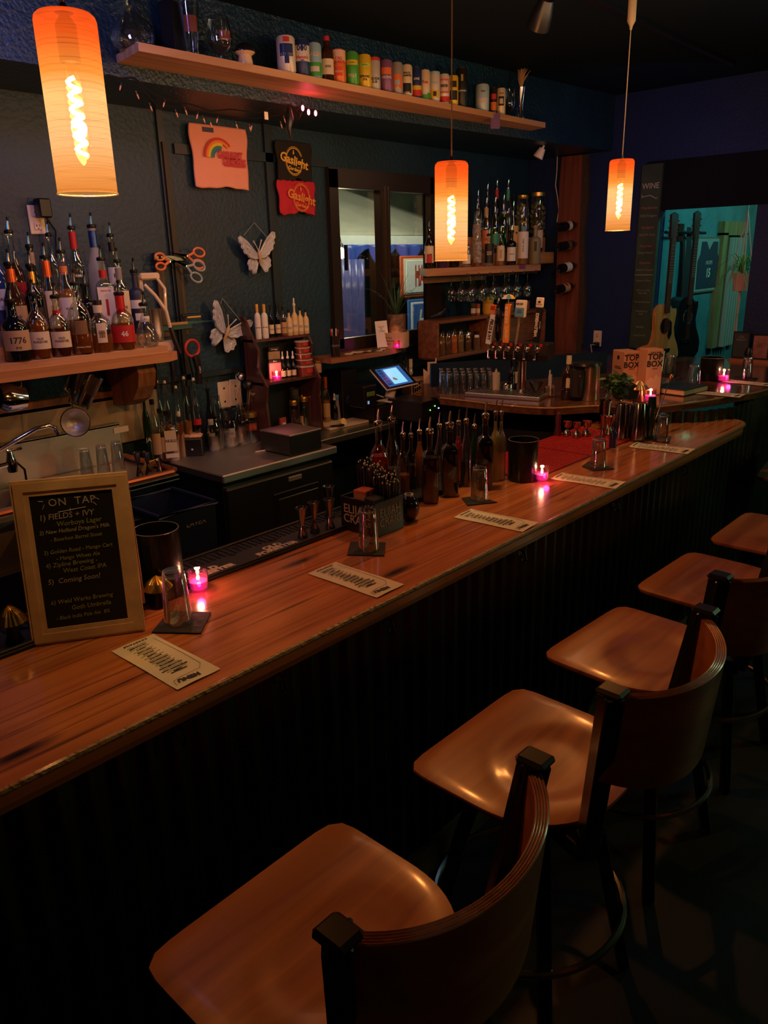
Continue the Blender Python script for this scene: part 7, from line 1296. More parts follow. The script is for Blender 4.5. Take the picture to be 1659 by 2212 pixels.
for i in range(190):
    u, v = random.random(), random.random(); x = cw*(.53+.42*u); y = cdp*(.08+.84*v); l = Vector((random.uniform(-.018, .022), random.uniform(-.02, .02), zs*random.uniform(.90, 1.05)+(.05*v))); b0 = Vector((x, y, 0)); 
    smb.tube([b0, b0+l], .0021, 5)
    if i % 2: tmb.tube([b0+l-Vector((0, 0, .001)), b0+l+Vector((0, 0, .0035))], .0024, 5)
smb.obj('straws', BLK, sb_, kind='stuff'); tmb.obj('straw_tips', TIP, sb_, kind='stuff')
c0 = Vector((cB.x, cB.y, BZ+.008)) + ux_*cw*.24 + vv*cdp*.5
t = thing('toothpick_box', 'orange and tan toothpick box lettered LARGE SIZE in the caddy', 'box', c0, math.atan2(ux_.y, ux_.x)+.1); hh = hC*1.18; MB().box((0, 0, hh/2), (cw*.38, .05, hh), bv=.002).obj('carton', M('tan_card', (.30, .15, .07), .7), t); MB().box((0, 0, hh*.97), (cw*.39, .052, hh*.08), bv=.002).obj('red_top', M('orange_card', (.38, .07, .03), .7), t); text('LARGE SIZE', .009, RED, t, (0, -.0265, hh*.85))
t = thing('paper_napkins', 'stack of black napkins filling the caddy front', 'napkins', c0+ux_*(-cw*.02)-vv*cdp*.30, math.atan2(ux_.y, ux_.x)); MB().box((0, 0, hC*.53), (cw*.36, .05, hC*1.02), bv=.004).obj('napkin_stack', BLKR, t)
P = bspot(884, 1130, .03); r = .038; t = thing('eight_ball_jar', 'glossy black ball jar with white rim behind the caddy', 'jar', P); H = zat(P, 884, 1069)-P.z; MB().lathe([(0, 0), (r*.5, .003), (r*.9, H*.25), (r, H*.5), (r*.88, H*.78), (r*.5, H*.96), (r*.42, H*.97)], 26).obj('ball', M('black_glaze'), t); MB().lathe([(r*.42, 0), (r*.42, .008), (r*.36, .008), (r*.36, 0)], 22).obj('rim', WHT, t, (0, 0, H*.96))
# black cylinder vases
def cyl(label, px, pb, pt, w, z, mat, name='cylinder_vase'):
    P = spot(px, pb, z); r = w/2*dep(P)/F; P = spot(px, pb, z, r); H = zat(P, px, pt+ (w*.12))-z
    t = thing(name, label, 'vase', P, group='black cylinder vases'); MB().lathe([(0, .001), (r*.98, .001), (r, .004), (r, H), (r*.965, H), (r*.96, .01), (0, .01)], 36).obj('vase_body', mat, t); MB().tube([(r*.985*cos(i*pi/20), r*.985*sin(i*pi/20), H) for i in range(40)], r*.022, 6, closed=True).obj('rim', M('glass_rim_grey', (.30, .33, .30), .15, .4), t)
VM = M('smoked_glass', (.008, .010, .009), .22, spec=.35)
cyl('large smoked black cylinder vase beside the tap list board', 355, 1300, 1128, 98, BZ+.001, VM)
cyl('black cylinder vase right of the syrup bottles', 1128, 1044, 941, 65, BZ+.001, VM)
cyl('black cylinder vase on the raised counter below the guitars', 1534, 824, 766, 48, RZ+.001, VM)
# candles on the bar
for px, pb, w, z, lb in ((431, 1280, 44, BZ, 'pink votive candle near the tap list board'), (1170, 1041, 30, BZ, 'pink votive candle right of the black vase in mid bar'), (1404, 868, 25, RZ, 'pink votive candle beside the raised counter mushroom'), (1562, 825, 25, RZ, 'pink votive candle on the raised counter at far right')):
    P = spot(px, pb, z+.001, .02); r = w/2*dep(P)/F; candle(lb, P, r, r*2.05, .55)
# tap list chalkboard
bl, br_ = gz(72, 1396, BZ), gz(315, 1362, BZ); P = (bl+br_)/2; ang = math.atan2(br_.y-bl.y, br_.x-bl.x); BWd = (br_-bl).length
zt = (zat(bl+Vector((0, .06, 0)), 33, 1041)+zat(br_+Vector((0, .06, 0)), 280, 1022))/2-BZ; tlt = math.atan2(.062, zt); Lb = math.hypot(zt, .062)
cb2 = thing('tap_list_board', 'cream-framed chalkboard easel headed ON TAP at the left', 'chalkboard', (P.x, P.y, BZ+.001), rot=(-tlt, 0, ang))
IVF = M('cream_frame', (.72, .52, .27), .45, coat=.2, var=.15, vscale=20); fw = BWd*.145; hw = BWd/2
def fr4(x0, z0, x1, z1, f, y0, y1, mat, nm):
    q = [(x0, z0), (x1, z0), (x1, z1), (x0, z1)]; qi = [(x0+f, z0+f), (x1-f, z0+f), (x1-f, z1-f), (x0+f, z1-f)]
    for i in range(4):
        j = (i+1) % 4; a, b, c, d = q[i], q[j], qi[j], qi[i]
        V = [(p[0], y0, p[1]) for p in (a, b)]+[(p[0], y0, p[1]) for p in (c, d)]+[(p[0], y1, p[1]) for p in (a, b, c, d)]
        MB().add(V, [(0, 1, 2, 3), (7, 6, 5, 4), (0, 4, 5, 1), (1, 5, 6, 2), (2, 6, 7, 3), (3, 7, 4, 0)]).obj(nm, mat, cb2, smooth=False)
fr4(-hw, 0, hw, Lb, fw, -.006, .006, IVF, 'frame_rail'); fr4(-hw+.006, .006, hw-.006, Lb-.006, fw*.55, -.0085, -.005, IVF, 'frame_moulding')
MB().box((0, -.001, Lb/2), (BWd-2*fw+.004, .004, Lb-2*fw+.004)).obj('slate', M('chalk_black', (.006, .008, .007), .6), cb2, smooth=False)
MB().add([(sx*hw, y, z) for y, z in ((.008, Lb), (.020, Lb), (.132, .045), (.120, .040)) for sx in (-1, 1)], [(0, 1, 3, 2), (2, 3, 5, 4), (4, 5, 7, 6), (6, 7, 1, 0), (0, 2, 4, 6), (1, 7, 5, 3)]).obj('rear_leg_panel', IVF, cb2, smooth=False)
CH1, CH2 = M('chalk_pale', (.50, .50, .38), .8), M('chalk_green', (.34, .40, .12), .8)
iw = BWd-2*fw; ih = Lb-2*fw; sy = lambda py: Lb-fw-ih*(py-1066)/(1358-1066)
y_ = -.0035
text('ON  TAP', iw*.135, CH1, cb2, (-.0, y_, sy(1084)), rot=(pi/2, 0, 0), sp=1.1)
stroke([(-iw*.18, y_, sy(1105)), (iw*.16, y_, sy(1099))], .0009, CH1, cb2)
for a, b in (((-iw*.40, 1078), (-iw*.34, 1079)), ((-iw*.36, 1096), (-iw*.33, 1086)), ((iw*.26, 1078), (iw*.33, 1086)), ((iw*.25, 1090), (iw*.29, 1097)), ((-iw*.04, 1107), (-iw*.03, 1098))): stroke([(a[0], y_, sy(a[1])), (b[0], y_, sy(b[1]))], .0008, CH1, cb2)
for tx, py, sz, x, m in (('1) FIELDS + IVY', 1115, .105, -.42, CH1), ('Worboys Lager', 1131, .090, -.22, CH2), ('2) New Holland Dragon\'s Milk', 1147, .072, -.44, CH1), ('- Bourbon Barrel Stout', 1164, .070, -.32, CH2), ('3) Golden Road - Mango Cart', 1191, .072, -.42, CH2), ('- Mango Wheat Ale', 1206, .070, -.28, CH2), ('4) Zipline Brewing -', 1220, .082, -.42, CH2), ('West Coast IPA', 1234, .084, -.22, CH2), ('5)  Coming Soon!', 1256, .094, -.42, CH1), ('6) Weld Werks Brewing', 1302, .080, -.42, CH2), ('Goth Umbrella', 1318, .084, -.18, CH2), ('- Black India Pale Ale  8%', 1338, .068, -.38, CH2)):
    text(tx, iw*sz, m, cb2, (iw*x, y_, sy(py)), rot=(pi/2, R_(-1.5), 0), align='LEFT', shear=.12, sx=.96)
# gold mushrooms
def mushroom(label, px, pb, pt, w, z, capm, stm):
    P = spot(px, pb, z); r = w/2*dep(P)/F; P = spot(px, pb, z, r*.35); H = zat(P, px, pt)-z
    t = thing('mushroom_ornament', label, 'ornament', P, group='mushroom ornaments'); MB().lathe([(0, 0), (r*.62, 0), (r*.60, H*.10), (r*.40, H*.3), (r*.34, H*.6), (0, H*.62)], 18).obj('stem', stm, t)
    n = 40; V = []; Fc = []; pf = [(.02, 1.), (.30, .92), (.65, .80), (1, .60), (.92, .57), (.3, .60)]
    mb = MB()
    for q, (a, b) in enumerate(pf):
        for i in range(n): k = 1+(.035 if i % 2 else -.02)*(a > .2); V.append((a*r*k*cos(2*pi*i/n), a*r*k*sin(2*pi*i/n), b*H+(.0015 if i % 2 else 0)))
    for q in range(len(pf)-1):
        for i in range(n): Fc.append((q*n+i, (q+1)*n+i, (q+1)*n+(i+1) % n, q*n+(i+1) % n))
    mb.add(V, Fc).obj('cap', capm, t, smooth=False)
GB = M('brass_gold', (.80, .52, .12), .28, 1.)
mushroom('gold-capped mushroom behind the glass beside the board', 345, 1312, 1243, 64, BZ+.001, GB, BLK); mushroom('gold-capped mushroom at the left picture edge', 35, 1398, 1304, 66, BZ+.001, GB, M('dark_stem', (.012, .01, .01), .3))
mushroom('copper-capped mushroom on the raised counter', 1379, 868, 822, 40, RZ+.001, M('copper_cap', (.70, .38, .15), .35, .9), M('copper_stem', (.45, .20, .08), .4, .7))
# shaker tins, mint, bottle, strainer
TIN = M('tin_steel', (.32, .30, .28), .16, 1.)
for px, pb, pt, w, lb in ((1304, 932, 864, 27, 'tall mixing tin holding the mint bouquet'), (1338, 953, 871, 29, 'upturned shaker tin in the middle of the group'), (1352, 950, 873, 26, 'upturned shaker tin behind the middle one'), (1376, 955, 870, 34, 'upturned shaker tin, right of the group'), (1390, 950, 873, 22, 'narrow shaker tin behind the right one')):
    P = bspot(px, pb, .03); P.z = BZ+.012; r = w/2*dep(P)/F; H = zat(P, px, pt)-P.z; t = thing('shaker_tin', lb, 'shaker', P, group='shaker tins behind the red mat'); MB().lathe([(0, H-.004), (r*.72, H), (r*.76, H-.003), (r*1.0, 0), (r*.97, 0), (r*.7, H-.01), (0, H-.012)] if px > 1310 else [(0, .004), (r*.74, 0), (r, H), (r*.97, H), (r*.7, .01), (0, .01)], 26).obj('tin_body', TIN, t)
P0 = bspot(1304, 932, .03); t = thing('mint_bouquet', 'bushy bunch of fresh mint leaves in a tin', 'plant', P0+Vector((0, 0, .012))); MG = M('mint_leaf', (.035, .095, .022), .5); cM = gd(1333, 828, dep(P0))-P0-Vector((0, 0, .012)); hz_ = zat(P0, 1304, 864)-BZ
for i in range(9): e = cM+Vector((random.uniform(-.07, .09), random.uniform(-.05, .05), random.uniform(-.05, .06))); MB().tube([(0, 0, .02), (.003*i-.01, 0, hz_), e], .002, 5).obj('stem', MG, t)
def leafmesh(s): return MB().add([(0, 0, 0), (s*.32, s*.3, .1*s), (s*.30, s*.75, .05*s), (0, s*1.15, -.12*s), (-s*.30, s*.75, .05*s), (-s*.32, s*.3, .1*s), (0, s*.35, -.02*s), (0, s*.8, -.03*s)], [(0, 1, 6), (1, 2, 7, 6), (2, 3, 7), (3, 4, 7), (4, 5, 6, 7), (5, 0, 6)]).mesh('leaf', MG, True, 80)
lm = leafmesh(.034)
for i in range(150):
    u = Vector((random.gauss(0, 1), random.gauss(0, .8), random.gauss(0, .8))); u = u.normalized()*random.random()**.4; o = put('leaf', lm, t, cM+Vector((u.x*.095, u.y*.07, u.z*.062)), rot=(random.uniform(-1, 1), random.uniform(-1, 1), random.uniform(0, 6.3))); k = random.uniform(.7, 1.25); o.scale = (k, k, k)
Bp('bitters_bottle', 'small dark blue dropper bottle beside the copper jiggers', 1323, 968, 915, 17, BZ+.012, 'flask', M('cobalt_glass', (.01, .02, .10), .1, coat=.5), top='cap', k=.5)
P = bspot(1402, 950, .02); t = thing('spoon_tube', 'dark green tube bottle holding a bar spoon', 'bottle', P+Vector((0, 0, .001))); H = zat(P, 1402, 858)-BZ; MB().lathe([(0, 0), (.022, 0), (.023, H*.7), (.018, H), (.014, H), (0, H*.9)], 18).obj('glass_body', GRND, t); text('A\nN\nI\nS', .016, GOLD, t, (-.012, -.0235, H*.62), rot=(pi/2, 0, -.6), line=.8)
e = gd(1452, 812, dep(P)+.02); t = thing('twisted_bar_spoon', 'long twisted bar spoon with red and silver end', 'bar spoon', P+Vector((0, 0, .01))); d = e-P; MB().tube([d*0.02, d*.35, d*.62+Vector((-.012, 0, -.012)), d*.9], .0026, 6).obj('shaft', CHR, t); MB().lathe([(0, -.018), (.008, -.008), (.010, .006), (.005, .018), (0, .02)], 10, Matrix.Translation(d*.94) @ d.to_track_quat('Z', 'Y').to_matrix().to_4x4()).obj('spoon_end', COPPER, t)
P = bspot(1400, 948, .0); t = thing('glass_stirrer', 'pale green glass stirrer leaning beside the tube', 'stirrer', P+Vector((-.006, -.02, .0))); d = gd(1411, 870, dep(P))-P; MB().tube([(0, 0, 0), d], .0028, 6).obj('rod', M('pale_green_rod', (.35, .5, .12), .2), t)
P = gz(1352, 868, RZ); P = Vector((P.x-.02, P.y+.01, RZ+.055)); t = thing('cocktail_strainer', 'dark coil-edged cocktail strainers standing on edge', 'strainer', P, rot=(R_(80), 0, face(P.x, P.y))); 
for k, dx in enumerate((-.02, .035)): MB().tube([(dx+.048*cos(i*pi/16), .048*sin(i*pi/16), .012*k) for i in range(32)], .003, 6, closed=True).obj('coil', CHR, t); MB().lathe([(0, 0), (.042, 0), (.044, .003), (0, .003)], 24, Matrix.Translation((dx, 0, .012*k))).obj('plate', M('dark_steel'), t)
for px, pb, lb in ((1232, 925, 'dark wooden pepper mill at the aisle side of the jiggers'),):
    P = bspot(1212, 940, .0); P.y = 1.97; P.z = BZ; t = thing('muddler', 'dark red wooden muddler standing left of the bell jiggers', 'muddler', P); MB().lathe([(0, 0), (.018, 0), (.02, .02), (.013, .06), (.016, .10), (.01, .125), (0, .13)], 16).obj('muddler_body', M('dark_red_wood', (.10, .015, .02), .35), t)
P = bspot(1272, 905, .0); P.y = min(P.y, 1.96); P.z = BZ+.001; t = thing('dried_flower_sprig', 'sprig of dried brown flowers behind the jiggers', 'dried flowers', P)
dm = MB()
for i in range(22): a = i*2.1; e = Vector((.03*cos(a), .03*sin(a), .07+.04*(i % 3)/2)); dm.tube([(0, 0, 0), e*.6, e], .0012, 4).lathe([(0, -.004), (.006, 0), (0, .006)], 6, Matrix.Translation(e))
dm.obj('flowers', M('dried_brown', (.28, .13, .06), .8), t, kind='stuff')
# books, wine boxes on the raised counter
bp_ = [gz(px, py, RZ+.001) for px, py in ((1417, 848), (1470, 857), (1521, 845), (1465, 835))]; c = sum(bp_, Vector())/4; rzb = math.atan2((bp_[2]-bp_[1]).y, (bp_[2]-bp_[1]).x)
t = thing('large_book', 'large dark-covered book lying on the raised counter', 'book', (c.x, c.y, RZ+.001), rzb); L_, D_ = .27, .21; MB().box((0, 0, .0025), (L_, D_, .005), bv=.001).box((0, 0, .0335), (L_, D_, .005), bv=.001).obj('cover', M('book_navy', (.012, .014, .025), .45), t, smooth=False); MB().box((0, 0, .018), (L_-.01, D_-.008, .026)).obj('page_block', M('book_pages', (.62, .45, .26), .8, bump=.3, bscale=200, stretch=(1, 1, 20)), t, smooth=False)
for i, (pxa, pxb, pt, lb) in enumerate(((1311, 1384, 757, 'pinkish wine carton with bold black lettering, left one'), (1383, 1418, 753, 'pinkish wine carton with bold black lettering, right one'))):
    P = spot((pxa+pxb)/2, 852 if i == 0 else 858, RZ+.001, .05); P.y += .03; P.x += .06; H = zat(P, (pxa+pxb)/2, pt)-RZ; rr_ = face(P.x, P.y, .55); wd = 36*dep(P)/F
    t = thing('wine_carton', lb, 'carton', P, rr_, 'wine cartons on the raised counter'); TB = M('carton_pink', (.52, .27, .16), .6); dp = .14 if i == 0 else .10
    MB().box((0, 0, H/2), (wd, dp, H), bv=.003).obj('carton_body', TB, t, smooth=False); text('TOP\nBOX', wd*.48, BL, t, (-wd*.02, -dp/2-.001, H*.76), line=.85, bold=.0015); text('TABLE WINE', wd*.12, BL, t, (0, -dp/2-.001, H*.93)); text('WINE', wd*.13, BL, t, (0, -dp/2-.001, H*.58))
    MB().prism([(-wd*.45, 0), (-wd*.2, H*.08), (-wd*.05, H*.04), (wd*.15, H*.14), (wd*.3, H*.07), (wd*.45, H*.1), (wd*.45, -H*.3), (-wd*.45, -H*.3)], .001, Matrix.Translation((0, -dp/2, H*.32)) @ Matrix.Rotation(pi/2, 4, 'X')).obj('mountain_print', M('mountain_tan', (.62, .40, .26), .6), t, smooth=False)
    if i == 0:
        text('A BETTER BOX\nOF GOOD WINE', wd*.10, BL, t, (-wd/2-.001, dp*.0, H*.60), rot=(pi/2, 0, -pi/2)); MB().lathe([(0, 0), (wd*.13, 0), (wd*.13, .001), (0, .001)], 20, Matrix.Translation((-wd/2, 0, H*.84)) @ Matrix.Rotation(-pi/2, 4, 'Y')).obj('bunch_logo', BL, t)
# ================================================================= end wall: wine chalkboard, nook
q = [gx(px, py, EX-.02) for px, py in ((1396, 356), (1444, 356), (1410, 757), (1357, 750))]
wc_ = thing('wine_chalkboard', 'tall narrow green chalkboard headed WINE on the end wall', 'chalkboard', (0, 0, 0))
y0, y1 = (q[0].y+q[3].y)/2, OY1+.005; z1, z0 = OZ+.0, q[3].z
MB().box((EX-.024, (y0+y1)/2, (z0+q[0].z)/2), (.048, y0-y1, q[0].z-z0), bv=.002).obj('board', M('green_chalkboard', (.030, .055, .032), .7, var=.35, vscale=6), wc_, smooth=False)
yc = (y0+y1)/2; WB = y0-y1
def wt(tx, px, py, sz, m, **k): v = gx(px, py, EX-.03); text(tx, sz, m, wc_, (EX-.051, yc, v.z), rot=(pi/2, 0, -pi/2), **k)
wt('WINE', 1412, 402, WB*.36, M('chalk_white', (.55, .50, .42), .8), sx=.9)
v = gx(1412, 425, EX-.051); stroke([(EX-.051, yc+WB*.38, v.z-.005), (EX-.051, yc+WB*.40, v.z+.02), (EX-.051, yc+WB*.33, v.z+.005), (EX-.051, yc, v.z+.012), (EX-.051, yc-WB*.33, v.z-.015), (EX-.051, yc-WB*.38, v.z+.0)], .003, M('chalk_white'), wc_)
CRD = M('chalk_red', (.40, .13, .07), .8); CDM = M('chalk_dim', (.24, .26, .18), .8)
for tx, py, sz, m in (('Chardonnay', 450, .17, CRD), ('2023 Imagery', 467, .16, CDM), ('Sauvignon', 492, .16, CRD), ('2025 Pt Fern', 508, .16, CDM), ('Pinot Noir', 532, .15, CRD), ('Estate Ranch', 546, .15, CDM), ('Cabernet', 568, .15, CRD), ('Walker Canyon', 583, .14, CDM), ('Dessert Wines', 606, .13, CDM), ('* Diora La Vie\nButterfly', 630, .13, CDM), ('* Portlandia Rose', 652, .13, CDM), ('* Bottled Sun\nSoda', 675, .13, CDM), ('Bubbly', 706, .15, CDM), ('Long Drink', 724, .14, CDM)): wt(tx, 1390, py, WB*sz, m, sx=.95)
v = gx(1390, 594, EX-.051); stroke([(EX-.051, y0-.01, v.z), (EX-.051, y1+.01, v.z)], .002, M('chalk_white'), wc_)
# guitars on the nook wall
def guitar(label, pxh, pyh, pxb, pyb, body, dark, k=1.):
    H = gy(pxh, pyh, NY-.10); B_ = gy(pxb, pyb, NY-.10); L_ = 1.04
    t = thing('acoustic_guitar', label, 'guitar', (H.x, NY-.11, H.z), R_(-14), 'guitars hanging on the teal wall'); s = (H.z-B_.z)/L_; t.scale = (s*.95, s, s)
    pf = [(0, -.55), (.06, -.55), (.105, -.575), (.125, -.62), (.115, -.68), (.108, -.72), (.125, -.78), (.165, -.84), (.19, -.90), (.185, -.97), (.13, -1.025), (0, -1.04)]
    Lf = [(-x, z) for x, z in reversed(pf[1:-1])]; Rt = [(x, z) for x, z in pf]
    if True: Rt = [(0, -.55), (.055, -.565), (.075, -.60), (.12, -.585), (.125, -.62)]+pf[4:]
    poly = [(x, z) for x, z in reversed(Rt)]+[(x, z) for x, z in reversed(Lf)] if False else Rt+Lf
    MB().prism(poly[::-1], .10, Matrix.Translation((0, .05, 0)) @ Matrix.Rotation(pi/2, 4, 'X')).obj('body', body, t, smooth=False)
    MB().lathe([(0, 0), (.05, 0), (.05, .002), (0, .002)], 28, Matrix.Translation((0, -.05, -.70)) @ Matrix.Rotation(pi/2, 4, 'X')).obj('sound_hole', BLK, t); MB().tube([(.054*cos(i*pi/14), -.052, -.70+.054*sin(i*pi/14)) for i in range(28)], .003, 5, closed=True).obj('rosette', dark, t)
    MB().box((0, -.055, -.36), (.050, .022, .50), bv=.004).obj('neck', M('fretboard', (.03, .018, .012), .5), t, smooth=False); fm = MB()
    for i in range(15): fm.box((0, -.067, -.16-.44*(1-.5**(i/12))), (.048, .002, .002))
    fm.obj('frets', M('fret_dull', (.3, .25, .18), .5), t, smooth=False)
    MB().prism([(-.03, -.12), (.03, -.12), (.038, .04), (.0, .055), (-.038, .04)], .018, Matrix.Translation((0, -.04, 0)) @ Matrix.Rotation(pi/2, 4, 'X')).obj('headstock', M('headstock_dark', (.04, .02, .015), .4), t, smooth=False)
    for i in range(6): MB().lathe([(0, -.008), (.008, -.004), (.008, .004), (0, .008)], 8, Matrix.Translation(((-.050 if i % 2 else .050), -.05, -.09+.045*(i//2))) ).obj('tuning_peg', CHR, t)
    MB().prism([(-.07, -.86), (.07, -.86), (.06, -.885), (0, -.895), (-.06, -.885)], .012, Matrix.Translation((0, -.05, 0)) @ Matrix.Rotation(pi/2, 4, 'X')).obj('bridge', BLK, t, smooth=False); MB().prism([(.05, -.66), (.075, -.68), (.085, -.76), (.06, -.80), (.035, -.77), (.055, -.72)], .002, Matrix.Translation((0, -.051, 0)) @ Matrix.Rotation(pi/2, 4, 'X')).obj('pickguard', BLK, t, smooth=False)
    for i in range(6): MB().tube([(-.018+.0072*i, -.070, 0), (-.022+.0088*i, -.064, -.87)], .0006, 3).obj('string', M('bronze_string', (.12, .08, .04), .6), t)
guitar('natural-top acoustic guitar hanging left in the teal nook', 1440, 478, 1434, 800, wood('guitar_spruce', (.62, .24, .06), (.75, .33, .09), .3, axis='Z', coat=.4), DW)
guitar('black glossy acoustic guitar hanging right in the teal nook', 1490, 474, 1484, 775, M('black_glaze'), SILV)
P = gy(1466, 503, NY-.03); t = thing('guitar_hanger', 'dark wall hanger holding both guitar necks', 'hanger', P); MB().box((0, 0, 0), (.10, .05, .14), bv=.004).obj('plate', M('hanger_brown', (.05, .03, .02), .5), t, smooth=False); MB().tube([(-.38, -.05, 0), (0, -.05, 0), (.45, -.05, 0)], .012, 8).obj('arm', BLK, t)
P = gy(1475, 585, NY-.03); t = thing('guitar_strap', 'dark strap hanging between the two guitars', 'strap', P); MB().grid(lambda u, v: (-.05+.10*u+.12*v*(u-.3)+.05*sin(v*3), -.02, .35-.85*v), 4, 14).obj('strap_band', M('strap_black', (.01, .012, .014), .7), t)
P = gy(1494, 650, NY-.20); t = thing('neon_reflector', 'bright cyan light reflection plate on the black guitar', 'light', P) if False else None
a, b = gy(1502, 512, NY-.012), gy(1548, 628, NY-.012); t = thing('framed_jersey', 'framed dark basketball jersey numbered 15 on the teal wall', 'picture', ((a.x+b.x)/2, NY-.012, (a.z+b.z)/2)); w_, h_ = b.x-a.x, a.z-b.z
MB().box((0, 0, 0), (w_, .02, h_), bv=.003).obj('frame', M('thin_frame', (.22, .16, .10), .4), t, smooth=False); MB().box((0, -.012, 0), (w_*.93, .006, h_*.94)).obj('backing', M('backing_grey', (.30, .33, .30), .6), t, smooth=False)
MB().prism([(-.30*w_, .42*h_), (-.14*w_, .42*h_), (-.02*w_, .26*h_), (.12*w_, .42*h_), (.28*w_, .42*h_), (.30*w_, .20*h_), (.40*w_, .08*h_), (.38*w_, -.42*h_), (-.38*w_, -.42*h_), (-.40*w_, .08*h_), (-.32*w_, .2*h_)], .004, Matrix.Translation((0, -.016, 0)) @ Matrix.Rotation(pi/2, 4, 'X')).obj('jersey', M('jersey_navy', (.02, .035, .06), .7), t, smooth=False); text('15', h_*.22, CREAM, t, (0, -.022, -.15*h_), bold=.004); text('HOOPS', h_*.10, CREAM, t, (0, -.022, .04*h_))
# wooden-framed window with curtains at the back of the nook
a, b = gy(1560, 478, NY-.03), gy(1612, 478, NY-.03); z0 = gy(1560, 745, NY-.03).z; cx_ = (a.x+b.x)/2; w_ = b.x-a.x; OWD = wood('olive_wood', (.20, .17, .06), (.32, .27, .10), .6, axis='Z')
nw = put('window_2', MB().box((cx_, NY-.03, a.z-.06), (w_, .06, .12)).box((a.x+.06, NY-.03, (a.z+z0)/2-.05), (.12, .06, a.z-z0-.1)).box((b.x-.06, NY-.03, (a.z+z0)/2-.05), (.12, .06, a.z-z0-.1)).mesh('window_2', OWD, False), kind='structure')
MB().box((cx_, NY-.012, (a.z+z0)/2), (w_-.2, .01, a.z-z0)).obj('pane', M('frosted_pane', (.20, .24, .22), .4), nw, smooth=False); MB().box((a.x+.33, NY-.035, a.z-.25), (.30, .01, .16)).obj('green_pane', M('green_pane', (.05, .35, .22), .4), nw, smooth=False)
t = thing('long_curtain', 'pale grey curtain panels hanging in the nook window', 'curtain', (0, 0, 0)); MB().grid(lambda u, v: (a.x+.14+(w_-.3)*u, NY-.07+.028*sin(u*34), a.z-.14-(a.z-z0-.14)*v), 90, 4).obj('curtain_cloth', M('curtain_grey', (.34, .35, .28), .8), t)
# hanging plant in the opening
hx = EX+.25; P = gx(1603, 590, hx); top = gx(1616, 452, hx)
t = thing('hanging_plant', 'spider plant in white pot on a macrame hanger', 'plant', P); r = .072; h = .13
MB().lathe([(0, -h), (r*.72, -h), (r, 0), (r*.92, 0), (r*.66, -h+.01), (0, -.03)], 14).obj('pot', M('pot_white', (.60, .44, .34), .6), t, smooth=False)
ROPE = M('macrame_rope', (.55, .52, .42), .8); tz = top-P; mm = MB()
for i in range(4):
    a_ = i*pi/2+.5; mm.tube([tz, (r*1.05*cos(a_), r*1.05*sin(a_), -.01), (r*.75*cos(a_+.6), r*.75*sin(a_+.6), -h*.7), (0, 0, -h-.015)], .005, 6)
mm.tube([tz, tz+Vector((0, 0, .30))], .006, 6).tube([(0, 0, -h-.01), (0, 0, -.30)], [.012, .008], 8).obj('hanger_rope', ROPE, t)
tm = MB(); [tm.tube([(0, 0, -.29), (.012*cos(i), .012*sin(i), -.45)], .003, 4) for i in range(12)]; tm.obj('tassel', ROPE, t)
SG = M('spider_green', (.16, .40, .08), .45)
for i in range(64):
    a_ = i*2.4; ln = random.uniform(.14, .30); up_ = random.uniform(.04, .15); V = []
    for j in range(7): q = j/6; ww = .006*(1-q*.9); c = Vector((cos(a_)*ln*q, sin(a_)*ln*q, up_*sin(q*pi*.8)*1.3-.12*q*q*(ln/.2))); V += [c+Vector((-sin(a_)*ww, cos(a_)*ww, 0)), c-Vector((-sin(a_)*ww, cos(a_)*ww, 0))]
    MB().add(V, [(2*j, 2*j+1, 2*j+3, 2*j+2) for j in range(6)]).obj('leaf', SG, t)
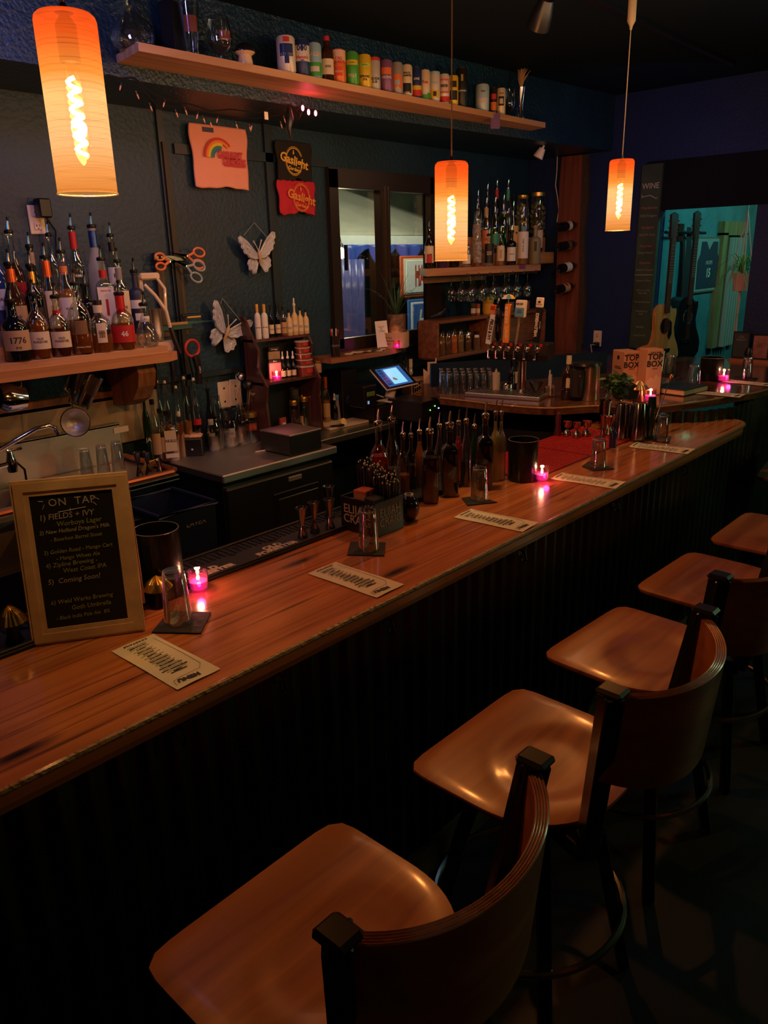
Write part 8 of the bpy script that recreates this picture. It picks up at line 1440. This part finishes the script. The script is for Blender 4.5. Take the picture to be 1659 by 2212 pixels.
# ledge with small frames beyond the raised counter, nook floor lamp of colour
lzv = gx(1600, 775, EX-.1).z
ld = thing('side_ledge', 'reddish wooden ledge on the end wall at right', 'ledge', (0, 0, 0)); a, b = gx(1440, 780, EX), gx(1690, 768, EX)
MB().box((EX-.06, (gx(1585, 775, EX).y+.9)/2, lzv-.05), (.10, gx(1585, 775, EX).y-.9, .10), bv=.004).obj('ledge_board', wood('ledge_red', (.28, .09, .035), (.42, .15, .06), .35, axis='Y', coat=.3), ld, smooth=False); MB().box((EX-.03, (gx(1585, 775, EX).y+.9)/2, (RZ+lzv-.10)/2), (.04, gx(1585, 775, EX).y-.92, lzv-.10-RZ), bv=.002).obj('ledge_panel', DW, ld, smooth=False)
struct('trim_7', MB().box((EX+.03, (OY0+OY1)/2, gx(1500, 785, EX).z-.02), (.06, OY1-OY0, .04)), OWD)
for px, pt, w, lb, m in ((1598, 716, .12, 'small dark framed flyer on the side ledge, left', M('flyer_dark', (.03, .05, .05), .4)), (1641, 722, .12, 'small framed sunset picture on the side ledge, right', M('sunset_photo', (.30, .12, .10), .4, var=.6, vscale=14))):
    P = gx(px, 768, EX-.075); P.z = lzv; H = zat(P, px, pt)-lzv; t = thing('photo_frame', lb, 'picture frame', P, -pi/2, 'small frames on the side ledge'); MB().box((0, 0, H/2), (w, .012, H), bv=.002).obj('frame', BLK, t, smooth=False); MB().box((0, -.007, H/2), (w*.84, .002, H*.88)).obj('picture', m, t, smooth=False); text('GIG\nNIGHT', .022, GLT, t, (0, -.009, H*.75)) if px < 1620 else None
P = gx(1618, 762, EX-.07); P.z = lzv; t = thing('small_bottle_group', 'small dark round ornament between the two frames', 'ornament', P); MB().lathe([(0, 0), (.025, 0), (.035, .04), (.02, .08), (0, .09)], 16).obj('ornament_body', BLK, t)
# under-counter things on the low bar end
P = gz(1480, 925, BZ); t = thing('paper_box_stack', 'dim stack of folded paper goods under the raised counter', 'paper stack', (4.35, 1.80, BZ), .3); MB().box((0, 0, .03), (.16, .10, .06), bv=.004).obj('stack_body', M('teal_paper', (.05, .16, .16), .6), t, smooth=False); MB().box((.02, .0, .061), (.10, .08, .02), bv=.003).obj('white_stack', WHT, t, smooth=False)
